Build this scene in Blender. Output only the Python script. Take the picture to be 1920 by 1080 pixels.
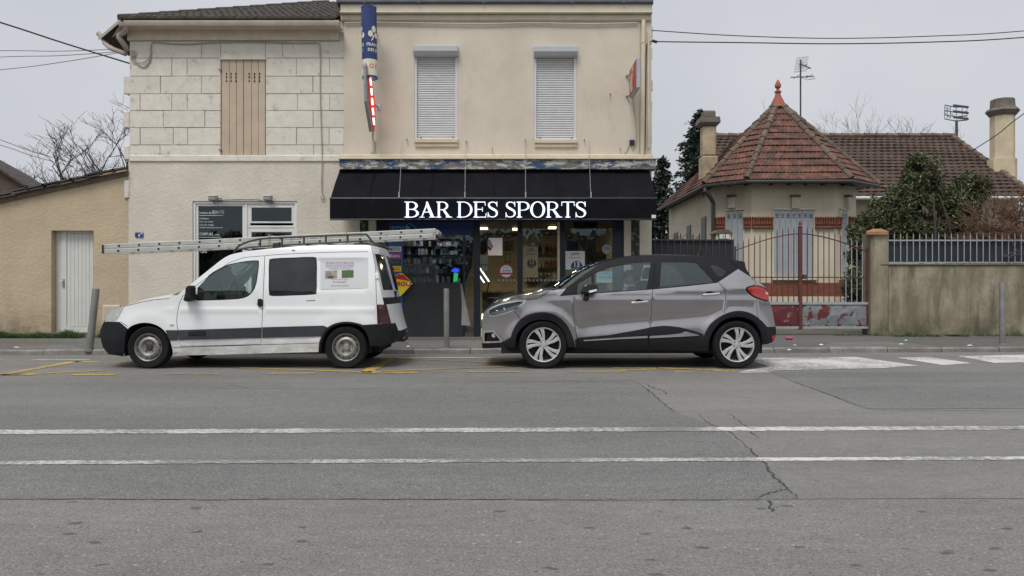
import bpy, bmesh, math, random
from mathutils import Vector, Matrix, noise
from mathutils.geometry import delaunay_2d_cdt
random.seed(7)
for _o in list(bpy.data.objects): bpy.data.objects.remove(_o)
scene = bpy.context.scene
COL = scene.collection
R = math.radians

# ------------------------------------------------------------------ camera, sky, sun, exposure
F = 1443.0; CH = 1.1                       # focal length in photo pixels, eye height (m)
cd = bpy.data.cameras.new('camera'); cam = bpy.data.objects.new('camera', cd); COL.objects.link(cam)
cam.location = (0, 0, CH); cam.rotation_euler = (R(90), 0, 0)
cd.sensor_width = 36; cd.lens = 36*F/1920; cd.clip_end = 2000
scene.camera = cam
SUN_EL, SUN_AZ = 60, 205                   # high soft light from behind the viewer
world = bpy.data.worlds.new('World'); scene.world = world; world.use_nodes = True
wn = world.node_tree; wn.nodes.clear()
sky = wn.nodes.new('ShaderNodeTexSky'); sky.sky_type = 'NISHITA'; sky.sun_disc = False
sky.sun_elevation = R(SUN_EL); sky.sun_rotation = R(SUN_AZ); sky.dust_density = 6; sky.air_density = 1; sky.ozone_density = 1
hs = wn.nodes.new('ShaderNodeHueSaturation'); hs.inputs['Saturation'].default_value = 0.12
wmx = wn.nodes.new('ShaderNodeMixRGB'); wmx.inputs['Fac'].default_value = 0.90
wtc = wn.nodes.new('ShaderNodeTexCoord'); wno = wn.nodes.new('ShaderNodeTexNoise'); wno.inputs['Scale'].default_value = 2.2; wno.inputs['Detail'].default_value = 4
wcr = wn.nodes.new('ShaderNodeValToRGB')
wcr.color_ramp.elements[0].position = .3; wcr.color_ramp.elements[0].color = (3.12, 3.28, 3.58, 1)
wcr.color_ramp.elements[1].position = .7; wcr.color_ramp.elements[1].color = (3.86, 4.0, 4.24, 1)   # pale cloud deck
wbg = wn.nodes.new('ShaderNodeBackground'); wbg.inputs['Strength'].default_value = 0.115
wou = wn.nodes.new('ShaderNodeOutputWorld')
wn.links.new(wtc.outputs['Generated'], wno.inputs['Vector']); wn.links.new(wno.outputs['Fac'], wcr.inputs['Fac'])
wn.links.new(sky.outputs[0], hs.inputs['Color']); wn.links.new(hs.outputs[0], wmx.inputs['Color1'])
wn.links.new(wcr.outputs[0], wmx.inputs['Color2']); wn.links.new(wmx.outputs[0], wbg.inputs['Color']); wn.links.new(wbg.outputs[0], wou.inputs[0])
sd = bpy.data.lights.new('sun', 'SUN'); sun = bpy.data.objects.new('sun', sd); COL.objects.link(sun)
sd.energy = 1.42; sd.angle = R(24); sd.color = (1, .97, .92)
sun.rotation_euler = (R(90-SUN_EL), 0, R(-22))
scene.view_settings.view_transform = 'Standard'; scene.view_settings.look = 'None'
scene.view_settings.exposure = 0.6; scene.view_settings.gamma = 1; scene.view_settings.use_curve_mapping = False

# ------------------------------------------------------------------ helpers
ORG = {}
def P(px, py, D): return ((px-960)*D/F, D, CH+(540-py)*D/F)
def PX(px, D): return (px-960)*D/F
def PZ(py, D): return CH+(540-py)*D/F
def G(px, py, z=0):
    D = (CH-z)*F/(py-540); return ((px-960)*D/F, D, z)
def tag(o, label=None, cat=None, group=None, kind=None):
    if label: o['label'] = label
    if cat: o['category'] = cat
    if group: o['group'] = group
    if kind: o['kind'] = kind
    return o
def thing(name, label, cat, loc=(0, 0, 0), group=None):
    o = bpy.data.objects.new(name, None); COL.objects.link(o); o.location = loc; o.empty_display_size = .2
    ORG[o] = Vector(loc); return tag(o, label, cat, group)
def link_mesh(name, me, m=None, parent=None):
    o = bpy.data.objects.new(name, me); COL.objects.link(o)
    if m is not None and not me.materials: me.materials.append(m)
    if parent is not None: o.parent = parent
    ORG[o] = ORG.get(parent, Vector((0, 0, 0))); return o
def lerp(a, b, t): return a+(b-a)*t
def ss(a, b, x):
    t = max(0, min(1, (x-a)/(b-a))); return t*t*(3-2*t)
def cr(pts, n=4, closed=False):            # Catmull-Rom through points
    pts = [tuple(p) for p in pts]; N = len(pts); out = []
    for i in range(N if closed else N-1):
        g = (lambda k: pts[k % N]) if closed else (lambda k: pts[max(0, min(N-1, k))])
        p0, p1, p2, p3 = g(i-1), g(i), g(i+1), g(i+2)
        for k in range(n):
            t = k/n
            out.append(tuple(.5*(2*b+(c-a)*t+(2*a-5*b+4*c-d)*t*t+(-a+3*b-3*c+d)*t**3) for a, b, c, d in zip(p0, p1, p2, p3)))
    if not closed: out.append(pts[-1])
    return out
class MB:
    def __init__(s): s.v = []; s.f = []
    def add(s, vs, fs):
        b = len(s.v); s.v += [tuple(v) for v in vs]; s.f += [tuple(b+i for i in f) for f in fs]; return s
    def box(s, x0, y0, z0, x1, y1, z1):
        return s.add([(x0,y0,z0),(x1,y0,z0),(x1,y1,z0),(x0,y1,z0),(x0,y0,z1),(x1,y0,z1),(x1,y1,z1),(x0,y1,z1)],
                     [(0,3,2,1),(4,5,6,7),(0,1,5,4),(1,2,6,5),(2,3,7,6),(3,0,4,7)])
    def cbox(s, x0, y0, z0, x1, y1, z1, c=.01):     # box with its four front (low y) edges chamfered
        return s.add([(x0,y1,z0),(x1,y1,z0),(x1,y1,z1),(x0,y1,z1),(x0,y0+c,z0),(x1,y0+c,z0),(x1,y0+c,z1),(x0,y0+c,z1),
                      (x0+c,y0,z0+c),(x1-c,y0,z0+c),(x1-c,y0,z1-c),(x0+c,y0,z1-c)],
                     [(0,1,2,3),(0,4,5,1),(1,5,6,2),(2,6,7,3),(3,7,4,0),(4,8,9,5),(5,9,10,6),(6,10,11,7),(7,11,8,4),(8,11,10,9)])
    def pxbox(s, px0, py0, px1, py1, D, y0, y1, c=0):
        a = (PX(px0, D), y0, PZ(py1, D), PX(px1, D), y1, PZ(py0, D))
        return s.cbox(*a, c=c) if c else s.box(*a)
    def prism(s, poly, fn, d):              # poly 2D, fn(u,v)->3D point, d = 3D offset
        n = len(poly); a = [Vector(fn(*p)) for p in poly]; b = [p+Vector(d) for p in a]
        return s.add(a+b, [tuple(range(n)), tuple(range(2*n-1, n-1, -1))]+[(i, i+n, (i+1) % n+n, (i+1) % n) for i in range(n)])
    def tube(s, pts, r, n=8, cap=True, closed=False):
        pts = [Vector(p) for p in pts]; N = len(pts); rr = r if isinstance(r, (list, tuple)) else [r]*N
        b = len(s.v); up = None
        for i, p in enumerate(pts):
            a = pts[(i-1) % N] if (i > 0 or closed) else p; c = pts[(i+1) % N] if (i < N-1 or closed) else p
            t = (c-a).normalized() if (c-a).length > 1e-9 else Vector((0, 0, 1))
            if up is None: up = Vector((0, 0, 1)) if abs(t.z) < .9 else Vector((1, 0, 0))
            x = t.cross(up).normalized(); up = x.cross(t).normalized()
            for k in range(n):
                an = 2*math.pi*k/n; s.v.append(tuple(p+(x*math.cos(an)+up*math.sin(an))*rr[i]))
        for i in range(N if closed else N-1):
            for k in range(n):
                j = (i+1) % N; s.f.append((b+i*n+k, b+i*n+(k+1) % n, b+j*n+(k+1) % n, b+j*n+k))
        if cap and not closed:
            s.f.append(tuple(b+k for k in range(n-1, -1, -1))); s.f.append(tuple(b+(N-1)*n+k for k in range(n)))
        return s
    def lathe(s, prof, o, n=24, axis='z'):   # prof = [(r, h)]
        o = Vector(o); b = len(s.v)
        for r, h in prof:
            for k in range(n):
                a = 2*math.pi*k/n; c, d = r*math.cos(a), r*math.sin(a)
                s.v.append(tuple(o+Vector({'z': (c, d, h), 'y': (c, h, d), 'x': (h, c, d)}[axis])))
        for i in range(len(prof)-1):
            for k in range(n):
                s.f.append((b+i*n+k, b+i*n+(k+1) % n, b+(i+1)*n+(k+1) % n, b+(i+1)*n+k))
        return s
    def build(s, name, m, parent=None, smooth=False, bevel=0, org=None, seg=1):
        o0 = ORG.get(parent, Vector((0, 0, 0))) if parent is not None else Vector(org or (0, 0, 0))
        me = bpy.data.meshes.new(name); me.from_pydata([tuple(Vector(v)-o0) for v in s.v], [], s.f)
        bm = bmesh.new(); bm.from_mesh(me); bmesh.ops.recalc_face_normals(bm, faces=bm.faces); bm.to_mesh(me); bm.free()
        if smooth:
            me.shade_smooth()
            if smooth != 'all': me.set_sharp_from_angle(angle=R(38))
        o = link_mesh(name, me, m, parent)
        if parent is None: o.location = o0; ORG[o] = o0
        if bevel:
            b = o.modifiers.new('bevel', 'BEVEL'); b.width = bevel; b.segments = seg; b.limit_method = 'ANGLE'; b.angle_limit = R(40)
        return o
def sheet(name, poly, z, m, parent=None, sub=0):   # flat polygon on the ground
    return MB().add([(p[0], p[1], z if len(p) < 3 else p[2]+z) for p in poly], [tuple(range(len(poly)))]).build(name, m, parent)
def copy_tree(o, off, parent=None):
    c = o.copy(); COL.objects.link(c)
    if parent is None: c.location = Vector(o.location)+Vector(off); ORG[c] = Vector(c.location)
    else: c.parent = parent
    for ch in list(o.children): copy_tree(ch, off, c)
    return c
def text(name, body, size, loc, m, parent, rot=(R(90), 0, 0), depth=.003, align='CENTER', width=None, bold=0, shear=0, height=None):
    cu = bpy.data.curves.new(name, 'FONT'); cu.body = body; cu.size = size; cu.extrude = depth; cu.align_x = align; cu.offset = bold; cu.shear = shear
    cu.resolution_u = 2
    t = bpy.data.objects.new(name, cu); COL.objects.link(t); dg = bpy.context.evaluated_depsgraph_get(); dg.update()
    me = bpy.data.meshes.new_from_object(t.evaluated_get(dg)); bpy.data.objects.remove(t)
    xs = [v.co.x for v in me.vertices]; ys = [v.co.y for v in me.vertices]
    if width and xs:
        k = width/(max(xs)-min(xs))
        for v in me.vertices: v.co.x *= k
    if height and ys:
        k = height/(max(ys)-min(ys))
        for v in me.vertices: v.co.y = (v.co.y-min(ys))*k
    M = Matrix.Translation(Vector(loc)-ORG.get(parent, Vector((0, 0, 0)))) @ (Matrix.Rotation(rot[2], 4, 'Z') @ Matrix.Rotation(rot[1], 4, 'Y') @ Matrix.Rotation(rot[0], 4, 'X'))
    me.transform(M); me.materials.clear()
    return link_mesh(name, me, m, parent)

# ------------------------------------------------------------------ materials
def nn(nt, t, **kw):
    n = nt.nodes.new(t)
    for k, v in kw.items():
        if k in n.inputs: n.inputs[k].default_value = v
        else: setattr(n, k, v)
    return n
def base(name):
    m = bpy.data.materials.new(name); m.use_nodes = True; nt = m.node_tree
    return m, nt, nt.nodes['Principled BSDF'], nt.links.new
def noise_n(nt, scale, detail=4, rough=.55, vec=None, stretch=None, dist=0):
    tc = nn(nt, 'ShaderNodeTexCoord'); n = nn(nt, 'ShaderNodeTexNoise', Scale=scale, Detail=detail, Roughness=rough, Distortion=dist)
    if stretch:
        mp = nn(nt, 'ShaderNodeMapping'); mp.inputs['Scale'].default_value = stretch
        nt.links.new(tc.outputs['Object'], mp.inputs[0]); nt.links.new(mp.outputs[0], n.inputs['Vector'])
    else: nt.links.new(tc.outputs['Object'], n.inputs['Vector'])
    return n
def ramp(nt, src, p0, p1, c0=(0,0,0,1), c1=(1,1,1,1)):
    r = nn(nt, 'ShaderNodeValToRGB'); e = r.color_ramp.elements
    e[0].position = p0; e[1].position = p1; e[0].color = c0; e[1].color = c1
    nt.links.new(src, r.inputs[0]); return r.outputs[0]
def mix(nt, fac, a, b, mode='MIX'):
    n = nn(nt, 'ShaderNodeMixRGB', blend_type=mode)
    for s, v in ((n.inputs[0], fac), (n.inputs[1], a), (n.inputs[2], b)):
        if hasattr(v, 'is_linked') or isinstance(v, bpy.types.NodeSocket): nt.links.new(v, s)
        else: s.default_value = v if not isinstance(v, tuple) else (v+(1,))[:4]
    return n.outputs[0]
def bump(nt, bs, h, strength, dist=.01):
    b = nn(nt, 'ShaderNodeBump', Strength=strength, Distance=dist); nt.links.new(h, b.inputs['Height'])
    nt.links.new(b.outputs[0], bs.inputs['Normal']); return b
def mat(name, col, rough=.6, metal=0, var=.12, vs=3, bs=0, bscale=60, spec=.5, stain=None, st=(.55, .75), sscale=1.5, sstretch=None, rnd=0, coat=0):
    m, nt, b, L = base(name); c = tuple(col)+(1,)
    b.inputs['Roughness'].default_value = rough; b.inputs['Metallic'].default_value = metal; b.inputs['Specular IOR Level'].default_value = spec
    b.inputs['Coat Weight'].default_value = coat; b.inputs['Coat Roughness'].default_value = .06
    out = None
    if var:
        n = noise_n(nt, vs, 6, .6)
        out = ramp(nt, n.outputs['Fac'], .3, .7, tuple(x*(1-var) for x in col)+(1,), tuple(min(1, x*(1+var)) for x in col)+(1,))
    if stain:
        s = noise_n(nt, sscale, 7, .65, stretch=sstretch)
        out = mix(nt, ramp(nt, s.outputs['Fac'], st[0], st[1]), out or c, tuple(stain))
    if rnd:
        oi = nn(nt, 'ShaderNodeObjectInfo'); mr = nn(nt, 'ShaderNodeMapRange'); mr.inputs[3].default_value = 1-rnd; mr.inputs[4].default_value = 1+rnd
        L(oi.outputs['Random'], mr.inputs[0]); cm = nn(nt, 'ShaderNodeCombineColor')
        for i in range(3): L(mr.outputs[0], cm.inputs[i])
        out = mix(nt, 1.0, out or c, cm.outputs[0], 'MULTIPLY')
    if out: L(out, b.inputs['Base Color'])
    else: b.inputs['Base Color'].default_value = c
    if bs: bump(nt, b, noise_n(nt, bscale, 5, .6).outputs['Fac'], bs)
    return m
def emis(name, col, s):
    m, nt, b, L = base(name); b.inputs['Base Color'].default_value = tuple(col)+(1,); b.inputs['Emission Color'].default_value = tuple(col)+(1,)
    b.inputs['Emission Strength'].default_value = s; return m
def glass(name, tint, refl=.06, rough=.0, dirt=0):
    m, nt, b, L = base(name); nt.nodes.remove(b); o = nt.nodes['Material Output']
    t = nn(nt, 'ShaderNodeBsdfTransparent'); t.inputs[0].default_value = tuple(tint)+(1,)
    g = nn(nt, 'ShaderNodeBsdfGlossy', Roughness=rough); g.inputs[0].default_value = (.84, .97, .98, 1)
    fr = nn(nt, 'ShaderNodeFresnel', IOR=1.5); ad = nn(nt, 'ShaderNodeMath', operation='ADD', use_clamp=True); ad.inputs[1].default_value = refl
    x = nn(nt, 'ShaderNodeMixShader'); L(fr.outputs[0], ad.inputs[0]); L(ad.outputs[0], x.inputs[0]); L(t.outputs[0], x.inputs[1]); L(g.outputs[0], x.inputs[2])
    last = x.outputs[0]
    if dirt:
        df = nn(nt, 'ShaderNodeBsdfDiffuse'); df.inputs[0].default_value = (.3, .33, .33, 1); y = nn(nt, 'ShaderNodeMixShader')
        nz = noise_n(nt, 3, 6, .6); mr = nn(nt, 'ShaderNodeMapRange'); mr.inputs[1].default_value = .4; mr.inputs[2].default_value = .75; mr.inputs[4].default_value = dirt
        L(nz.outputs['Fac'], mr.inputs[0]); L(mr.outputs[0], y.inputs[0]); L(last, y.inputs[1]); L(df.outputs[0], y.inputs[2]); last = y.outputs[0]
    L(last, o.inputs['Surface']); return m
def peel(name, a, b_, c_, scale=3, st=None, t1=(.48, .53), t2=(.5, .56), rough=.7):   # paint b_ and c_ flaking off ground a
    m, nt, b, L = base(name); n1 = noise_n(nt, scale, 9, .68, stretch=st, dist=.3); n2 = noise_n(nt, scale*.6, 8, .65, stretch=st)
    f1 = ramp(nt, n1.outputs['Fac'], *t1); f2 = ramp(nt, n2.outputs['Fac'], *t2)
    n3 = noise_n(nt, 14, 5, .6); g = ramp(nt, n3.outputs['Fac'], .3, .7, tuple(x*.75 for x in a)+(1,), tuple(x*1.2 for x in a)+(1,))
    col = mix(nt, f2, mix(nt, f1, g, tuple(b_)), tuple(c_)); L(col, b.inputs['Base Color']); b.inputs['Roughness'].default_value = rough
    bump(nt, b, f1, .5, .003); return m
def asphalt(name, col, spots=.5, agg=1.0):
    m, nt, b, L = base(name)
    big = noise_n(nt, .35, 5, .6, stretch=(1, 2.2, 1)); fine = noise_n(nt, 75, 3, .75); mid = noise_n(nt, 9, 5, .6, stretch=(.5, 1.3, 1))
    tc = nn(nt, 'ShaderNodeTexCoord'); vo = nn(nt, 'ShaderNodeTexVoronoi', Scale=85); L(tc.outputs['Object'], vo.inputs['Vector'])
    c = ramp(nt, big.outputs['Fac'], .3, .7, tuple(x*.86 for x in col)+(1,), tuple(x*1.1 for x in col)+(1,))
    c = mix(nt, .55*agg, c, ramp(nt, fine.outputs['Fac'], .36, .64, (.38, .38, .38, 1), (1.5, 1.5, 1.5, 1)), 'MULTIPLY')
    c = mix(nt, .35, c, ramp(nt, mid.outputs['Fac'], .35, .68, (.72, .72, .72, 1), (1.2, 1.2, 1.18, 1)), 'MULTIPLY')
    def dots(scale, r, keep, stretch=None):
        v2 = nn(nt, 'ShaderNodeTexVoronoi', Scale=scale); mp = nn(nt, 'ShaderNodeMapping'); mp.inputs['Scale'].default_value = stretch or (1, 1, 1)
        w = noise_n(nt, scale*2.2, 3, .6); ad = mix(nt, .06, tc.outputs['Object'], w.outputs['Color'], 'ADD'); L(ad, mp.inputs[0]); L(mp.outputs[0], v2.inputs['Vector'])
        sx = nn(nt, 'ShaderNodeSeparateColor'); L(v2.outputs['Color'], sx.inputs[0]); k = ramp(nt, sx.outputs[0], keep, keep+.02); d = ramp(nt, v2.outputs['Distance'], r*.6, r, (1, 1, 1, 1), (0, 0, 0, 1))
        return mix(nt, 1.0, d, k, 'MULTIPLY')
    c = mix(nt, mixf(nt, dots(62, .36, .68), .8), c, (.40, .39, .365)); c = mix(nt, mixf(nt, dots(30, .2, .82), .85), c, (.50, .485, .45))      # pale aggregate
    c = mix(nt, mixf(nt, dots(38, .34, .62), .75), c, tuple(x*.35 for x in col))                                       # missing stones
    c = mix(nt, mixf(nt, dots(6.2, .18, .45, (.75, 1.3, 1)), spots), c, tuple(x*.38 for x in col))                     # old oil and gum blots
    tk = noise_n(nt, .9, 5, .6, stretch=(.12, 1, 1)); c = mix(nt, .5, c, ramp(nt, tk.outputs['Fac'], .35, .65, (.78, .78, .79, 1), (1.14, 1.14, 1.12, 1)), 'MULTIPLY')     # traffic wear along the lanes
    L(c, b.inputs['Base Color']); b.inputs['Roughness'].default_value = .62; b.inputs['Specular IOR Level'].default_value = .45
    bump(nt, b, vo.outputs['Distance'], .55*agg, .006); return m
def mixf(nt, s, k):
    n = nn(nt, 'ShaderNodeMath', operation='MULTIPLY'); n.inputs[1].default_value = k; nt.links.new(s, n.inputs[0]); return n.outputs[0]
def worn(name, col, under, t=(.42, .5), scale=14):
    m, nt, b, L = base(name); n = noise_n(nt, scale, 8, .75); n2 = noise_n(nt, 1.1, 4, .6)
    f = mix(nt, .42, n.outputs['Fac'], n2.outputs['Fac']); c = mix(nt, ramp(nt, f, *t), tuple(under), tuple(col))
    L(c, b.inputs['Base Color']); b.inputs['Roughness'].default_value = .6; return m
def render_wall(name, col, stain, bs=.6, bscale=14, rough=.9, st=(.5, .75), dist=.02, low=None):
    m, nt, b, L = base(name); n = noise_n(nt, 1.2, 7, .6); c = ramp(nt, n.outputs['Fac'], .3, .7, tuple(x*.88 for x in col)+(1,), tuple(x*1.08 for x in col)+(1,))
    s = noise_n(nt, 1.6, 8, .7, stretch=(1.6, 1, .5)); c = mix(nt, mixf(nt, ramp(nt, s.outputs['Fac'], *st), .7), c, tuple(stain))
    if low:                                   # splash dirt and algae rising from the pavement
        tc = nn(nt, 'ShaderNodeTexCoord'); sx = nn(nt, 'ShaderNodeSeparateXYZ'); L(tc.outputs['Object'], sx.inputs[0])
        mr = nn(nt, 'ShaderNodeMapRange'); mr.inputs[1].default_value = low[1]; mr.inputs[2].default_value = 0; L(sx.outputs['Z'], mr.inputs[0])
        n5 = noise_n(nt, 3, 6, .65); mu = nn(nt, 'ShaderNodeMath', operation='MULTIPLY'); L(mr.outputs[0], mu.inputs[0]); L(ramp(nt, n5.outputs['Fac'], .35, .6), mu.inputs[1])
        c = mix(nt, mu.outputs[0], c, tuple(low[0]))
    L(c, b.inputs['Base Color']); b.inputs['Roughness'].default_value = rough
    h1 = noise_n(nt, bscale, 6, .62, dist=.4); h2 = noise_n(nt, bscale*4, 3, .6)
    bump(nt, b, mix(nt, .3, h1.outputs['Fac'], h2.outputs['Fac']), bs, dist); return m
def pip(p, poly):
    x, y = p[0], p[1]; c = False; j = len(poly)-1
    for i in range(len(poly)):
        a, b = poly[i], poly[j]
        if (a[1] > y) != (b[1] > y) and x < (b[0]-a[0])*(y-a[1])/(b[1]-a[1])+a[0]: c = not c
        j = i
    return c
def islands(faces):                          # split a face list into connected pieces
    par = {}
    def find(a):
        while par.setdefault(a, a) != a: par[a] = par[par[a]]; a = par[a]
        return a
    for f in faces:
        for i in f[1:]: par[find(i)] = find(f[0])
    g = {}
    for f in faces: g.setdefault(find(f[0]), []).append(f)
    return list(g.values())
M = {}
M['asphalt'] = asphalt('asphalt', (.165, .165, .162)); M['asphalt_near'] = asphalt('asphalt_near', (.195, .188, .176), .9)
M['patch'] = asphalt('asphalt_patch', (.192, .187, .177), .25, .6); M['patch_dark'] = asphalt('asphalt_dark', (.168, .168, .163), .3, 1.3)
M['pave'] = asphalt('pavement_asphalt', (.125, .122, .116), .6, .8); M['pave2'] = asphalt('pavement_patch', (.17, .165, .155), .3, .7)
M['kerb'] = mat('kerb_stone', (.19, .18, .165), .85, var=.3, vs=6, bs=.4, bscale=30, rnd=.18, stain=(.07, .07, .06))
M['crack'] = mat('crack', (.052, .050, .047), .95, var=.3, vs=20)
M['white_paint'] = worn('road_white', (.60, .59, .56), (.20, .195, .19), (.43, .53), 18); M['white_thin'] = worn('road_white_thin', (.54, .53, .50), (.19, .187, .18), (.47, .57), 30)
M['yellow_paint'] = worn('road_yellow', (.55, .36, .055), (.19, .18, .15), (.44, .54), 22)
M['ground'] = mat('ground_earth', (.10, .095, .07), .95, var=.3, vs=1)
M['limestone'] = mat('painted_limestone', (.67, .63, .55), .85, var=.09, vs=5, bs=.6, bscale=14, stain=(.37, .325, .26), st=(.57, .74), sscale=5.5, rnd=.04)
M['joint'] = mat('mortar_joint', (.565, .52, .44), .9, var=.3, vs=6, bs=.4)
M['roughcast'] = render_wall('white_roughcast', (.64, .59, .50), (.46, .41, .33), .9, 15, st=(.58, .85), low=((.36, .32, .26), .8))
M['cream'] = render_wall('cream_render', (.625, .56, .46), (.40, .35, .28), .15, 30, st=(.55, .85), dist=.006)
M['cream_trim'] = mat('cream_trim', (.60, .53, .41), .75, var=.1, vs=4, stain=(.33, .29, .22), st=(.62, .8), sscale=4, sstretch=(2.5, 1, .4))
M['ochre'] = render_wall('ochre_roughcast', (.52, .415, .285), (.38, .31, .22), 1.0, 16, st=(.55, .8), low=((.20, .165, .11), .7))
M['zinc'] = mat('zinc', (.13, .14, .16), .5, metal=.5, var=.2, vs=3); M['gutter'] = mat('cream_gutter', (.42, .36, .30), .6, var=.15, vs=4)
M['tile_dark'] = mat('dark_roof_tile', (.062, .052, .046), .9, var=.45, vs=6, bs=.4, bscale=30, stain=(.14, .12, .09), st=(.55, .72), sscale=7)
M['shutter_tan'] = mat('tan_shutter', (.50, .40, .30), .7, var=.1, vs=3, stain=(.36, .28, .21), st=(.58, .8), sscale=4, sstretch=(3, 1, .3))
M['hole'] = mat('dark_hole', (.02, .015, .012), .9, var=0)
M['pvc'] = mat('white_pvc', (.70, .70, .68), .45, var=.04, vs=5); M['roller'] = mat('roller_shutter_grey', (.62, .62, .63), .5, var=.05, vs=6)
M['cable'] = mat('black_cable', (.025, .025, .028), .6, var=0); M['cable_cream'] = mat('painted_cable', (.36, .31, .25), .7, var=.15)
M['fascia'] = peel('peeling_fascia', (.16, .145, .13), (.50, .48, .44), (.035, .075, .16), 5, (1, 1, 3.2), (.50, .53), (.53, .56))
M['canvas'] = mat('black_canvas', (.0052, .0056, .008), .85, var=.4, vs=2.5, spec=.15, stain=(.014, .014, .016), st=(.55, .8), sscale=2, bs=.25, bscale=9); M['navy'] = mat('navy_frame', (.011, .016, .028), .4, var=.1)
M['letter'] = emis('lit_letter', (.74, .79, .98), .60)
M['steel'] = mat('galvanised_steel', (.34, .35, .36), .5, metal=.6, var=.2, vs=8)
# ------------------------------------------------------------------ ground, road, pavement
def kerbY(x): return 12.9+.035*x
def paveZ(y, x=0): return .08+.035*max(0, min(1, (y-kerbY(x))/2.8))
g = sheet('ground', [(-900, -900), (900, -900), (900, 900), (-900, 900)], -.03, M['ground']); tag(g, kind='structure')
road = sheet('road', [(-70, -9), (70, -9), (70, kerbY(70)), (-70, kerbY(-70))], 0, M['asphalt_near']); tag(road, kind='structure')
def gp(lst): return [G(*p)[:2] for p in lst]
sheet('asphalt_patch', [(-40, G(0, 937)[1]-.2)]+gp([(0, 937), (700, 937), (1100, 938), (1497, 936), (1435, 868), (1345, 802), (1270, 775), (1215, 730), (1185, 712), (900, 716)])+[(-40, 9.0)], .0014, M['patch_dark'], road)
sheet('asphalt_patch', gp([(1185, 712), (1176, 696), (1440, 698), (1475, 712), (1560, 742), (1625, 768)])+[(30, G(1625, 769)[1]+.3), (30, G(1497, 936)[1]+.3)]+gp([(1497, 936), (1435, 868), (1345, 802), (1270, 775), (1215, 730)]), .0020, M['patch'], road)
sheet('asphalt_patch', gp([(1446, 698), (1478, 712), (1562, 742), (1627, 767)])+[(30, G(1625, 767)[1]+.3), (30, 10.6)], .0026, M['patch_dark'], road)
def ribbon(name, pts, w, z, m, parent, jit=0, n=10, taper=True, wv=(.25, 1.15)):
    d = []
    for a, b in zip(pts[:-1], pts[1:]):
        for k in range(n): d.append((lerp(a[0], b[0], k/n), lerp(a[1], b[1], k/n)))
    d.append(pts[-1]); rr = random.Random(len(d)+int(pts[0][0]*100)); N = len(d); v = []; f = []
    d = [(x+rr.uniform(-jit, jit), y+rr.uniform(-jit, jit)) for x, y in d]
    for i in range(N):
        a, b = Vector(d[max(0, i-1)]), Vector(d[min(N-1, i+1)]); t = (b-a).normalized(); nx, ny = -t.y, t.x
        ww = w*(rr.uniform(*wv) if jit else 1)*(min(1, .2+4*min(i, N-1-i)/N) if (taper and jit) else 1)/2
        v += [(d[i][0]+nx*ww, d[i][1]+ny*ww, z), (d[i][0]-nx*ww, d[i][1]-ny*ww, z)]
    for i in range(N-1): f.append((2*i, 2*i+1, 2*i+3, 2*i+2))
    return MB().add(v, f).build(name, m, parent)
cracks = [([(-250, 939), (0, 937), (180, 936), (420, 938), (520, 936), (700, 937), (900, 937), (1100, 938), (1380, 938), (1440, 938), (1500, 936)], .013, .008),
 ([(1497, 935), (1475, 915), (1452, 896), (1435, 870), (1400, 838), (1370, 812), (1345, 800), (1330, 795), (1310, 775)], .026, .012),
 ([(1478, 917), (1440, 926), (1420, 937)], .02, .014), ([(1441, 938), (1443, 950), (1452, 961)], .03, .016),
 ([(1365, 775), (1385, 790), (1405, 806), (1426, 826)], .02, .016), ([(1284, 774), (1265, 773), (1240, 754), (1215, 731), (1190, 714)], .03, .014),
 ([(1203, 716), (1225, 728), (1245, 733), (1250, 741)], .03, .015), ([(1484, 716), (1530, 731), (1575, 749), (1620, 767)], .03, .012),
 ([(1620, 769), (1760, 770), (1920, 772)], .016, .01), ([(1484, 716), (1700, 715), (1920, 716)], .022, .012), ([(1530, 730), (1720, 727), (1920, 729)], .025, .02),
 ([(820, 715), (960, 715), (1100, 715), (1190, 716)], .022, .012), ([(300, 728), (600, 730), (860, 728), (1200, 728)], .016, .03),
 ([(1620, 864), (1680, 866)], .012, .02), ([(430, 722), (470, 728)], .02, .02)]
for pts, w, j in cracks: ribbon('crack', gp(pts), w*.62, .0034, M['crack'], road, j, 7)
# lane lines
def qline(name, a, b, w, m, z=.0046):
    ribbon(name, [a, b], w, z, m, road, .0035, int((b[0]-a[0])*22), False, (.82, 1.12))
xl = -30; sA = .0225; yA = lambda x: 5.945+sA*x; sB = .0205; yB = lambda x: 4.892+sB*x
xc = G(1345, 804)[0]; xd = G(1420, 862)[0]
qline('lane_line', (xl, yA(xl)), (xc, yA(xc)), .175, M['white_thin']); qline('lane_line', (xc, yA(xc)), (30, yA(30)), .165, M['white_paint'])
qline('lane_line', (xl, yB(xl)), (xd, yB(xd)), .10, M['white_thin']); qline('lane_line', (xd, yB(xd)), (30, yB(30)), .095, M['white_paint'])
for a, b, w in [((0, 703), (145, 677.5), .14), ((138, 678), (185, 679.5), .10), ((0, 704), (200, 695), .07), ((-60, 703), (66, 703), .10), ((135, 703), (216, 703), .10), ((310, 702), (410, 702), .10),
    ((502, 700.5), (590, 700.5), .10), ((450, 690), (690, 698), .07), ((675, 699), (785, 699), .11), ((684, 699), (737, 671), .13), ((737, 672), (945, 681), .07), ((690, 697.5), (970, 687), .07),
    ((875, 697.5), (975, 697.5), .10), ((1072, 697), (1175, 696.5), .10), ((1162, 694), (1232, 692), .13), ((1265, 697), (1376, 696.5), .10), ((1230, 690), (1378, 696), .12), ((1150, 690), (1235, 690), .07), ((215, 680), (262, 680), .06)]:
    ribbon('bus_stop_line', gp([a, b]), w*1.25, .0052, M['yellow_paint'], road, .004, 24, False, (.75, 1.15))
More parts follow.
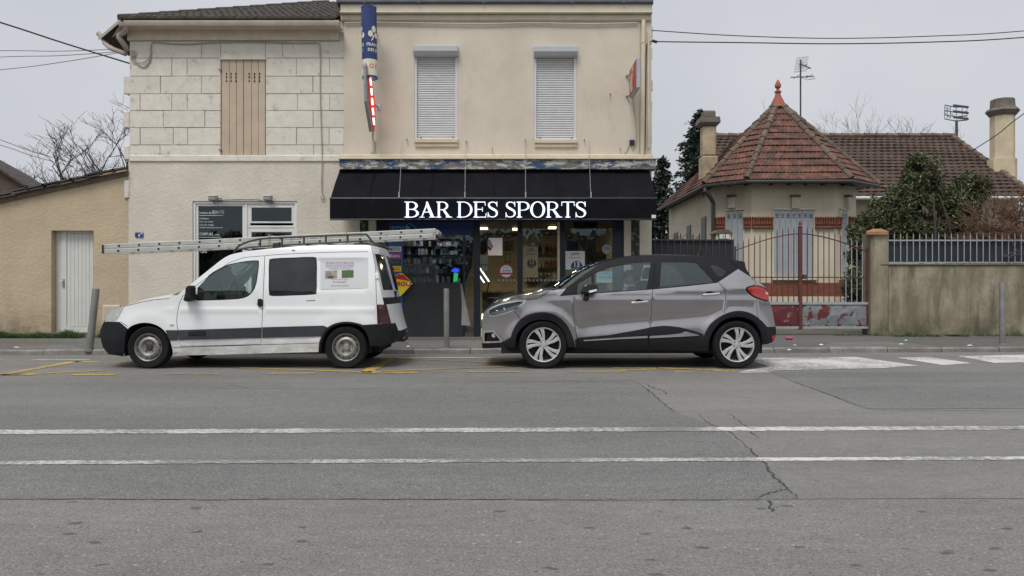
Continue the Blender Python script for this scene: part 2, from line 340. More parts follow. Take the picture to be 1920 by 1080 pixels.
for poly in [[(1400, 671.5), (1605, 669.5), (1722, 686), (1655, 690.5), (1385, 697), (1440, 688)], [(1680, 671), (1740, 669.5), (1824, 681.5), (1768, 685)], [(1795, 668), (1922, 665.5), (2100, 664), (2150, 676), (1922, 679.5), (1865, 681)]]:
    sheet('crossing_stripe', gp(poly), .0042, M['white_paint'], road)
for a, b, w in [((735, 671), (1320, 670), .11), ((62, 675), (168, 675), .10), ((-200, 675), (4, 675), .1), ((1388, 698.5), (1445, 697.5), .09)]: ribbon('bay_line', gp([a, b]), w, .0040, M['white_paint'], road, 0, 2)
# pavement with kerb stones
v = []; f = []; NX = 40
for i in range(NX+1):
    x = lerp(-26, 30, i/NX); k = kerbY(x)
    v += [(x, k+.14, .078), (x, 16.6+.02*max(0, x), .118)]
for i in range(NX): f.append((2*i, 2*i+2, 2*i+3, 2*i+1))
pav = MB().add(v, f).build('pavement', M['pave']); tag(pav, kind='structure')
def slab(poly):
    pts = []
    for px, py in poly:
        x, y, _ = G(px, py, .09); y = max(y, kerbY(x)+.19); pts.append((x, y, .083+.04*(y-kerbY(x)-.14)/3.56))
    MB().add(pts, [tuple(range(len(pts)))]).build('pavement_patch', M['pave2'], pav)
slab([(1560, 643), (1660, 641), (1790, 652), (1560, 655)]); slab([(760, 640), (1000, 638), (980, 655), (770, 655)]); slab([(20, 650), (120, 647), (150, 655), (10, 656)])
x = -20.0; ks = random.Random(3); kmesh = {}
while x < 22:
    l = ks.choice((.95, 1.0, 1.05)); a = math.atan(.035)
    if l not in kmesh:
        b = MB(); c = .022; hl = l/2-.006
        b.prism([(0, -.05), (.005, .062), (.03, .086), (.15, .084), (.15, -.05)], lambda u, w: (-hl, u, w), (2*hl, 0, 0))
        o = b.build('kerb_stone', M['kerb'], pav); o.location = (x+l/2, kerbY(x+l/2), 0); o.rotation_euler.z = a; kmesh[l] = o
    else:
        o = kmesh[l].copy(); COL.objects.link(o); o.location = (x+l/2, kerbY(x+l/2)+ks.uniform(-.006, .006), ks.uniform(-.006, .004)); o.rotation_euler.z = a+ks.uniform(-.006, .006)
    x += l
# ------------------------------------------------------------------ stone house and bar: one street line at FD
FD = 15.5; S = FD/F
def X(px): return PX(px, FD)
def Z(py): return PZ(py, FD)
def wall_with_holes(name, x0, x1, z0, z1, holes, y, depth, m, parent):     # facade slab with real openings and reveals
    xs = sorted({x0, x1} | {h[0] for h in holes} | {h[2] for h in holes}); zs = sorted({z0, z1} | {h[1] for h in holes} | {h[3] for h in holes})
    b = MB(); inside = lambda cx, cz: any(h[0] < cx < h[2] and h[1] < cz < h[3] for h in holes)
    for i in range(len(xs)-1):
        for j in range(len(zs)-1):
            if not inside((xs[i]+xs[i+1])/2, (zs[j]+zs[j+1])/2): b.add([(xs[i], y, zs[j]), (xs[i+1], y, zs[j]), (xs[i+1], y, zs[j+1]), (xs[i], y, zs[j+1])], [(0, 1, 2, 3)])
    for a, c, d, e in holes:
        b.add([(a, y, c), (d, y, c), (d, y, e), (a, y, e), (a, y+depth, c), (d, y+depth, c), (d, y+depth, e), (a, y+depth, e)], [(0, 1, 5, 4), (1, 2, 6, 5), (2, 3, 7, 6), (3, 0, 4, 7)])
    me = bpy.data.meshes.new(name); o0 = ORG[parent]; me.from_pydata([tuple(Vector(q)-o0) for q in b.v], [], b.f)
    bm = bmesh.new(); bm.from_mesh(me); bmesh.ops.remove_doubles(bm, verts=bm.verts, dist=1e-5); bmesh.ops.recalc_face_normals(bm, faces=bm.faces); bm.to_mesh(me); bm.free()
    return link_mesh(name, me, m, parent)
PB = .10
sh = thing('stone_house', 'white painted limestone house with tan shutters and a beauty salon front', 'house', (X(440), FD, PB))
# lower roughcast wall with the salon opening, and the upper backing wall
wall_with_holes('lower_wall', X(241), X(646), PB-.15, Z(292), [(X(361), PB-.1, X(557), Z(377))], FD, .16, M['roughcast'], sh)
MB().box(X(241), FD+.17, PB-.1, X(646), FD+.2, Z(377)).build('salon_back_wall', M['hole'], sh) if False else None
wall_with_holes('upper_wall', X(243), X(646), Z(293), Z(40), [(X(414), Z(292), X(498), Z(110))], FD+.018, .1, M['joint'], sh)
MB().box(X(243), FD+.021, PB-.15, X(243)+.25, FD+9, Z(42)).build('side_wall', M['roughcast'], sh)
MB().box(X(243)+.25, FD+8.6, PB-.15, X(640), FD+9, Z(42)).build('rear_wall', M['roughcast'], sh)
rows = [77, 109, 143, 176, 207.5, 239.5, 272, 293]
left = [[243, 378, 414], [243, 322, 351, 414], [231.5, 301, 378, 414], [243, 263, 322, 351, 414], [232.5, 306, 384, 414], [243, 263, 325, 352, 414], [231.5, 300, 414]]
right = [[498, 530, 600, 645.5], [498, 556, 618, 645.5], [498, 587, 645.5], [498, 558, 618, 645.5], [498, 587, 645.5], [498, 556, 617, 645.5], [498, 588, 645.5]]
rb = random.Random(5)
def block(px0, py0, px1, py1, dy=0):
    g_ = .28; d = rb.uniform(-.003, .004)
    j = lambda: rb.uniform(0, .55)
    return MB().pxbox(px0+g_+j()*(px0 > 250), py0+g_+j(), px1-g_-j(), py1-g_-j(), FD, FD-.004+d+dy, FD+.06, .005).build('stone_block', M['limestone'], sh)
for r in range(7):
    for lst in (left[r], right[r]):
        for a, b in zip(lst[:-1], lst[1:]):
            if r == 0: a = max(a, 243)
            block(a, rows[r], b, rows[r+1])
block(414, 77, 498, 109.5)
MB().pxbox(233, 146, 243.4, 175, FD, FD+.0, FD+.5, .01).build('stone_block', M['limestone'], sh)
for a, b in ((208, 240), (273, 300), (338, 372)): MB().pxbox(232.5+rb.uniform(-1, 1), a, 244, b, FD, FD-.02, FD+.4, .02).build('stone_block', M['limestone'], sh)
# string course, cornice, gutter
MB().pxbox(243, 291.5, 645.5, 303, FD, FD-.03, FD+.05, .012).build('string_course', M['limestone'], sh)
MB().pxbox(240, 50, 636, 76.5, FD, FD-.05, FD+.05, .012).build('cornice', M['cream_trim'], sh)
MB().pxbox(236, 44, 637, 50, FD, FD-.12, FD+.05, .012).build('cornice', M['cream_trim'], sh)
ez = Z(40); ey = FD-.32
gut = MB(); gx0, gx1 = PX(224, ey), PX(637, ey)
gut.prism([(-.07, .05), (-.075, 0), (-.05, -.055), (0, -.07), (.05, -.055), (.075, 0), (.07, .05)], lambda u, w: (gx0, ey+.02+u, PZ(44, ey)+w), (gx1-gx0, 0, 0))
gut.build('gutter', M['gutter'], sh, smooth=True)
MB().add([(PX(224, ey), ey, PZ(47, ey)), (gx1, ey, PZ(47, ey)), (gx1, FD, PZ(47, ey)), (X(236), FD, PZ(47, ey)), (-8.3, 15.95, PZ(47, ey))], [(0, 1, 2, 3, 4)]).build('soffit', M['cream_trim'], sh)
MB().tube([P(237, 46, ey+.02), P(236.5, 53, ey+.05), P(233, 60, FD-.15), P(224, 65, FD-.1), P(222.5, 70, FD-.1), P(230, 80, FD-.06), P(240, 93, FD+.1)], .055, 10).build('downpipe', M['gutter'], sh, smooth=True)
MB().tube([P(184, 62, 15.9), P(194, 72, 15.9), P(196, 80, 15.8), P(207, 90, 15.7), P(236, 101, 15.6)], .05, 10).build('downpipe', M['gutter'], sh, smooth=True)
# roof: hipped, half-round tiles in columns
roof_z = PZ(38, ey)
A = Vector((PX(226, ey), ey-.05, roof_z)); B = Vector((X(632), ey-.05, roof_z)); A2 = Vector((-8.52, 15.85, roof_z-.12)); RG = Vector((-4.5, 18.75, 8.02)); RB = Vector((X(632), 18.75, 8.02)); A3 = Vector((-8.52, 24, roof_z-.12)); RG2 = Vector((-4.5, 21, 8.02))
MB().add([A, B, RB, RG, A2, A3, RG2, (X(632), 24.4, 6.4)], [(0, 1, 2, 3), (0, 3, 4), (4, 3, 6, 5), (2, 7, 5, 6, 3)]).build('roof', M['tile_dark'], sh)
MB().add([A-Vector((0, 0, .07)), A2-Vector((0, 0, .07)), A2, A], [(0, 1, 2, 3)]).build('fascia_board', M['gutter'], sh)
tl = MB(); n_col = 30
for i in range(n_col):                       # front slope: half-round cover tiles laid in overlapping courses
    x = lerp(A.x+.09, B.x-.06, i/(n_col-1)); top = min(1, (x-A.x)/(RG.x-A.x)) if x < RG.x else 1
    n_r = max(1, int(11*top))
    for r in range(n_r):
        t0, t1 = r/11, min(top, (r+1.12)/11); p0 = lerp(Vector((x, A.y, A.z)), Vector((x, 18.75, 8.02)), t0); p1 = lerp(Vector((x, A.y, A.z)), Vector((x, 18.75, 8.02)), t1)
        j = rb.uniform(-.01, .01); pr = [(-.075, 0), (-.05, .045), (0, .065), (.05, .045), (.075, 0)]
        vs = [(p0.x+u+j, p0.y-.015, p0.z+w*1.15+.012) for u, w in pr]+[(p1.x+u*.85+j, p1.y, p1.z+w*.85) for u, w in pr]
        tl.add(vs, [(k, k+1, k+6, k+5) for k in range(4)]+[(0, 1, 2, 3, 4)])
tag(tl.build('roof_tiles', M['tile_dark'], sh), kind='stuff')
for k in range(12):                          # hip ridge tiles
    p = lerp(A, RG, k/12); q = lerp(A, RG, (k+1.1)/12); MB().tube([p+Vector((0, 0, .02)), q+Vector((0, 0, .02))], [.085, .07], 8).build('ridge_tile', M['tile_dark'], sh, smooth=True)
# tan board shutters on the upper window
MB().pxbox(412.5, 108.5, 499, 112, FD, FD-.03, FD+.02).build('window_head', M['limestone'], sh)
for a, b in ((415, 456), (456.6, 497)):
    lf = MB().pxbox(a, 111.5, b, 291.5, FD, FD+.03, FD+.05).build('shutter', M['shutter_tan'], sh)
    ws = [a, a+(b-a)*.36, a+(b-a)*.68, b]
    for c, d in zip(ws[:-1], ws[1:]): MB().pxbox(c+.25, 112, d-.25, 291, FD, FD+.008+rb.uniform(0, .004), FD+.034, .006).build('board', M['shutter_tan'], lf)
    hx = (424.5, 433, 442) if a < 450 else (467, 477, 486.5)
    for h in hx:
        hb = MB()
        for hy in (138, 144.5, 152): hb.lathe([(0, -.003), (.017, -.003), (.017, .01)], P(h, hy, FD)[:1]+(FD+.006,)+P(h, hy, FD)[2:], 8, 'y')
        hb.pxbox(h-.35, 137, h+.35, 153, FD, FD+.0045, FD+.012)
        hb.build('vent_hole', M['hole'], lf)
for py in (128, 278):
    MB().pxbox(410.5, py, 416, py+3, FD, FD-.03, FD+.03).build('hinge', M['gutter'], sh)
# cable runs on the stone house
MB().tube([P(249, 100, FD-.06), P(249, 100, FD-.02)], .062, 14).build('junction_box', M['gutter'], sh, smooth=True)
MB().tube([P(x_, y_, FD-.025) for x_, y_ in cr([(250, 106), (252, 113), (260, 122), (270, 126), (279, 118), (283, 105), (283, 88), (288, 80), (310, 81), (350, 83), (400, 80), (480, 79), (560, 81), (592, 80)], 4)], .012, 6).build('wall_cable', M['cable_cream'], sh)
MB().tube([P(x_, y_, FD-.03) for x_, y_ in cr([(247, 107), (248, 116), (257, 118), (272, 116), (281, 106), (282, 92)], 4)], .008, 6).build('wall_cable', M['cable_cream'], sh)
MB().tube([P(x_, y_, FD-.03) for x_, y_ in cr([(592, 80), (599, 84), (601, 100), (600, 160), (602, 230), (604, 300), (603, 340), (604, 362), (608, 370), (604, 374), (601, 369)], 4)], .010, 6).build('wall_cable', M['cable_cream'], sh)
# blue number plate
npl = thing('house_number_plate', 'small blue enamel house number plate on white roughcast wall', 'number plate', P(261, 445, FD-.02))
M['plate_blue'] = mat('enamel_blue', (.02, .05, .22), .3, var=.05)
MB().pxbox(254, 436, 269, 445, FD, FD-.022, FD+.002, .004).build('plate', M['plate_blue'], npl)
text('numeral', '8', .08, P(261, 444, FD-.026), M['pvc'], npl, depth=.001, height=.06, bold=.002)
MB().pxbox(265, 436.7, 268, 439, FD, FD-.0245, FD-.02).build('fixing', M['pvc'], npl)
# salon front
sal = bpy.data.objects.new('salon_front', None); COL.objects.link(sal); sal.parent = sh; ORG[sal] = ORG[sh]
M['salon_glass'] = glass('salon_glass', (.22, .26, .265), .03, dirt=.04); M['etch'] = mat('white_vinyl', (.66, .74, .72), .5, var=.1, vs=30)
def pframe(px0, py0, px1, py1, w, y0, y1, name, parent, m):
    b = MB(); b.pxbox(px0, py0, px1, py0+w, FD, y0, y1, .006); b.pxbox(px0, py1-w, px1, py1, FD, y0, y1, .006); b.pxbox(px0, py0+w, px0+w, py1-w, FD, y0, y1, .006); b.pxbox(px1-w, py0+w, px1, py1-w, FD, y0, y1, .006)
    return b.build(name, m, parent)
bot = 632
pframe(361.5, 377.5, 556.5, bot, 4.2, FD+.02, FD+.12, 'outer_frame', sal, M['pvc'])
pframe(365.5, 381.5, 457.5, bot, 4.5, FD+.045, FD+.115, 'window_frame', sal, M['pvc'])
MB().pxbox(457.3, 381.5, 463, bot, FD, FD+.03, FD+.13, .008).build('mullion', M['pvc'], sal)
pframe(463, 381.5, 552.6, 427, 4.5, FD+.045, FD+.115, 'transom_frame', sal, M['pvc']); pframe(467.3, 386, 548.6, 418, 3, FD+.038, FD+.11, 'transom_sash', sal, M['pvc'])
pframe(463, 428, 552.6, bot, 7, FD+.045, FD+.115, 'door_frame', sal, M['pvc'])
MB().pxbox(369, 385, 454, bot-4, FD, FD+.08, FD+.086).build('window_pane', M['salon_glass'], sal)
MB().pxbox(470, 388, 546, 416, FD, FD+.08, FD+.086).build('transom_pane', M['salon_glass'], sal)
MB().pxbox(470, 434, 546, bot-6, FD, FD+.08, FD+.086).build('door_pane', M['salon_glass'], sal)
sb = MB(); sb.box(X(361), FD+1.9, PB-.1, X(557), FD+2, Z(377)); sb.box(X(361)-.1, FD+.13, PB-.1, X(361), FD+2, Z(377)); sb.box(X(557), FD+.13, PB-.1, X(557)+.1, FD+2, Z(377)); sb.box(X(361), FD+.17, PB-.12, X(557), FD+2, PB-.02); sb.box(X(361), FD+.17, Z(377), X(557), FD+2, Z(377)+.05)
sb.build('salon_interior', mat('salon_inside', (.12, .12, .12), .8, var=.3, vs=2), sal)
cu = MB()                                     # plastic film hanging behind the shop window
for i in range(40):
    a, b2 = lerp(370, 453, i/40), lerp(370, 453, (i+1)/40); fy = lambda q: FD+.22+.05*math.sin(q*.21)+.03*math.sin(q*.53+1)
    cu.add([(X(a), fy(a), PB), (X(b2), fy(b2), PB), (X(b2), fy(b2+9), Z(413)), (X(a), fy(a+9), Z(413))], [(0, 1, 2, 3)])
cu.build('window_film', mat('dust_sheet', (.16, .19, .19), .35, var=.3, vs=4, spec=.6), sal, smooth='all')
for body, px, py, w, h in [('Institut de', 370, 400, 23, 4), ('BEAUTE', 395, 400, 22, 6), ('Collation', 370.5, 410.5, 18, 3.2), ('Soin du corps', 370.5, 417, 26, 3.4), ('Soin du visage', 370.5, 423, 27, 3.4), ('Vernis semi-permanent', 370.5, 428, 44, 3.4), ('COIFFURE', 370.5, 441, 26, 5.2), ('mixte', 399, 441, 10, 3), ('-20%', 372, 474, 13, 5)]:
    p = P(px, py, FD); text('window_lettering', body, .06, (p[0], FD+.078, p[2]), M['etch'], sal, depth=.0005, align='LEFT', width=w*S, height=h*S)
for t_ in ((370, 402.8, 416, 403.6), (370, 444, 412, 444.8)): MB().pxbox(*t_, FD, FD+.077, FD+.079).build('window_rule', M['etch'], sal)
# two small floodlights above the salon
for i, (fx, lab) in enumerate(((399, 'small grey floodlight above the dark lettered salon window'), (502, 'small grey floodlight above the salon door transom'))):
    fl = thing('floodlight', lab, 'floodlight', P(fx, 374, FD), 'salon floodlights')
    MB().pxbox(fx-7, 367, fx+7, 376, FD-.14, FD-.2, FD-.06, .015).build('housing', M['steel'], fl)
    MB().pxbox(fx-7.6, 366, fx+7.6, 368, FD-.14, FD-.21, FD-.05).build('hood', M['pvc'], fl)
    MB().tube([P(fx, 376, FD-.12), P(fx+3, 380, FD-.08), P(fx+3, 380.5, FD-.0)], .018, 8).build('bracket', M['steel'], fl)
MB().tube([P(a, b, FD-.03) for a, b in cr([(404, 375), (412, 378), (416, 374), (411, 372), (409, 376), (425, 375), (460, 374.5), (485, 375), (497, 379), (510, 381), (512, 379), (507, 377)], 4)], .008, 6).build('floodlight_cable', M['cable'], sh)

# ------------------------------------------------------------------ bar building
bar = thing('bar_building', 'cream rendered two storey bar with closed grey roller shutters', 'building', (X(934), FD, PB))
W1, W2 = (777, 107, 858.5, 262), (1001, 108, 1081, 263)
SFT = 318
sf_x0, sf_x1 = 705, 1170
wall_with_holes('facade', X(645), X(1221.5), PB-.15, Z(40), [(X(W1[0]), Z(W1[3]), X(W1[2]), Z(W1[1])), (X(W2[0]), Z(W2[3]), X(W2[2]), Z(W2[1])), (X(sf_x0), PB-.12, X(sf_x1), Z(405))], FD-.02, .12, M['cream'], bar)
MB().box(X(1221.5)-.25, FD+.12, PB-.15, X(1221.5), FD+8, Z(12)).build('side_wall', mat('bare_stone_side', (.30, .26, .24), .9, var=.3, vs=5, bs=.5, bscale=12), bar)
qn = random.Random(8)
for k in range(14):
    y0 = 30+k*20; MB().pxbox(1218, y0, 1221.8+qn.uniform(-.5, 2.2), y0+19, FD, FD-.005, FD+.3, .02).build('edge_stone', M['cream_trim'], bar)
MB().pxbox(640, 11, 1221, 26, FD, FD-.10, FD+.1, .01).build('parapet_band', M['cream'], bar)
MB().pxbox(640, 26, 1221, 29, FD, FD-.15, FD+.1, .02).build('cornice', M['cream_trim'], bar)
MB().pxbox(640, 29, 1221, 40.5, FD, FD-.07, FD+.1, .02).build('cornice', M['cream_trim'], bar)
MB().pxbox(633, 0, 1223, 11, FD, FD-.16, FD+.3, .03).build('parapet_capping', M['zinc'], bar)
for px in (684, 785, 905, 1070, 1165): MB().pxbox(px, -1, px+4, 10.5, FD, FD-.168, FD-.15).build('capping_clip', M['zinc'], bar)
MB().box(X(645), FD+.12, Z(12)-.2, X(1221), FD+8, Z(8)-.1).build('roof_deck', M['zinc'], bar)
MB().tube([P(x_, y_, FD-.06) for x_, y_ in cr([(646, 43), (700, 42), (790, 43.5), (900, 45), (1000, 43), (1100, 45), (1195, 43)], 4)], .014, 6).build('wall_cable', M['cream_trim'], bar)
M['box_grey'] = mat('shutter_box_grey', (.46, .48, .50), .5, var=.05)
for (a, t, c, bt) in (W1, W2):
    rs = MB(); n = 36; z0, z1 = Z(bt-1), Z(t)
    wd = bpy.data.objects.new('window', None); COL.objects.link(wd); wd.parent = bar; ORG[wd] = ORG[bar]
    for k in range(n):                        # convex shutter slats
        q0, q1 = lerp(z0, z1, k/n), lerp(z0, z1, (k+1)/n); h = q1-q0; yy = FD+.045
        pr = [(0, q0+h*.06), (-.010, q0+h*.2), (-.014, q0+h*.5), (-.010, q0+h*.8), (0, q0+h*.94), (.004, q1)]
        xa, xb = X(a+5), X(c-5)
        rs.add([(xa, yy+u, w) for u, w in pr]+[(xb, yy+u, w) for u, w in pr], [(i, i+1, i+7, i+6) for i in range(5)])
    rs.build('roller_shutter', M['roller'], wd)
    MB().box(X(a), FD+.06, z0, X(c), FD+.09, z1).build('window_back', M['hole'], wd)
    for u in (a, c-5): MB().pxbox(u, t, u+5, bt, FD, FD-.012, FD+.07, .006).build('guide_rail', M['roller'], wd)
    MB().prism([(FD-.01, Z(t+1)), (FD-.12, Z(t-0.5)), (FD-.17, Z(t-7)), (FD-.17, Z(t-17)), (FD-.01, Z(t-18))], lambda u, w: (X(a-.5), u, w), (X(c+1)-X(a-.5), 0, 0)).build('shutter_box', M['box_grey'], wd, bevel=.008)
    MB().pxbox(a+1, bt-1, c+1, bt+7, FD, FD-.09, FD+.05, .012).build('sill', M['cream_trim'], wd); MB().pxbox(a+1.5, bt+7, c+.5, bt+14, FD, FD-.06, FD+.02, .012).build('sill_moulding', M['cream_trim'], wd)
    for u in (a+11, c-10): MB().pxbox(u, bt-4, u+2, bt-1, FD, FD-.02, FD+.02).build('stop', M['hole'], wd)
# rain pipe and cables at the right corner
MB().tube([P(1206.5, 41, FD-.04), P(1206.5, 38, FD-.06), P(1206.5, 60, FD-.09), P(1205, 222, FD-.09), P(1204.5, 297, FD-.09)], .042, 12).build('rain_pipe', M['cream_trim'], bar, smooth=True)
for py in (78, 222): MB().tube([P(1205.5, py, FD-.09), P(1205.5, py+2.5, FD-.09)], .048, 12).build('pipe_collar', M['cream_trim'], bar)
MB().pxbox(1213.5, 62, 1217, 278, FD, FD-.05, FD-.015).build('conduit', M['cream_trim'], bar)
MB().tube([P(x_, y_, FD-.04) for x_, y_ in cr([(1226, 77), (1216, 80), (1212, 92), (1211, 160), (1210, 240), (1209, 290)], 4)], .009, 6).build('wall_cable', M['cable'], bar)
MB().tube([P(x_, y_, FD-.035) for x_, y_ in cr([(1199, 44), (1200, 120), (1198, 210), (1198, 285), (1204, 291), (1214, 295), (1222, 300)], 4)], .009, 6).build('wall_cable', M['cream_trim'], bar)
MB().tube([P(x_, y_, FD-.035) for x_, y_ in cr([(1186, 183), (1190, 210), (1193, 250), (1192, 270), (1187, 281), (1184, 272)], 4)], .006, 6).build('wall_cable', M['cable_cream'], bar)
MB().tube([P(x_, y_, FD-.035) for x_, y_ in cr([(923, 276), (924, 287), (930, 293), (1000, 293), (1100, 294), (1160, 294), (1172, 288), (1180, 272)], 4)], .007, 6).build('wall_cable', M['cable_cream'], bar)
MB().pxbox(1180, 263, 1189, 273, FD, FD-.06, FD-.015, .01).build('junction_box', M['navy'], bar)
for px, py in ((763, 262), (875, 266), (985, 263), (1096, 262), (1163, 279), (1170, 290), (657, 19), (758, 19), (1144, 176)): MB().tube([P(px, py, FD-.01), P(px, py, FD-.07), P(px+.6, py-2, FD-.09)], .012, 6).build('wall_hook', M['gutter'], bar)
MB().pxbox(640, 291, 1222, 299, FD, FD-.12, FD, .02).build('ledge', M['cream_trim'], bar)
MB().pxbox(637, 299, 1229, 318, FD-.22, FD-.26, FD-.0, .008).build('fascia_board', M['fascia'], bar)
MB().pxbox(635.5, 296.5, 1231, 299.5, FD-.22, FD-.30, FD, .004).build('fascia_capping', M['cream_trim'], bar)
# ------------------------------------------------------------------ awning with lit letters
AD = 14.54; ax0, ax1 = PX(619, AD), PX(1231, AD); zt = PZ(372, AD); zb = PZ(411.5, AD); zw = Z(316); yw = FD-.10
aw = thing('shop_awning', 'black canvas awning reading bar des sports in lit white letters', 'awning', ((ax0+ax1)/2, FD-.02, zb))
prof = cr([(yw, zw), (yw-.16, zw-.16), (yw-.42, zw-.36), (AD+.10, zt+.05), (AD, zt)], 4)
b = MB(); nx = 48
for i in range(nx+1):
    x = lerp(ax0, ax1, i/nx); sag = -.028*abs(math.sin(i/nx*math.pi*6))**.5
    for k, (y, z) in enumerate(prof): b.v.append((x, y, z+(sag*math.sin(math.pi*k/(len(prof)-1)))))
np_ = len(prof)
for i in range(nx):
    for k in range(np_-1): b.f.append((i*np_+k, (i+1)*np_+k, (i+1)*np_+k+1, i*np_+k+1))
b.build('canopy', M['canvas'], aw, smooth='all')
for x in (ax0, ax1): MB().prism([(y, z) for y, z in prof]+[(AD, zb), (AD+.06, zb), (yw, zb+.55)], lambda u, w: (x-.006, u, w), (.012, 0, 0)).build('side_panel', M['canvas'], aw)
MB().box(ax0, AD-.012, zb, ax1, AD+.012, zt-.004).build('valance', M['canvas'], aw)
MB().tube([(ax0-.01, AD, zt), (ax1+.01, AD, zt)], .018, 8).build('front_bar', M['navy'], aw); MB().tube([(ax0, AD, zb), (ax1, AD, zb)], .016, 8).build('front_bar', M['navy'], aw)
for px in (690, 806, 925, 1046, 1160): x = PX(px, AD); MB().tube([(x, y-.008, z+.006) for y, z in prof], .006, 5).build('canopy_seam', M['canvas'], aw)
for pt, pb in ((754, 748), (873, 871.5), (985, 985.5), (1104, 1108)):
    MB().tube([P(pt, 263, FD-.08), P(lerp(pt, pb, .75), 352, AD+.1), P(pb, 371, AD-.02)], .0055, 5).build('stay_wire', M['steel'], aw)
    MB().tube([P(pb+.3, 360, AD+.02), P(pb, 371, AD-.02)], .013, 6).build('turnbuckle', M['steel'], aw)
for px in (650, 930, 1205): MB().tube([(PX(px, AD), FD-.04, zb+.45), (PX(px, AD), AD+.05, zb+.02)], .022, 8).build('support_arm', M['navy'], aw)
MB().pxbox(1221.5, 403, 1229.5, 409, AD, AD-.017, AD-.011).build('maker_label', M['pvc'], aw)
# serif capitals drawn as strokes (unit cap height 1)
def arc(cx, cy, rx, ry, a0, a1, n=14): return [(cx+rx*math.cos(R(lerp(a0, a1, i/n))), cy+ry*math.sin(R(lerp(a0, a1, i/n)))) for i in range(n+1)]
def crescent(cx, cy, rx, ry, ix, iy, a0, a1, icx=0, n=16): return arc(cx, cy, rx, ry, a0, a1, n)+arc(cx+icx, cy, ix, iy, a1, a0, n)
TH, SR, HL = .118, .032, .04
def stem(x, w=TH, s=.085, top=True, botm=True):
    r = [[(x, 0), (x+w, 0), (x+w, 1), (x, 1)]]
    if botm: r.append([(x-s, 0), (x+w+s, 0), (x+w+s, SR), (x+w+.01, SR+.03), (x-.01, SR+.03), (x-s, SR)])
    if top: r.append([(x-s, 1), (x-s, 1-SR), (x-.01, 1-SR-.03), (x+w+.01, 1-SR-.03), (x+w+s, 1-SR), (x+w+s, 1)])
    return r
def bowl(x, y0, y1, r):
    cy = (y0+y1)/2; ry = (y1-y0)/2
    return [[(x, y1), (x+.16, y1)]+arc(x+.16, cy, r, ry, 90, -90)+[(x, y0), (x, y0+HL), (x+.14, y0+HL)]+arc(x+.14, cy, r-TH+.02, ry-HL, -90, 90)+[(x, y1-HL)]]
def ribbon2(pts, ws):
    a, b = [], []
    for i, p in enumerate(pts):
        q, r_ = Vector(pts[max(0, i-1)]), Vector(pts[min(len(pts)-1, i+1)]); t = (r_-q).normalized(); w = ws(i/(len(pts)-1))/2
        a.append((p[0]-t.y*w, p[1]+t.x*w)); b.append((p[0]+t.y*w, p[1]-t.x*w))
    return [a[i:i+2]+b[i:i+2][::-1] for i in range(len(pts)-1)]
def quadify(poly): return poly
def S_():
    sp = cr([(.47, .80), (.40, .93), (.26, .975), (.12, .92), (.075, .78), (.14, .64), (.28, .53), (.42, .42), (.475, .26), (.41, .09), (.25, .025), (.11, .075), (.04, .22)], 4)
    r = ribbon2(sp, lambda t: .04+.09*math.exp(-((t-.5)/.22)**2))
    r += [[(.455, 1.0), (.49, 1.0), (.495, .68), (.465, .68)], [(.015, 0), (.05, 0), (.055, .33), (.022, .33)]]
    return r
GL = {'B': stem(.09)+bowl(.2, .49, 1, .30)+bowl(.2, 0, .535, .35), 'D': stem(.09)+bowl(.2, 0, 1, .50), 'P': stem(.09)+bowl(.2, .44, 1, .33),
 'R': stem(.09)+bowl(.2, .47, 1, .33)+[[(.34, .50), (.49, .50), (.80, .04), (.62, .04)], [(.55, 0), (.92, 0), (.92, SR), (.78, SR+.03), (.62, SR+.03), (.55, SR)]],
 'E': stem(.09, s=.085)+[[(.2, 1), (.66, 1), (.66, .955), (.2, .95)], [(.62, 1), (.665, 1), (.685, .76), (.65, .76)], [(.2, .535), (.52, .535), (.52, .49), (.2, .49)], [(.495, .65), (.525, .65), (.525, .37), (.495, .37)], [(.2, .045), (.68, .045), (.68, 0), (.2, 0)], [(.66, 0), (.70, 0), (.74, .27), (.705, .27)]],
 'T': stem(.31, top=False)+[[(.02, 1), (.735, 1), (.735, .95), (.02, .95)], [(.02, 1), (.055, 1), (.05, .74), (.015, .74)], [(.70, 1), (.735, 1), (.74, .74), (.705, .74)]],
 'A': [[(.10, .03), (.155, .03), (.435, .83), (.40, .93)], [(.38, 1), (.45, 1), (.80, .03), (.63, .03), (.355, .80)], [(.20, .36), (.60, .36), (.60, .315), (.185, .315)], [(0, 0), (.27, 0), (.27, SR), (.0, SR)], [(.53, 0), (.90, 0), (.90, SR), (.53, SR)]],
 'O': [crescent(.45, .5, .43, .515, .285, .465, 90, 270), crescent(.45, .5, .43, .515, .285, .465, -90, 90)], 'S': S_()}
lay = [('B', 759, 785.5), ('A', 787, 817.5), ('R', 818.5, 848), ('D', 857, 886), ('E', 887.5, 912.5), ('S', 914.5, 933.5), ('S', 948, 967), ('P', 968.5, 993), ('O', 994, 1022), ('R', 1023.5, 1054), ('T', 1052.5, 1077), ('S', 1079, 1098.5)]
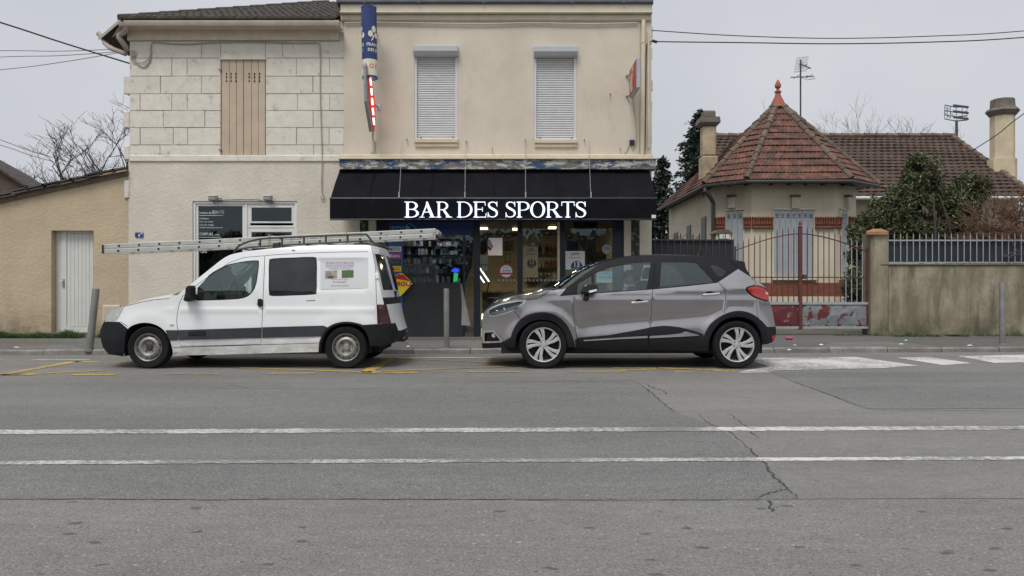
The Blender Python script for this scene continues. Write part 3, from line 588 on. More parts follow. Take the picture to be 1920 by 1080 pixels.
for ch, p0, p1 in lay:
    st = GL[ch]; xs = [q[0] for s_ in st for q in s_]; a, c = min(xs), max(xs); x0, x1 = PX(p0, AD), PX(p1, AD); zz0, zz1 = PZ(408, AD), PZ(378.5, AD); b = MB()
    for k, poly in enumerate(st):
        # split concave outlines into quads/triangles by triangulating
        n = len(poly); ed = [(i, (i+1) % n) for i in range(n)]
        vo, eo, fo, *_ = delaunay_2d_cdt([Vector(q) for q in poly], ed, [tuple(range(n))], 1, 1e-6)
        yy = AD-.014-.0015*(k % 7)
        fn = lambda u: (lerp(x0, x1, (u[0]-a)/(c-a)), yy-.03, lerp(zz0, zz1, u[1]))
        b.add([fn(u) for u in vo], [tuple(q) for q in fo])
        rim = [fn(q) for q in poly]; b.add(rim+[(q[0], AD-.012, q[2]) for q in rim], [(i, (i+1) % n, (i+1) % n+n, i+n) for i in range(n)])
    b.build('letter', M['letter'], aw)
# ------------------------------------------------------------------ shop front
sfr = bpy.data.objects.new('shop_front', None); COL.objects.link(sfr); sfr.parent = bar; ORG[sfr] = ORG[bar]
M['shop_glass'] = glass('shop_glass', (.86, .89, .88), .0); M['shop_glass_dark'] = glass('shop_glass_tinted', (.72, .76, .78), .01, dirt=.03)
M['dado'] = mat('dark_dado', (.022, .026, .030), .45, var=.25, vs=2); M['blue_panel'] = mat('blue_panel', (.02, .10, .30), .45, var=.15, vs=2)
M['drape'] = mat('grey_drape', (.075, .07, .066), .9, var=.2, vs=8); M['drape_pale'] = mat('pale_drape', (.34, .33, .31), .9, var=.2, vs=8)
M['paper'] = mat('white_paper', (.70, .71, .72), .7, var=.04); M['red'] = mat('sign_red', (.52, .02, .02), .4, var=.05); M['yellow'] = mat('sign_yellow', (.80, .62, .02), .4, var=.05)
M['dkblue'] = mat('sign_navy', (.015, .04, .16), .4, var=.05); M['cyan'] = mat('sign_cyan', (.10, .42, .60), .5, var=.05); M['green'] = mat('sign_green', (.05, .20, .05), .5, var=.15)
M['print'] = peel('leaf_print', (.012, .016, .012), (.14, .16, .10), (.02, .03, .02), 14, (1, 1, .7), (.52, .57), (.55, .6), .5)
M['pink'] = mat('sign_pink', (.5, .03, .18), .4, var=.05)
y0, y1 = FD+.04, FD+.11
def fb(a, t, c, b_, name='frame_post', m='navy', ya=y0, yb=y1, par=None, cc=.006): return MB().pxbox(a, t, c, b_, FD, ya, yb, cc).build(name, M[m], par or sfr)
fb(705, 404, 1170, 415, 'header'); fb(705, 415, 728, 632, 'frame_post'); fb(888, 415, 900, 634); fb(970, 415, 980, 634, 'door_stile'); fb(1050, 415, 1060, 634); fb(1149, 415, 1170, 634); fb(1045.5, 416, 1050, 634, 'door_edge', 'cream_trim')
fb(755, 530, 868, 632, 'dado_panel', 'dado', FD+.03, FD+.1); fb(868, 415, 871.5, 632, 'glazing_bar'); fb(728, 632, 1170, 636, 'threshold', 'kerb', FD-.02, FD+.12)
bp = fb(727.5, 440, 755, 632, 'advert_panel', 'blue_panel', FD+.02, FD+.1)
fb(735, 600, 755, 632, 'advert_panel_base', 'dkblue', FD+.014, FD+.05)
tb = fb(728, 415, 888, 440, 'sign_band', 'dkblue', FD+.03, FD+.09)
text('sign_lettering', 'FDJ', .2, P(733, 438.5, FD-.0)[:1]+(FD+.027,)+P(0, 438.5, FD)[2:], M['cyan'], tb, align='LEFT', width=22*S, height=13*S, depth=.001)
MB().tube([(X(a), FD+.026, Z(b_)) for a, b_ in [(731, 440), (731, 425), (758, 425), (768, 418), (782, 430)]], .008, 5).build('sign_outline', M['cyan'], tb)
MB().lathe([(0, -.004), (.05, -.004), (.05, .004)], (X(764), FD+.026, Z(428)), 12, 'y').build('sign_clover', M['cyan'], tb)
for k, (t, m1, m2, tx) in enumerate([(462, 'paper', 'dkblue', 'LOTO'), (474.5, 'pink', 'paper', 'Keno'), (487, 'dado', 'green', 'parions'), (499, 'yellow', 'red', 'AMIGO')]):
    lg = fb(729, t, 752, t+10, 'logo_sticker', m1, FD+.014, FD+.022, bp, .002)
    text('logo_lettering', tx, .1, (X(740.5), FD+.011, Z(t+8)), M[m2], bp, depth=.001, width=18*S, height=6*S, bold=.002)
fb(675, 412, 691, 634, 'printed_panel', 'print', FD-.03, FD); fb(1183, 412, 1199, 634, 'printed_panel', 'print', FD-.03, FD)
for a, c, t, b_, m in ((755, 868, 440, 530, 'shop_glass_dark'), (871.5, 888, 440, 632, 'shop_glass_dark'), (900, 970, 415, 634, 'shop_glass'), (980, 1046, 415, 634, 'shop_glass'), (1060, 1149, 415, 634, 'shop_glass')):
    MB().pxbox(a, t, c, b_, FD, FD+.07, FD+.076).build('glass_pane', M[m], sfr)
# bar room
iy0, iy1 = FD+.13, FD+4.6; ix0, ix1 = X(700), X(1176); iz = Z(412)
M['bar_wall'] = mat('bar_wall', (.42, .36, .25), .8, var=.12, vs=1.5); M['bar_dark'] = mat('bar_dark', (.05, .045, .04), .6, var=.3, vs=3); M['bar_floor'] = mat('bar_floor', (.12, .09, .07), .5, var=.2)
room = bpy.data.objects.new('bar_room', None); COL.objects.link(room); room.parent = bar; ORG[room] = ORG[bar]
MB().box(ix0, iy1, PB-.05, ix1, iy1+.1, iz).build('back_wall', M['bar_wall'], room); MB().box(ix0-.1, iy0, PB-.05, ix0, iy1, iz).build('room_wall', M['bar_wall'], room); MB().box(ix1, iy0, PB-.05, ix1+.1, iy1, iz).build('room_wall', M['bar_wall'], room)
MB().box(ix0, iy0, PB-.1, ix1, iy1, PB-.02).build('room_floor', M['bar_floor'], room); MB().box(ix0, iy0, iz, ix1, iy1, iz+.06).build('room_ceiling', M['bar_dark'], room)
M['tube_light'] = emis('ceiling_lamp', (1, .80, .50), 2.4)
for px, D in ((907, 17.2), (968, 17.4), (1036, 17.0)):
    x = PX(px, D); lp = thing('ceiling_light', 'glowing warm ceiling light inside the bar', 'ceiling light', (x, D, iz-.03), 'ceiling lights in the bar')
    MB().box(x-.085, D-.06, iz-.05, x+.085, D+.3, iz-.02).build('diffuser', M['tube_light'], lp); MB().box(x-.1, D-.075, iz-.022, x+.1, D+.32, iz+.001).build('casing', M['bar_dark'], lp)
    ld = bpy.data.lights.new('ceiling_lamp', 'AREA'); ld.energy = 11; ld.size = .3; ld.color = (1, .80, .52); lo = bpy.data.objects.new('ceiling_lamp', ld); COL.objects.link(lo); lo.location = (x, D+.1, iz-.06)
def flat(name, label, cat, px0, py0, px1, py1, D, m, grp=None, th=.012):
    t = thing(name, label, cat, P((px0+px1)/2, py1, D), grp); MB().box(PX(px0, D), D, PZ(py1, D), PX(px1, D), D+th, PZ(py0, D)).build('sheet', M[m], t); return t
ck = thing('wall_clock', 'round cream wall clock with black rim on the bar wall', 'clock', P(954, 447, iy1-.03)); c0 = Vector(P(954, 437, iy1-.05)); kr = 9.8*c0.y/F
MB().lathe([(0, 0), (kr*.86, 0)], c0, 24, 'y').build('dial', mat('dial', (.72, .68, .55), .6, var=0), ck); MB().lathe([(kr*.86, .03), (kr*.86, -.012), (kr, -.012), (kr, .04)], c0, 24, 'y').build('rim', M['hole'], ck)
MB().tube([c0+Vector((0, -.006, 0)), c0+Vector((-kr*.35, -.006, -kr*.35))], .008, 5).build('hand', M['hole'], ck); MB().tube([c0+Vector((0, -.006, 0)), c0+Vector((kr*.5, -.006, -kr*.45))], .006, 5).build('hand', M['hole'], ck)
tk = MB()
for k in range(12):
    a = k*math.pi/6; d = Vector((math.sin(a), 0, math.cos(a))); tk.tube([c0+d*kr*.68+Vector((0, -.004, 0)), c0+d*kr*.8+Vector((0, -.004, 0))], .007, 4)
tk.build('hour_mark', M['hole'], ck)
M['lilac'] = emis('pale_screen', (.30, .27, .34), .35)
scn = thing('projection_screen', 'pale lilac lit screen in a black frame inside the bar', 'screen', P(930, 480, 18.6)); MB().box(PX(915, 18.6), 18.6, PZ(479, 18.6), PX(942, 18.6), 18.62, PZ(446, 18.6)).build('picture', M['lilac'], scn); MB().box(PX(913.5, 18.6), 18.615, PZ(480.5, 18.6), PX(943.5, 18.6), 18.65, PZ(444.5, 18.6)).build('frame', M['hole'], scn)
fg = thing('hanging_flag', 'small white and red pennant flag hanging by the bar door', 'flag', P(921, 470, 16.4))
MB().prism([(914, 452), (918, 449), (925, 462), (922, 466), (914, 458)], lambda a, b_: P(a, b_, 16.4), (0, .01, 0)).build('white_band', M['paper'], fg); MB().prism([(913.5, 458.3), (922, 466.3), (919, 471), (913, 464)], lambda a, b_: P(a, b_, 16.4), (0, .01, 0)).build('red_band', M['red'], fg); MB().tube([P(915, 437, 16.4), P(915.5, 452, 16.4)], .008, 5).build('stick', M['hole'], fg)
flat('notice', 'cream paper notice with torn top hanging inside the door', 'notice', 900.5, 478, 915, 495, 16.3, 'cream_trim'); flat('notice', 'white paper notice low beside the glowing reflection bars', 'notice', 903, 499, 914, 508, 16.35, 'paper')
M['reflection_glow'] = emis('white_reflection', (.9, .95, 1), 1.6); M['blue_led'] = emis('blue_led', (.04, .08, .9), 1.2); M['green_led'] = emis('green_led', (.05, .6, .16), .8)
nt_ = thing('reflection_bars', 'two slanting glowing bars standing in for a fluorescent reflection at the bar door', 'lamp', P(908, 532, 16.9))  # glowing bars shaped after a reflection of fluorescent light, not a lamp
for a, b_ in (((899, 502), (917, 528)), ((899, 517), (908, 530))): MB().tube([P(*a, 16.9), P(*b_, 16.9)], .017, 8).build('tube', M['reflection_glow'], nt_)
MB().tube([P(917, 528, 16.92), P(911, 560, 17)], .015, 6).build('added_stand', M['bar_dark'], nt_)
cn = thing('bar_counter', 'dark brown bar counter behind the glass door', 'counter', (PX(975, 18), 18, PB)); MB().box(PX(905, 18), 17.7, PB-.02, PX(1045, 18), 18.3, 1.0).build('front', M['bar_dark'], cn); MB().box(PX(903, 18), 17.62, 1.0, PX(1047, 18), 18.36, 1.05).build('worktop', mat('counter_top', (.22, .13, .06), .35, var=.2), cn)
bsx = thing('back_shelf', 'shelves of bottles behind the bar counter', 'shelf', (PX(1000, iy1), iy1-.3, PB)); rr = random.Random(4)
for z in (1.25, 1.6, 1.95): MB().box(PX(985, iy1), iy1-.3, z, PX(1045, iy1), iy1-.01, z+.03).build('board', M['bar_dark'], bsx)
bt_cols = [mat('bottle%d' % i, c, .25, var=0) for i, c in enumerate([(.05, .10, .04), (.20, .09, .03), (.35, .33, .28), (.25, .03, .03), (.03, .04, .06)])]
for z in (1.28, 1.63, 1.98):
    for k in range(8):
        x = lerp(PX(987, iy1), PX(1043, iy1), (k+.5)/8); h = rr.uniform(.2, .29)
        bo = MB().lathe([(0, 0), (.035, 0), (.035, h*.6), (.012, h*.75), (.012, h), (0, h)], (x, iy1-.15, z), 8).build('bottle', bt_cols[rr.randrange(5)], org=(x, iy1-.15, z), smooth=True); tag(bo, 'small bottle on the shelves behind the bar counter', 'bottle', 'bottles behind the bar')
MB().box(PX(1062, iy1), iy1-.06, PZ(478, iy1), PX(1083, iy1), iy1-.005, PZ(452, iy1)).build('dark_board', M['dkblue'], room)
pn = thing('triangular_pennant', 'white triangular pennant hanging behind the bar door glass', 'pennant', P(999, 452, 16.2)); MB().prism([(987, 452), (999, 424), (1009, 452)], lambda a, b_: P(a, b_, 16.2), (0, .008, 0)).build('cloth', mat('pennant', (.36, .34, .29), .8, var=.35, vs=20), pn); MB().tube([P(986, 452.5, 16.19), P(999, 423, 16.19), P(1010, 452.5, 16.19)], .008, 5).build('border', M['paper'], pn)
sp_ = thing('ceiling_light', 'cool strip light added to brighten the shop window display', 'ceiling light', (X(815), FD+.35, iz-.03)); MB().box(X(770), FD+.3, iz-.05, X(855), FD+.36, iz-.02).build('tube', emis('fill_strip', (.85, .92, 1), 1.2), sp_)  # strip and its area lamp are added to brighten the display rack
ld = bpy.data.lights.new('display_fill_lamp', 'AREA'); ld.energy = 3; ld.shape = 'RECTANGLE'; ld.size = .9; ld.size_y = .06; ld.color = (.85, .93, 1); lo = bpy.data.objects.new('display_fill_lamp', ld); COL.objects.link(lo); lo.location = (X(815), FD+.33, iz-.06); lo.rotation_euler = (R(25), 0, 0)
for i, (a, t, c, b_, cl) in enumerate([(946, 452, 962, 470, (.10, .07, .05)), (905, 430, 915, 442, (.30, .28, .24)), (1013, 426, 1030, 440, (.26, .22, .14)), (947, 476, 957, 492, (.40, .36, .30)), (1086, 430, 1098, 446, (.12, .14, .10)), (1128, 430, 1146, 452, (.32, .28, .22))]):
    fp = thing('framed_picture', 'small framed picture on the back wall of the bar', 'picture', P((a+c)/2, b_, iy1-.02), 'pictures in the bar'); MB().box(PX(a, iy1), iy1-.03, PZ(b_, iy1), PX(c, iy1), iy1-.004, PZ(t, iy1)).build('frame', M['bar_dark'], fp); MB().box(PX(a+1.5, iy1), iy1-.034, PZ(b_-1.5, iy1), PX(c-1.5, iy1), iy1-.029, PZ(t+1.5, iy1)).build('print', mat('wall_print%d' % i, cl, .5, var=.5, vs=12), fp)
cl_ = thing('hanging_coat', 'dark coat hanging inside the bar door', 'coat', P(906, 470, 16.8)); MB().prism(cr([(899, 446), (904, 442), (912, 444), (915, 452), (914, 468), (908, 476), (899, 474)], 3, True), lambda a, c: P(a, c, 16.8), (0, .14, 0)).build('cloth', M['hole'], cl_, bevel=.03, seg=2)
for px, D in ((925, 17.3), (962, 17.25), (1012, 17.3)):
    x = PX(px, D); bs__ = thing('bar_stool', 'dark bar stool standing at the counter', 'stool', (x, D, PB-.02), 'stools at the counter'); MB().lathe([(0, .72), (.16, .72), (.17, .75), (.16, .78), (0, .79)], (x, D, PB), 16).build('seat', M['bar_dark'], bs__, smooth=True); MB().tube([(x, D, PB), (x, D, PB+.73)], .025, 8).build('column', M['steel'], bs__); MB().lathe([(0, .02), (.05, .02), (.18, 0), (.18, -.02)], (x, D, PB), 16).build('base', M['steel'], bs__)
fdg = thing('drinks_fridge', 'tall dark glass fronted drinks fridge at the right of the bar', 'fridge', (PX(1110, 19), 19, PB-.02)); MB().box(PX(1095, 19.2), 19.0, PB-.02, PX(1142, 19.2), 19.7, 2.0).build('cabinet', M['bar_dark'], fdg, bevel=.02); MB().box(PX(1099, 19.2), 18.985, .5, PX(1138, 19.2), 18.995, 1.9).build('door_glass', M['dark_hub'] if 'dark_hub' in M else M['dado'], fdg)
# tobacco gondola in the left window
gd = thing('display_rack', 'tall dark display rack of small packets in the shop window', 'rack', (X(815), FD+.8, PB)); gi = [MB() for _ in range(5)]
for py in (447, 462, 478, 494, 512, 530): MB().box(PX(752, FD+.7), FD+.55, PZ(py, FD+.7)-.015, PX(866, FD+.7), FD+.85, PZ(py, FD+.7)).build('shelf', M['bar_dark'], gd)
MB().box(PX(752, FD+.8), FD+.86, PB-.02, PX(870, FD+.8), FD+.9, Z(440)).build('back', M['bar_dark'], gd)
for py in (462, 478, 494, 512, 530):
    px = 754.0
    while px < 862:
        w = rr.uniform(3, 6.5); h = rr.uniform(7, 13)
        if rr.random() < .82: gi[rr.choice((0, 0, 0, 1, 1, 2, 3, 4))].box(PX(px, FD+.7), FD+.56+rr.uniform(0, .08), PZ(py, FD+.7), PX(px+w, FD+.7), FD+.84, PZ(py-h, FD+.7))
        px += w+rr.uniform(.4, 1.6)
for i, (b_, c) in enumerate(zip(gi, [(.34, .34, .36), (.60, .60, .62), (.20, .17, .15), (.5, .2, .2), (.4, .38, .2)])): tag(b_.build('packets', mat('packet%d' % i, c, .4, var=.4, vs=25), gd), kind='stuff')
ld = thing('led_lamp', 'small lamp glowing blue above green in the shop window', 'lamp', P(852, 529, FD+.4))
MB().prism([(845, 508), (853, 502), (860, 504), (860, 510), (852, 511)], lambda a, b_: P(a, b_, FD+.4), (0, .05, 0)).build('blue_glow', M['blue_led'], ld); MB().prism([(851, 512), (859, 512), (857, 527), (850, 529)], lambda a, b_: P(a, b_, FD+.4), (0, .05, 0)).build('green_glow', M['green_led'], ld)
og = mat('orange_tag', (.75, .30, .02), .5, var=0)
for k, (px, py) in enumerate(((822, 441), (820, 462))):
    o = MB().prism([(px-4, py-3), (px+4, py-3), (px+1, py+5), (px-2, py+5)], lambda a, b_: P(a, b_, FD+.3), (0, .006, 0)).build('shelf_tag', og, org=P(px, py, FD+.3)); tag(o, 'small orange hanging tag in the shop window', 'tag', 'orange tags')
def drape(name, label, outline, D, m, amp=.03, fr=.5):
    t = thing(name, label, 'curtain', P(outline[0][0], outline[-1][1], D)); b = MB(); n = 14; k = len(outline)
    for (l, y, r_) in [(o[0], o[1], o[2]) for o in outline]:
        for i in range(n+1):
            px = lerp(l, r_, i/n); p = P(px, y, D); b.v.append((p[0], D+amp*math.sin(i*fr*math.pi), p[2]))
    for j in range(k-1):
        for i in range(n): b.f.append((j*(n+1)+i, j*(n+1)+i+1, (j+1)*(n+1)+i+1, (j+1)*(n+1)+i))
    b.build('cloth', M[m], t, smooth='all'); return t
drape('curtain', 'dark grey curtain drawn aside in the right hand bar window', [(1074, 413, 1122), (1080, 437, 1118), (1090, 462, 1116), (1100, 480, 1118), (1110, 500, 1124), (1108, 560, 1130)], FD+.22, 'drape')
drape('curtain', 'dark curtain hanging beside the shop window shelves', [(876, 425, 890), (871, 460, 887), (866, 500, 884), (862, 532, 872)], FD+.3, 'drape', .02)
drape('curtain', 'pale curtain end hanging below the glazing bar by the door', [(863, 532, 866), (866, 570, 874), (865, 610, 882)], FD+.024, 'drape_pale', .006)
# stickers and posters on the glass
def disc(px, py, r, y, m, parent, name='disc', n=24): return MB().lathe([(0, 0), (r*S, 0), (r*S, .002)], (X(px), y, Z(py)), n, 'y').build(name, M[m], parent)
st = thing('round_sticker', 'round white sticker with red rim on the bar door glass', 'sticker', (X(949), FD+.06, Z(521)))
disc(949, 508.5, 13, FD+.062, 'red', st, 'rim'); disc(949, 508.5, 11.3, FD+.060, 'paper', st, 'face'); MB().pxbox(938.5, 511, 959.5, 514.5, FD, FD+.0575, FD+.0585).build('band', M['red'], st)
text('lettering', 'VOUS', .08, (X(949), FD+.0575, Z(503.5)), M['cyan'], st, depth=.0005, width=11*S, height=3.5*S); text('lettering', 'BIENVENUE', .08, (X(949), FD+.0575, Z(509)), M['dkblue'], st, depth=.0005, width=16*S, height=3*S)
gs = thing('round_sticker', 'frosted grey round sticker on the right hand bar window', 'sticker', (X(1138), FD+.06, Z(476))); M['frost'] = mat('frosted', (.30, .33, .34), .6, var=.1); disc(1138.5, 467, 9, FD+.062, 'frost', gs, 'face'); text('lettering', 'CB', .08, (X(1138.5), FD+.0595, Z(468)), M['dado'], gs, depth=.0005, width=9*S, height=5*S)
def loto(label, a, t, c, b_, paper, dk, num):
    w = c-a; h = b_-t; po = thing('poster', label, 'poster', (X((a+c)/2), FD+.06, Z(b_))); MB().pxbox(a, t, c, b_, FD, FD+.060, FD+.064).build('sheet', paper, po)
    text('heading', 'LOTO', .1, (X(a+w*.5), FD+.0575, Z(t+h*.15)), dk, po, depth=.0005, width=w*.42*S, height=h*.09*S, bold=.003)
    MB().pxbox(a+w*.2, t+h*.235, a+w*.8, t+h*.255, FD, FD+.0575, FD+.059).build('rule', M['red'] if num else dk, po)
    disc(a+w*.58, t+h*.55, w*.29, FD+.0575, 'dkblue', po, 'roundel') if num else MB().lathe([(0, 0), (w*.3*S, 0)], (X(a+w*.58), FD+.0575, Z(t+h*.55)), 24, 'y').build('roundel', dk, po)
    text('numerals', '13', .1, (X(a+w*.57), FD+.055, Z(t+h*.58)), M['paper'] if num else paper, po, depth=.0005, width=w*.28*S, height=h*.2*S, bold=.004); text('lettering', 'MILLIONS', .1, (X(a+w*.57), FD+.055, Z(t+h*.67)), M['paper'] if num else paper, po, depth=.0005, width=w*.4*S, height=h*.06*S)
    if num: MB().pxbox(a, t+h*.66, c, b_, FD, FD+.0585, FD+.0597).build('green_field', M['green'], po); MB().prism([(a+2, t+h*.84), (a+w*.22, t+h*.70), (a+w*.4, t+h*.84)], lambda u, q: (X(u), FD+.0572, Z(q)), (0, .001, 0)).build('red_mark', M['red'], po)
loto('white lottery poster with blue roundel 13 and green foot', 1060.5, 470.5, 1097, 523, M['paper'], M['dkblue'], True)
loto('lottery poster on the door glass with yellow backlight put into its colour', 980.5, 462, 1009, 520, mat('backlit_paper', (.30, .26, .16), .8, var=.2), mat('backlit_ink', (.05, .045, .04), .8, var=.1), False)  # yellow light through the sheet is painted into its paper colour
ar = thing('arrow_sign', 'black arrow shaped sign in the right hand bar window', 'sign', (X(1066), FD+.1, Z(448))); MB().prism([(1060, 440), (1070, 440), (1070, 437), (1075, 443.5), (1070, 450), (1070, 447), (1060, 447)], lambda a, b_: (X(a), FD+.1, Z(b_)), (0, .01, 0)).build('arrow', M['hole'], ar); text('lettering', 'U', .1, (X(1064), FD+.096, Z(446)), M['paper'], ar, depth=.0005, height=5*S)
dd = MB()
for i in range(16): dd.pxbox(934+i*7.2, 523.5, 937.5+i*7.2, 527, FD, FD+.064, FD+.066)
dd.build('glass_marking', M['frost'], sfr)
wn_ = thing('window_notice', 'white notice reading avec vous in the bar window', 'notice', (X(1130), FD+.06, Z(530))); MB().pxbox(1119, 509, 1151, 530, FD, FD+.058, FD+.062).build('sheet', M['paper'], wn_)
text('lettering', 'AVEC', .1, (X(1135), FD+.055, Z(515.5)), M['cyan'], wn_, depth=.0005, width=24*S, height=5*S, bold=.003); text('lettering', 'VOUS', .1, (X(1135), FD+.055, Z(522.5)), M['cyan'], wn_, depth=.0005, width=24*S, height=5.4*S, bold=.003)
# kite shaped game sign beside the van
am = thing('kite_sign', 'red and yellow kite shaped game sign on the shop corner', 'sign', (X(750), FD-.06, Z(553))); D_ = FD-.08; kp = lambda a, b_: P(a, b_, D_)
MB().prism(cr([(722, 530), (747, 513.5), (758, 515), (772, 531), (770, 535), (753, 553), (746, 553)], 3, True), kp, (0, .05, 0)).build('yellow_board', M['yellow'], am)
MB().prism([(723, 529), (747, 514), (757.5, 515.3), (768, 527), (745, 523)], lambda a, b_: P(a, b_, D_-.006), (0, .004, 0)).build('red_top', M['red'], am)
text('lettering', 'AMIGO', .2, P(749, 536.5, D_-.008), M['red'], am, depth=.001, width=44*S, height=8.5*S, bold=.006, shear=.15); MB().lathe([(0, 0), (2.6*S, 0)], P(766, 531.5, D_-.012), 12, 'y').build('ball', M['paper'], am)
# hanging lottery cylinder
LD = 14.95; ls = LD/F
cyl = thing('lottery_cylinder_sign', 'dark blue cylinder sign with white clovers high on the cream wall', 'sign', P(693, 150, LD))
ctop, cbot = Vector(P(691.5, 17, LD)), Vector(P(694, 147, LD)); ax = (ctop-cbot).normalized(); cr_ = 14.3*ls; M['cyl_blue'] = mat('cylinder_blue', (.018, .042, .16), .35, var=.08); M['cyl_cream'] = mat('cylinder_cream', (.72, .67, .52), .4, var=.04)
def wrap(u, h, r=cr_*1.006): return cbot+ax*h+Vector((math.sin(u/cr_)*r, -math.cos(u/cr_)*r, 0))
Hc = (ctop-cbot).length; hb = Hc*.255
def cyl_part(h0, h1, r, m, name):
    b = MB(); n = 32
    for h in (h0, h1):
        for k in range(n): a = 2*math.pi*k/n; b.v.append(tuple(cbot+ax*h+Vector((math.sin(a)*r, -math.cos(a)*r, 0))))
    b.f = [(k, (k+1) % n, (k+1) % n+n, k+n) for k in range(n)]+[tuple(range(n-1, -1, -1)), tuple(range(n, 2*n))]; return b.build(name, M[m], cyl, smooth=True)
cyl_part(hb, Hc, cr_, 'cyl_blue', 'blue_drum'); cyl_part(.03, hb, cr_*.999, 'cyl_cream', 'cream_drum'); cyl_part(-.01, .03, cr_*1.02, 'cyl_blue', 'base_ring'); cyl_part(Hc, Hc+.03, cr_*1.02, 'cyl_blue', 'top_ring')
def wpoly(poly, m, name, r):
    n = len(poly); gx = [Vector((-.5+.018*i, h_)) for i in range(56) for h_ in [min(q[1] for q in poly)+.018*j for j in range(1, 12)]]; gx = [q for q in gx if pip(q, poly) and min((q-Vector(e)).length for e in poly) > .008]
    vo, eo, fo, *_ = delaunay_2d_cdt([Vector(q) for q in poly]+gx, [(i, (i+1) % n) for i in range(n)], [tuple(range(n))], 1, 1e-6); return MB().add([wrap(q[0], q[1], r) for q in vo], [tuple(f_) for f_ in fo]).build(name, M[m], cyl)
for u0 in (.105, -.20):                       # four-leaf clover outlines
    for dx, dy, rx, ry in ((-.055, .02, .048, .06), (.02, .115, .05, .065), (.075, .0, .05, .055)):
        wpoly(arc(u0+dx, Hc*.60+dy, rx, ry, 0, 351, 16), 'cyl_cream', 'clover_leaf', cr_*1.007)
    wpoly([(u0+.0, Hc*.60), (u0+.03, Hc*.60), (u0-.01, Hc*.53), (u0-.05, Hc*.505)], 'cyl_cream', 'clover_stem', cr_*1.008)
wpoly(arc(-.15, Hc*.64, .03, .05, 0, 340, 10), 'red', 'red_leaf', cr_*1.009)
def wtext(body, h, size, u0, m, width):
    o = text('lettering', body, size, (0, 0, 0), M[m], None, rot=(0, 0, 0), depth=0, width=width, bold=.002); me = o.data; o.parent = cyl; ORG[o] = ORG[cyl]
    for v_ in me.vertices: v_.co = wrap(v_.co.x+u0, h+v_.co.y, cr_*1.009)-ORG[cyl]
wtext('FRANÇAISE', Hc*.44, .085, .18, 'cyl_cream', .42); wtext('DES JEUX', Hc*.365, .08, .15, 'cyl_cream', .32); wtext('SE', Hc*.44, .085, -.13, 'cyl_cream', .07); wtext('X', Hc*.365, .08, -.13, 'cyl_cream', .035)
for k, (c_, m) in enumerate(zip('GLOT', ('red', 'dkblue', 'red', 'dkblue'))): wtext(c_, Hc*.12, .13, -.12+.09*k, m, .075)
MB().tube([P(703, 62, LD), P(706, 62, FD-.02)], .018, 6).build('bracket', M['steel'], cyl); MB().tube([P(702, 125, LD), P(705, 125, FD-.02)], .018, 6).build('bracket', M['steel'], cyl)
# tobacconist's red LED blade
tbk = thing('tobacco_led_sign', 'narrow red glowing tobacco sign below the blue cylinder', 'sign', P(700, 248, 15.3)); M['led_red'] = None
m, nt, b_, L = base('red_led'); vo = nn(nt, 'ShaderNodeTexVoronoi', Scale=60); tc = nn(nt, 'ShaderNodeTexCoord'); L(tc.outputs['Object'], vo.inputs['Vector']); c_ = ramp(nt, vo.outputs['Distance'], .2, .6, (1, .06, .04, 1), (.30, .005, .005, 1)); L(c_, b_.inputs['Emission Color']); b_.inputs['Emission Strength'].default_value = .8; b_.inputs['Base Color'].default_value = (.25, .01, .01, 1); M['led_red'] = m
bD = lambda px: lerp(14.7, 15.38, (px-687)/(704-687))
bl = [(687, 123), (692, 123), (701.5, 178), (704, 205), (703.3, 247), (698, 247), (688.5, 190)]
MB().prism([(a-1.0, c) for a, c in bl], lambda a, c: P(a, c, bD(a)+.02), (-.05, 0, 0)).build('housing', M['steel'], tbk)
MB().prism([(690, 126), (692.5, 126), (701.8, 180), (704, 207), (703.2, 244), (700.5, 244), (693, 190)], lambda a, c: P(a, c, bD(a)-.02), (.004, -.002, 0)).build('led_face', M['led_red'], tbk)
M['led_white'] = emis('white_led', (1, .86, .80), 2.2)
for i in range(5):
    py = 147+i*18.5; u = 693.0+(py-147)*.075; MB().prism([(u, py), (u+3, py), (u+4.2, py+13), (u+1.3, py+13)], lambda a, c: P(a, c, bD(a)-.03), (.003, -.002, 0)).build('led_character', M['led_white'], tbk)
MB().tube([P(702, 196, 15.3), P(711, 203, FD-.03)], .016, 6).build('bracket', M['steel'], tbk); MB().pxbox(707, 196, 714, 206, FD, FD-.05, FD-.02).build('bracket_plate', M['pvc'], tbk)
MB().tube([P(699, 247, 15.36), P(699, 262, 15.42), P(700, 275, 15.42), P(702, 291, 15.45)], .02, 8).build('pole', M['gutter'], tbk); MB().tube([P(x_, y_, FD-.04) for x_, y_ in cr([(701, 262), (704, 272), (700, 282), (690, 291), (660, 292), (645, 297)], 4)], .008, 5).build('feed_cable', M['cable_cream'], tbk)
# red box sign at the right corner
rsn = thing('red_box_sign', 'red and white projecting box sign beside the rain pipe', 'sign', (2.38, FD, 4.87))
MB().box(2.345, 14.5, 4.875, 2.42, 15.34, 5.435).build('casing', mat('sign_casing', (.42, .43, .46), .4, metal=.3, var=.1), rsn, bevel=.006)
M['faded_red'] = mat('faded_red', (.36, .05, .035), .5, var=.15, vs=5); MB().box(2.338, 14.52, 4.895, 2.344, 15.32, 5.415).build('face', M['faded_red'], rsn)
fx = lambda a, c: (2.335, a, c); MB().prism(arc(15.02, 5.12, .22, .19, 0, 345, 20), fx, (.002, 0, 0)).build('emblem', mat('faded_white', (.55, .42, .36), .5, var=.2), rsn); MB().prism([(14.72, 5.12), (14.86, 5.24), (14.98, 5.12), (14.86, 4.96)], lambda a, c: (2.332, a, c), (.002, 0, 0)).build('diamond', M['red'], rsn); MB().prism(arc(14.93, 5.33, .13, .06, 0, 345, 14), fx, (.002, 0, 0)).build('emblem', mat('faded_white2', (.50, .40, .36), .5, var=.2), rsn)
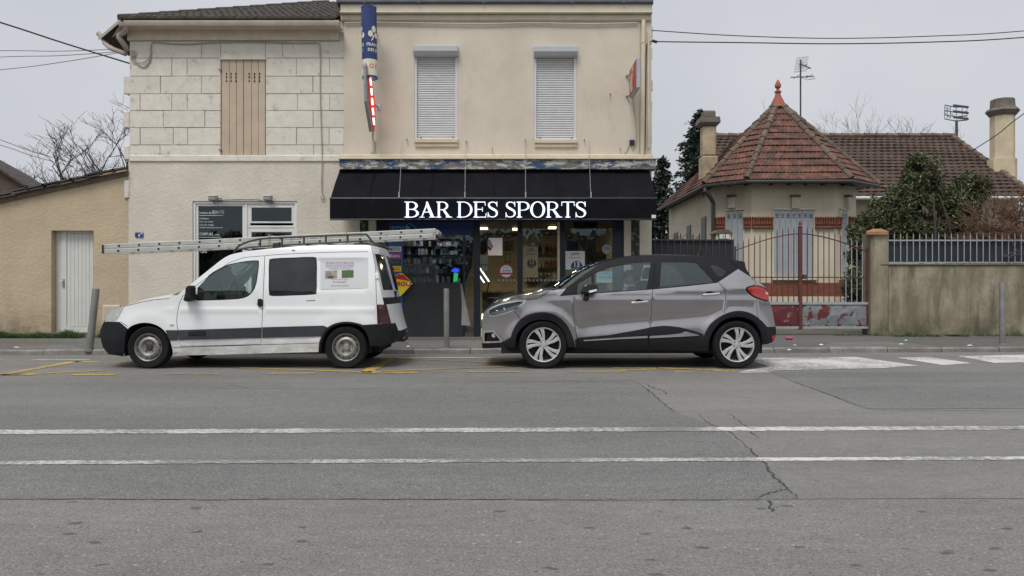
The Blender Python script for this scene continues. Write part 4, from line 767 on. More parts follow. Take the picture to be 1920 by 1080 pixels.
for z in (4.95, 5.36): MB().tube([(2.38, 15.33, z), (2.30, FD-.02, z)], .022, 8).build('bracket', M['steel'], rsn)
# ------------------------------------------------------------------ ochre outbuilding on the left
ob = thing('ochre_outbuilding', 'ochre roughcast lean-to with a white boarded door and slate roof', 'outbuilding', (X(110), FD, PB))
oD = FD+.02; dl, dr, dt, db_ = X(95), X(174.5), Z(432), Z(626)
zs = lambda x: lerp(Z(372), Z(319), (x-X(0))/(X(243)-X(0)))          # sloping wall head
xL = X(-260); xR = X(241.5); b = MB()
for a, c, z0a in ((xL, dl, PB-.2), (dr, xR, PB-.2), (dl, dr, dt)): b.add([(a, oD, z0a), (c, oD, z0a), (c, oD, zs(c)), (a, oD, zs(a))], [(0, 1, 2, 3)])
b.add([(dl, oD, PB-.2), (dl, oD, dt), (dl, oD+.22, dt), (dl, oD+.22, PB-.2), (dr, oD, PB-.2), (dr, oD, dt), (dr, oD+.22, dt), (dr, oD+.22, PB-.2)], [(0, 1, 2, 3), (4, 5, 6, 7), (1, 2, 6, 5)])
b.build('wall', M['ochre'], ob)
MB().add([(xL, oD+.005, zs(xL)-.05), (xR, oD+.005, zs(xR)-.05), (xR, oD+4, zs(xR)-.05), (xL, oD+4, zs(xL)-.05)], [(0, 1, 2, 3)]).build('roof_deck', M['tile_dark'], ob)
MB().box(xL, oD+3.9, PB-.1, xR, oD+4, zs(xL)-.06).build('rear_wall', M['ochre'], ob)
rv = random.Random(12); x = xL; M['verge'] = mat('weathered_slate', (.075, .068, .062), .85, var=.4, vs=7, rnd=.35, bs=.4, bscale=20); M['verge_tan'] = mat('pale_tile', (.30, .20, .14), .85, var=.3, vs=7, rnd=.2)
while x < xR-.1:                              # verge tiles
    l = rv.uniform(.24, .36); a = math.atan2(zs(xR)-zs(xL), xR-xL)+rv.uniform(-.03, .03); th = rv.uniform(.045, .075); z = zs(x)-.015+rv.uniform(-.01, .015); ca, sa = math.cos(a), math.sin(a); x1 = min(x+l+.06, xR)
    for dz in (0, .05):
        q = MB(); q.prism([(x-dz*.8, z+dz), (x1-dz*.8, z+dz+(x1-x)*sa/ca), (x1-dz*.8, z+dz+(x1-x)*sa/ca+.028), (x-dz*.8, z+dz+.034)], lambda u, w: (u, oD-.13+rv.uniform(0, .03)*0, w), (0, .9, 0)); q.build('verge_tile', M['verge_tan'] if (x > X(190) and dz == 0) else M['verge'], ob)
    x += l
MB().prism([(xL, zs(xL)-.10), (xR, zs(xR)-.10), (xR, zs(xR)-.012), (xL, zs(xL)-.012)], lambda u, w: (u, oD-.05, w), (0, .06, 0)).build('mortar_bed', mat('verge_mortar', (.16, .12, .085), .9, var=.3, vs=8, bs=.5), ob)
M['door_white'] = mat('door_white', (.62, .62, .59), .5, var=.05, vs=3, stain=(.46, .45, .41), st=(.6, .85), sscale=3, sstretch=(3, 1, .4))
dr_ = MB().box(dl+.005, oD+.16, Z(625), dr, oD+.2, dt).build('door', M['door_white'], ob)
MB().box(X(107.5), oD+.13, Z(625), X(116.5), oD+.17, dt).build('door_frame', M['door_white'], dr_); MB().box(X(116.5), oD+.13, Z(436), dr, oD+.17, dt).build('door_frame', M['door_white'], dr_); MB().box(X(116.5), oD+.13, Z(625), dr, oD+.165, Z(614)).build('bottom_rail', M['door_white'], dr_)
for k in range(8): u = lerp(117, 174, k/8); MB().pxbox(u, 436.5, u+6.9, 613.5, FD, oD+.142, oD+.17, .005).build('board', M['door_white'], dr_)
MB().tube([P(111, 526, oD+.1), P(118, 526, oD+.08)], .010, 6).build('handle', M['pvc'], dr_); MB().pxbox(109.5, 523, 113, 539, FD, oD+.115, oD+.135).build('lock_plate', M['steel'], dr_)
MB().box(dl-.08, oD-.05, PB-.05, dr+.02, oD+.2, Z(623.5)).build('doorstep', M['kerb'], ob)
uc = thing('meter_cabinet', 'flush beige meter cabinet low on the ochre wall', 'cabinet', (X(209), oD, PB)); MB().pxbox(192.5, 572, 225, 630, FD, oD-.03, oD+.02, .01).build('box', M['cream_trim'], uc); MB().pxbox(194.5, 574, 223, 628, FD, oD-.036, oD-.02, .006).build('cover', mat('cabinet_cover', (.50, .44, .35), .6, var=.1), uc); MB().pxbox(195.5, 600, 197, 602, FD, oD-.04, oD-.03).build('lock', M['hole'], uc)
nb = thing('far_house', 'far brown gable roof showing above the slate roof', 'house', (PX(-60, 26), 26, 0)); M['brown_roof'] = mat('brown_roof', (.10, .075, .055), .9, var=.3, vs=4)
pf = lambda a, c: P(a, c, 26); MB().prism([(-190, 400), (-190, 390), (-60, 285), (0, 319), (46, 349), (46, 400)], pf, (0, 1.2, 0)).build('gable', M['brown_roof'], nb)
MB().prism([(-62, 282), (0, 316), (48, 347), (48, 351), (0, 320.5), (-62, 287)], lambda a, c: P(a, c, 25.8), (0, 1.5, 0)).build('roof_slope', M['tile_dark'], nb); MB().prism([(-62, 282), (-62, 287), (-195, 394), (-195, 389)], lambda a, c: P(a, c, 25.8), (0, 1.5, 0)).build('roof_slope', M['tile_dark'], nb)
MB().box(PX(-190, 26), 26.02, -.03, PX(46, 26), 27.2, PZ(399, 26)).build('wall', M['ochre'], nb)

# ------------------------------------------------------------------ pavilion house on the right
ph = thing('pavilion_house', 'old villa with pointed red tile bay roof and grey shutters', 'house', (8.05, 22, 0))
M['villa'] = render_wall('villa_render', (.66, .60, .47), (.40, .36, .28), .15, 20, st=(.55, .82), dist=.006); M['brick'] = mat('red_brick', (.235, .085, .052), .85, var=.3, vs=9, bs=.3, bscale=40, stain=(.20, .10, .07), st=(.58, .75), sscale=5)
M['shutter_grey'] = mat('grey_shutter', (.38, .42, .46), .55, var=.08, vs=3, stain=(.28, .29, .30), st=(.6, .8), sscale=4); M['tile_red'] = mat('red_tile', (.165, .072, .050), .9, var=.5, vs=5.5, bs=.4, bscale=25, stain=(.062, .046, .038), st=(.44, .64), sscale=4.0)
M['tile_brown'] = mat('brown_tile', (.070, .043, .033), .9, var=.4, vs=5, bs=.4, bscale=25, stain=(.24, .19, .13), st=(.60, .70), sscale=6); M['ridge'] = mat('ridge_tile', (.145, .105, .08), .9, var=.35, vs=6, rnd=.25, stain=(.12, .11, .08), st=(.5, .7), sscale=5); M['dark_metal'] = mat('dark_metal', (.05, .05, .052), .5, var=.2)
bL, bFL, bFR, bR = Vector((5.956, 22.67)), Vector((6.85, 22.0)), Vector((9.24, 22.0)), Vector((10.134, 22.67)); WZ = 4.08
b = MB(); ring = [Vector((5.956, 29.2)), bL, bFL, bFR, bR, Vector((10.134, 25))]
for p, q in zip(ring[:-1], ring[1:]): b.add([(p.x, p.y, -.03), (q.x, q.y, -.03), (q.x, q.y, WZ), (p.x, p.y, WZ)], [(0, 1, 2, 3)])
b.build('bay_wall', M['villa'], ph)
def ft(a, c, px): k = (px-960)/F; d = c-a; return (k*a.y-a.x)/(d.x-k*d.y)
def fbox(a, c, px0, py0, px1, py1, o0, o1, name, m, parent, ch=.008):       # box on a wall facet given by pixels
    t0, t1 = ft(a, c, px0), ft(a, c, px1); d = (c-a); nrm = Vector((d.y, -d.x)).normalized(); tm = (t0+t1)/2; Dm = (a+d*tm).y
    z0, z1 = PZ(py1, Dm), PZ(py0, Dm); L = d.length; u = d/L; bb = MB().cbox(t0*L, -o1, z0, t1*L, -o0, z1, min(ch, (o1-o0)*.4)); bb.v = [tuple((a.x+u.x*x_-nrm.x*y_, a.y+u.y*x_-nrm.y*y_, z_)) for x_, y_, z_ in bb.v]
    return bb.build(name, M[m], parent)
def facet_window(a, c, px0, px1, t, bt, nb_, sill=True):
    w = bpy.data.objects.new('window', None); COL.objects.link(w); w.parent = ph; ORG[w] = ORG[ph]
    g_ = (px1-px0)/nb_
    fbox(a, c, px0-2.5, t-3, px1+3, t, 0, .05, 'lintel', 'villa', w); fbox(a, c, px0-2.5, t, px0, bt, 0, .035, 'jamb', 'villa', w); fbox(a, c, px1, t, px1+2.5, bt, 0, .035, 'jamb', 'villa', w)
    for k in range(nb_):
        fbox(a, c, px0+k*g_+.3, t+.5, px0+(k+1)*g_-.3, bt-.5, .0, .022+.004*(k % 2), 'shutter_board', 'shutter_grey', w, .004)
        for v_ in range(3): fbox(a, c, px0+(k+.25)*g_, t+7+3*v_, px0+(k+.75)*g_, t+8.4+3*v_, .02, .030, 'louvre', 'dark_metal', w, .001)
        for v_ in (.47, .72, .94): fbox(a, c, px0+(k+.4)*g_, lerp(t, bt, v_), px0+(k+.6)*g_, lerp(t, bt, v_)+3.2, .02, .032, 'hinge', 'shutter_grey', w, .001)
    if sill: fbox(a, c, px0-4, bt, px1+5, bt+6.5, 0, .12, 'sill', 'villa', w)
    return w
facet_window(bFL, bFR, 1451, 1525, 394, 519, 7); facet_window(bL, bFL, 1362, 1394, 395, 528, 3); facet_window(bFR, bR, 1576.5, 1587, 394, 519, 2)
for a, c, l in ((bL, bFL, [(1339.5, 1361), (1395, 1409)]), (bFL, bFR, [(1409.5, 1449), (1527, 1565.5)]), (bFR, bR, [(1566.5, 1575.5), (1588.5, 1604.5)])):
    for u, w in l:                             # corbelled brick band
        bd = fbox(a, c, u, 411, w, 424, 0, .05, 'brick_band', 'brick', ph); fbox(a, c, u, 407, w, 410.8, 0, .11, 'brick_course', 'brick', bd); fbox(a, c, u, 424.2, w, 428, 0, .085, 'brick_course', 'brick', bd)
        n = max(2, int((w-u)/4.6))
        for k in range(n): fbox(a, c, u+(w-u)*(k+.15)/n, 411.2, u+(w-u)*(k+.75)/n, 421, .04, .095, 'brick', 'brick', bd, .004)
    px0, px1 = {0: (1339.5, 1409), 1: (1409.5, 1565.5), 2: (1566.5, 1604.5)}[(bL, bFL, bFR).index(a)]
    pl = fbox(a, c, px0, 530, px1, 556, 0, .05, 'brick_plinth', 'brick', ph); fbox(a, c, px0, 556, px1, 640, 0, .07, 'plinth', 'villa', ph)
    n = max(2, int((px1-px0)/9))
    for r in range(5):
        for k in range(n): fbox(a, c, lerp(px0, px1, (k+.04)/n), 530.3+r*5.1, lerp(px0, px1, (k+.96)/n), 534.9+r*5.1, .045, .058, 'brick', 'brick', pl, .003)
for a, c, u, w in ((bL, bFL, 1366, 1381), (bFL, bFR, 1481, 1498), (bFR, bR, 1582.5, 1590)):
    k_ = fbox(a, c, u+1.5, 370, w-1.5, 391, 0, .11, 'keystone', 'villa', ph); fbox(a, c, u, 366, w, 370, 0, .16, 'keystone_cap', 'ridge', k_)
    for q in (.3, .5, .7): fbox(a, c, lerp(u, w, q)-.7, 372, lerp(u, w, q)+.7, 389, .1, .125, 'fluting', 'villa', k_, .002)
for Y_, h0, h1 in ((23.6, 1.9, 3.3), (25.6, 1.7, 3.2), (27.6, 1.9, 3.1)): MB().box(5.93, Y_, h0, 5.96, Y_+.55, h1).build('side_window', M['dado'], ph); MB().box(5.90, Y_-.08, h0-.1, 5.99, Y_+.63, h0).build('sill', M['villa'], ph)
# roof faces as overlapping courses of ribbed tiles
def tiled(name, EL, ER, TL, TR, m, parent, course=.25, rib=.12, lip=.035, amp=.022):
    EL, ER, TL, TR = map(Vector, (EL, ER, TL, TR)); n = ((ER-EL).cross(TL-EL) if (TL-EL).length > .01 else (ER-EL).cross(TR-EL)).normalized()
    if n.z < 0: n = -n
    sl = (lerp(TL, TR, .5)-lerp(EL, ER, .5)).length; nc = max(2, int(sl/course)); b = MB(); ux = (ER-EL).normalized(); rr = random.Random(int(sl*100))
    for j in range(nc):
        t0, t1 = j/nc, (j+1)/nc; l0, r0, l1, r1 = lerp(EL, TL, t0), lerp(ER, TR, t0), lerp(EL, TL, t1), lerp(ER, TR, t1); ph_ = (j % 2)*rib*.5
        w0 = (r0-l0).length; k0 = (l0-EL).dot(ux); nseg = max(2, int(w0/(rib/4))); base_ = len(b.v)
        for i in range(nseg+1):
            s = i/nseg; a = lerp(l0, r0, s); c = lerp(l1, r1, s); u = ((a-EL).dot(ux)+ph_)/rib; h = amp*abs(math.sin(math.pi*u))**.7; u2 = ((c-EL).dot(ux)+ph_)/rib; h2 = amp*abs(math.sin(math.pi*u2))**.7
            tj = .012*math.sin(math.floor(u)*12.9+j*7.1)
            b.v += [tuple(a+n*(-.01)), tuple(a+n*(lip+h+tj)), tuple(c+n*(.004+h2*.8))]
        for i in range(nseg):
            q = base_+i*3; b.f += [(q, q+3, q+4, q+1), (q+1, q+4, q+5, q+2)]
    return tag(b.build(name, M[m], parent), kind='stuff')
def hip(P0, P1, parent, step=.33, r=.085, m='ridge'):
    P0, P1 = Vector(P0), Vector(P1); n = max(2, int((P1-P0).length/step))
    for k in range(n): a, c = lerp(P0, P1, k/n), lerp(P0, P1, (k+1.12)/n); MB().tube([a+Vector((0, 0, .045)), c+Vector((0, 0, .03))], [r*1.12, r*.9], 8).build('ridge_tile', M[m], parent, smooth=True)
EZ = 4.12; AP = (8.05, 23.3, 6.72); eL, eFL, eFR, eR, eB = (5.6, 22.46, EZ), (6.56, 21.52, EZ), (9.47, 21.45, EZ), (10.68, 22.46, EZ), (5.57, 29.2, EZ)
for e0, e1 in ((eFL, eFR), (eL, eFL), (eFR, eR), (eB, eL)): tiled('roof_tiles', e0, e1, AP, AP, 'tile_red', ph)
tiled('roof_tiles', eR, (10.68, 26, EZ), AP, (8.05, 27, 6.3), 'tile_red', ph)
for e in (eL, eFL, eFR, eR): hip(e, AP, ph)
MB().add([eL, eFL, eFR, eR, (10.5, 25, EZ), (6, 29.2, EZ), eB], [(0, 1, 2, 3, 4, 5, 6)]).build('soffit', M['dark_metal'], ph)
MB().tube([Vector(q)+Vector((0, -.03, -.05)) for q in (eB, eL, eFL, eFR, eR)], .055, 8).build('gutter', M['dark_metal'], ph, smooth=True)
MB().tube([Vector(eL)+Vector((.05, -.02, -.06)), P(1322, 358, 22.4), P(1333, 372, 22.5), P(1337, 380, 22.55), P(1337, 640, 22.55)], .06, 8).build('downpipe', M['dark_metal'], ph, smooth=True)
for px in (1350, 1372, 1402, 1446, 1480, 1511, 1543, 1588): MB().pxbox(px-2, 343, px+2, 347, 21.9, 21.62, 22.3).build('rafter_end', M['dark_metal'], ph)
ap = Vector(AP); MB().lathe([(.24, -.16), (.17, .04), (.10, .17), (.07, .28), (.10, .30), (.10, .33), (.05, .36), (.045, .42), (.09, .46), (.095, .52), (.06, .60), (.025, .67), (0, .70)], ap, 14).build('finial', mat('terracotta', (.34, .10, .055), .75, var=.2), ph, smooth=True)
M['chimney'] = mat('chimney_render', (.46, .37, .25), .9, var=.2, vs=3, stain=(.20, .17, .13), st=(.5, .75), sscale=2, bs=.3, bscale=20); M['cap'] = mat('chimney_cap', (.16, .14, .12), .9, var=.35, vs=5, bs=.5, bscale=15)
ch = MB(); cD = 24.0; ch.box(PX(1314, cD), cD-.2, 3.9, PX(1343.5, cD), cD+.3, PZ(294, cD)); co = ch.build('chimney', M['chimney'], ph, bevel=.03); MB().box(PX(1316, cD), cD-.17, PZ(294, cD), PX(1341, cD), cD+.27, PZ(236, cD)).build('shaft', M['chimney'], co, bevel=.05)
MB().add([(PX(a, cD), y_, PZ(p_, cD)) for a, y_, p_ in [(1315, cD-.2, 238), (1342, cD-.2, 238), (1342, cD+.3, 238), (1315, cD+.3, 238), (1309.5, cD-.28, 232), (1347, cD-.28, 232), (1347, cD+.38, 232), (1309.5, cD+.38, 232), (1311, cD-.27, 222), (1345.5, cD-.27, 222), (1345.5, cD+.37, 222), (1311, cD+.37, 222)]], [(0, 1, 5, 4), (1, 2, 6, 5), (2, 3, 7, 6), (3, 0, 4, 7), (4, 5, 9, 8), (5, 6, 10, 9), (6, 7, 11, 10), (7, 4, 8, 11), (8, 9, 10, 11)]).build('cap', M['cap'], co); MB().box(PX(1317.5, cD), cD-.15, PZ(222, cD), PX(1340, cD), cD+.25, PZ(208.5, cD)).build('chimney_pot', M['cap'], co, bevel=.04)
# long rear wing
wg = thing('rear_wing', 'long villa wing under a mossy dark brown tile roof', 'house', (13, 25, 0))
MB().box(10.2, 25, -.03, 16.45, 33, 4.05).build('wall', M['villa'], wg); MB().prism([(25, 4.05), (33, 4.05), (29, 6.7)], lambda u, w: (16.2, u, w), (.25, 0, 0)).build('gable', M['villa'], wg)
tiled('roof_tiles', (7.3, 24.4, 4.0), (16.6, 24.4, 4.0), (7.3, 29, 6.77), (16.6, 29, 6.77), 'tile_brown', wg, .29, .24, .035, .03); MB().add([(7.3, 29.02, 6.75), (16.6, 29.02, 6.75), (16.6, 33.5, 4), (7.3, 33.5, 4)], [(0, 1, 2, 3)]).build('roof_slope', M['tile_brown'], wg)
hip((7.3, 29, 6.80), (16.65, 29, 6.80), wg, .42, .10); hip((16.58, 24.4, 4.02), (16.58, 29, 6.80), wg, .4, .08)
MB().tube([(10.3, 24.35, 3.95), (16.5, 24.35, 3.95)], .055, 8).build('gutter', M['pvc'], wg); MB().box(10.3, 24.97, 1.0, 11.4, 25.02, 3.15).build('dark_doorway', M['dado'], wg)
bc = thing('chimney_stack', 'tall cream chimney stack with moulded cap beside the villa wing', 'chimney', (16.8, 26.1, 0)); bD_ = 26.0
def oct_(px0, py0, px1, py1, dy, name, m, flare=0):
    x0, x1 = PX(px0, bD_), PX(px1, bD_); yc = 26.36; h = (x1-x0)/2; xm = (x0+x1)/2; c = h*.45; pl = [(-h, -c), (-c, -h), (c, -h), (h, -c), (h, c), (c, h), (-c, h), (-h, c)]; k = 1+flare
    b = MB(); b.v = [(xm+u, yc+w, PZ(py1, bD_)) for u, w in pl]+[(xm+u*k, yc+w*k, PZ(py0, bD_)) for u, w in pl]; b.f = [(i, (i+1) % 8, (i+1) % 8+8, i+8) for i in range(8)]+[tuple(range(8)), tuple(range(8, 16))]; return b.build(name, M[m], bc)
M['stack'] = mat('cream_stack', (.60, .51, .36), .9, var=.12, vs=2, stain=(.34, .29, .21), st=(.52, .8), sscale=1.6, bs=.2); oct_(1869, 296, 1914, 600, 0, 'base', 'stack'); oct_(1873, 213, 1911, 296, 0, 'shaft', 'stack'); oct_(1872, 205, 1912, 214, 0, 'cap_moulding', 'cap', .32); oct_(1866, 200, 1919, 205.2, 0, 'cap_slab', 'cap', -.1); oct_(1873, 182, 1912, 200.2, 0, 'cap_top', 'cap', -.05)
# antenna
an = thing('tv_antenna', 'thin roof mast with grid reflector and rod TV antenna', 'antenna', (PX(1501, 27), 27, 5)); aD = 27.0
MB().tube([P(1501, 300, aD), P(1501, 112, aD)], .028, 6).build('mast', M['dark_metal'], an); rf = MB()
for k in range(9): u = lerp(1489, 1511, k/8); rf.tube([P(u, 137-k*.4, aD+.05), P(u+5, 108-k*.5, aD+.1)], .006, 4)
for k in range(6): y_ = lerp(135, 109, k/5); rf.tube([P(1489+k, y_, aD+.05), P(1511+k, y_-2.5, aD+.1)], .006, 4)
tag(rf.build('grid_reflector', M['steel'], an), kind='stuff'); MB().tube([P(1501, 120, aD), P(1520, 128, aD-.4)], .022, 5).build('boom', M['dark_metal'], an); MB().tube([P(1482, 145, aD), P(1527, 143.5, aD-.3)], .018, 5).build('boom', M['dark_metal'], an)
for a, c in (((1497, 122), (1506, 117)), ((1503, 126), (1514, 120)), ((1511, 130), (1520, 127)), ((1488, 147), (1500, 140)), ((1500, 148), (1516, 141)), ((1508, 149), (1524, 139)), ((1513, 150), (1529, 147))): MB().tube([P(*a, aD-.2), P(*c, aD-.2)], .010, 4).build('element', M['dark_metal'], an)
# stadium floodlight mast
fm = thing('stadium_floodlight', 'tall stadium floodlight mast beyond the roofs', 'floodlight mast', (PX(1794, 120), 120, 0)); fD = 120.0; M['mast'] = mat('far_mast', (.13, .16, .19), .6, var=.1)
MB().tube([(PX(1793.5, fD), fD, 0), P(1793.5, 225, fD)], [.45, .2], 10).build('pole', M['mast'], fm)
for y_ in (227, 219, 211, 201): MB().tube([P(1771, y_-4, fD-1), P(1793, y_, fD-2), P(1813, y_-2, fD-1)], .09, 5).build('walkway', M['mast'], fm)
for u in (1771, 1776, 1782, 1793, 1804, 1813): MB().tube([P(u, 222, fD-1), P(u, 199, fD-1)], .05, 4).build('rail_post', M['mast'], fm)
for a, c in (((1771, 200), (1782, 211)), ((1771, 211), (1782, 201)), ((1771, 211), (1782, 222)), ((1782, 211), (1793, 222))): MB().tube([P(*a, fD-1), P(*c, fD-1)], .04, 4).build('brace', M['mast'], fm)
for r, y_ in enumerate((196.5, 207.5, 218.5)):
    for k in range(7): u = 1788+k*4; MB().tube([P(u, y_+k*.5, fD-1.6), P(u+2.2, y_+1.6+k*.5, fD-2.1)], [.12, .2], 8).build('lamp_head', M['mast'], fm)

# ------------------------------------------------------------------ front boundary: screened fence, gate, wall with railings
BD = 16.1; M['iron_red'] = mat('red_oxide_iron', (.115, .028, .026), .6, var=.3, vs=8, stain=(.08, .055, .045), st=(.5, .7), sscale=9); M['galv'] = mat('grey_railing', (.34, .35, .37), .5, var=.2, vs=8, stain=(.16, .13, .11), st=(.55, .75), sscale=8)
M['screen_dark'] = mat('dark_screen', (.02, .021, .027), .75, var=.25, vs=3); M['screen_blue'] = mat('navy_screen', (.016, .024, .036), .6, var=.35, vs=2)
M['peel_gate'] = peel('peeling_gate', (.20, .215, .225), (.12, .018, .02), (.25, .27, .28), 3.2, None, (.53, .55), (.60, .64), .5); M['peel_red'] = peel('peeling_gate_red', (.20, .21, .215), (.12, .018, .02), (.12, .018, .02), 3.0, None, (.42, .44), (.48, .5), .5)
def bx(s, a, t, c, bt, y0_, y1_): return s.pxbox(a, t, c, bt, BD, y0_, y1_)
lfn = thing('screened_fence', 'dark screened iron fence between the bar and the gate', 'fence', (PX(1300, BD), BD, .1))
bx(MB(), 1222, 450, 1376, 600, BD+.0, BD+.008).build('screen', M['screen_dark'], lfn); bx(MB(), 1222, 596, 1376, 640, BD-.1, BD+.12).build('base_wall', M['stack'], lfn)
for k in range(13): u = 1228+k*12; MB().tube([P(u, 600, BD-.03), P(u, 441, BD-.03), P(u, 436, BD-.03)], [.011, .011, .002], 5).build('bar', M['dark_metal'], lfn)
for y_ in (449, 560): bx(MB(), 1222, y_, 1376, y_+2, BD-.045, BD-.015).build('rail', M['dark_metal'], lfn)
lb = thing('letterbox_pier', 'small pale letterbox on the pier behind the fence end', 'letterbox', (PX(1355, 16.6), 16.6, .1)); D6 = 16.6; MB().box(PX(1340, D6), D6-.1, .05, PX(1372, D6), D6+.25, PZ(438, D6)).build('pier', M['villa'], lb); MB().prism([(1337, 438), (1345, 431), (1366, 430), (1375, 437)], lambda a, c: P(a, c, D6-.14), (0, .42, 0)).build('cap', M['ridge'], lb); MB().box(PX(1346, D6), D6-.13, PZ(448, D6), PX(1364, D6), D6-.1, PZ(440, D6)).build('box', M['pvc'], lb); MB().box(PX(1352, D6), D6-.134, PZ(446, D6), PX(1353.5, D6), D6-.129, PZ(442, D6)).build('slot', M['hole'], lb)
def arch(px): t = abs(px-1500)/125; return 438+34*(t**1.6 if t < .85 else t**1.6*.985)
def leaf(label, u0, u1, bars, pm, hinge):
    gt = thing('gate_leaf', label, 'gate', (PX((u0+u1)/2, BD), BD, .12), 'double gate leaves')
    bx(MB(), u0, 566.5, u1, 571, BD-.03, BD+.02).build('lock_rail', M['galv'], gt); bx(MB(), u0, 612, u1, 616, BD-.03, BD+.02).build('bottom_rail', M['galv'], gt)
    pa = bx(MB(), u0+1, 571, u1-1, 612, BD-.008, BD+.004).build('panel', pm, gt)
    cx = (u0+u1)/2; MB().add([P(u0+6, 611, BD-.010), P(u1-6, 611, BD-.010), P(cx, 591, BD-.045), P(u0+6, 572, BD-.01), P(u1-6, 572, BD-.01)], [(0, 1, 2), (0, 2, 3), (1, 4, 2), (3, 2, 4)]).build('pressed_facet', pm, gt)
    MB().tube([P(u, arch(u), BD-.01) for u in [lerp(u0, u1, k/16) for k in range(17)]], .013, 6).build('arch_rail', M['iron_red'], gt); bx(MB(), u0, 519, u1, 521, BD-.018, BD-.006).build('middle_rail', M['iron_red'], gt)
    for u in bars: MB().tube([P(u, 568, BD), P(u, arch(u)-9, BD), P(u, arch(u)-15, BD)], [.010, .010, .0015], 6).build('bar', M['iron_red'] if u < 1580 else M['galv'], gt)
    bx(MB(), hinge-1.5, arch(hinge)-8, hinge+1.5, 616, BD-.025, BD+.02).build('hinge_stile', M['iron_red'], gt); return gt
g1 = leaf('red iron gate leaf with mostly red peeling bottom panel', 1377, 1498, [1220+u/3.483 for u in (570, 605, 641, 678, 714, 754, 789, 826, 863, 899, 935)], M['peel_red'], 1378.5)
g2 = leaf('red iron gate leaf with mostly bare grey bottom panel', 1503.5, 1627, [1220+u/3.483 for u in (1022, 1057, 1093, 1131, 1165, 1202, 1240, 1275, 1312, 1347, 1383)], M['peel_gate'], 1625.5)
bx(MB(), 1497, 428, 1503.2, 618, BD-.04, BD+.03).build('meeting_stile', M['iron_red'], g1); MB().lathe([(.034, 0), (.05, .03), (.028, .07), (.035, .1), (.012, .16), (0, .17)], P(1500.2, 428, BD), 8).build('stile_finial', M['iron_red'], g1); bx(MB(), 1504, 515, 1511, 523, BD-.06, BD+.01).build('lock_box', M['dark_metal'], g2); MB().tube([P(1507, 519, BD-.05), P(1507, 519, BD-.10), P(1515, 519, BD-.10)], .010, 6).build('handle', M['dark_metal'], g2)
M['oldwall'] = render_wall('old_garden_wall', (.35, .30, .215), (.10, .097, .068), .5, 9, st=(.36, .60), dist=.015, low=((.085, .08, .04), .6))
_nt = M['oldwall'].node_tree; _b = _nt.nodes['Principled BSDF']; _src = _b.inputs['Base Color'].links[0].from_socket
_c = mix(_nt, mixf(_nt, ramp(_nt, noise_n(_nt, 1.1, 6, .6).outputs['Fac'], .52, .66), .55), _src, (.47, .425, .32)); _c = mix(_nt, mixf(_nt, ramp(_nt, noise_n(_nt, 2.3, 7, .7, stretch=(2.2, 1, .35)).outputs['Fac'], .52, .68), .7), _c, (.085, .08, .05)); _nt.links.new(_c, _b.inputs['Base Color'])
gp_ = thing('gate_pillar', 'rendered gate pillar with a terracotta cap', 'pillar', (PX(1645, BD), BD, .1)); MB().pxbox(1628.5, 438, 1662, 640, BD, BD-.12, BD+.3, .02).build('shaft', M['oldwall'], gp_); MB().add([P(1624, 440, BD-.18), P(1666, 440, BD-.18), P(1666, 440, BD+.36), P(1624, 440, BD+.36), P(1624, 434, BD-.18), P(1666, 434, BD-.18), P(1666, 434, BD+.36), P(1624, 434, BD+.36), P(1637, 429, BD), P(1653, 429, BD), P(1653, 429, BD+.2), P(1637, 429, BD+.2)], [(0, 1, 5, 4), (1, 2, 6, 5), (2, 3, 7, 6), (3, 0, 4, 7), (4, 5, 9, 8), (5, 6, 10, 9), (6, 7, 11, 10), (7, 4, 8, 11), (8, 9, 10, 11), (0, 3, 2, 1)]).build('cap', mat('terracotta_cap', (.33, .17, .085), .8, var=.2, vs=6), gp_)
gw = thing('garden_wall', 'stained old garden wall under grey railings', 'wall', (PX(1800, BD), BD, .1)); MB().pxbox(1661, 497, 2350, 645, BD, BD-.1, BD+.22, .02).build('wall', M['oldwall'], gw); MB().pxbox(1646, 494.5, 2350, 498, BD, BD-.13, BD+.25, .01).build('coping', mat('mossy_coping', (.13, .13, .07), .95, var=.4, vs=8), gw)
fr = thing('wall_railing', 'grey spiked railings backed by a navy screen on the garden wall', 'railing', (PX(1800, BD), BD, PZ(494, BD))); b = MB(); n = 60
for i in range(n+1): u = lerp(1650, 2330, i/n); y_ = BD+.035+.012*math.sin(i*.9)+.008*math.sin(i*2.3); b.v += [P(u, 492, y_), P(u, 452, y_)]
b.f = [(2*i, 2*i+2, 2*i+3, 2*i+1) for i in range(n)]; b.build('screen', M['screen_blue'], fr, smooth='all')
for y_ in (449.5, 491): MB().pxbox(1648, y_, 2330, y_+2.6, BD, BD-.02, BD+.012).build('rail', M['galv'], fr)
for k in range(57): u = 1653+k*11.9; MB().tube([P(u, 493 if k % 9 else 497, BD-.025), P(u, 443, BD-.025), P(u, 436, BD-.025)], [.010, .010, .0015], 6).build('bar', M['galv'], fr)
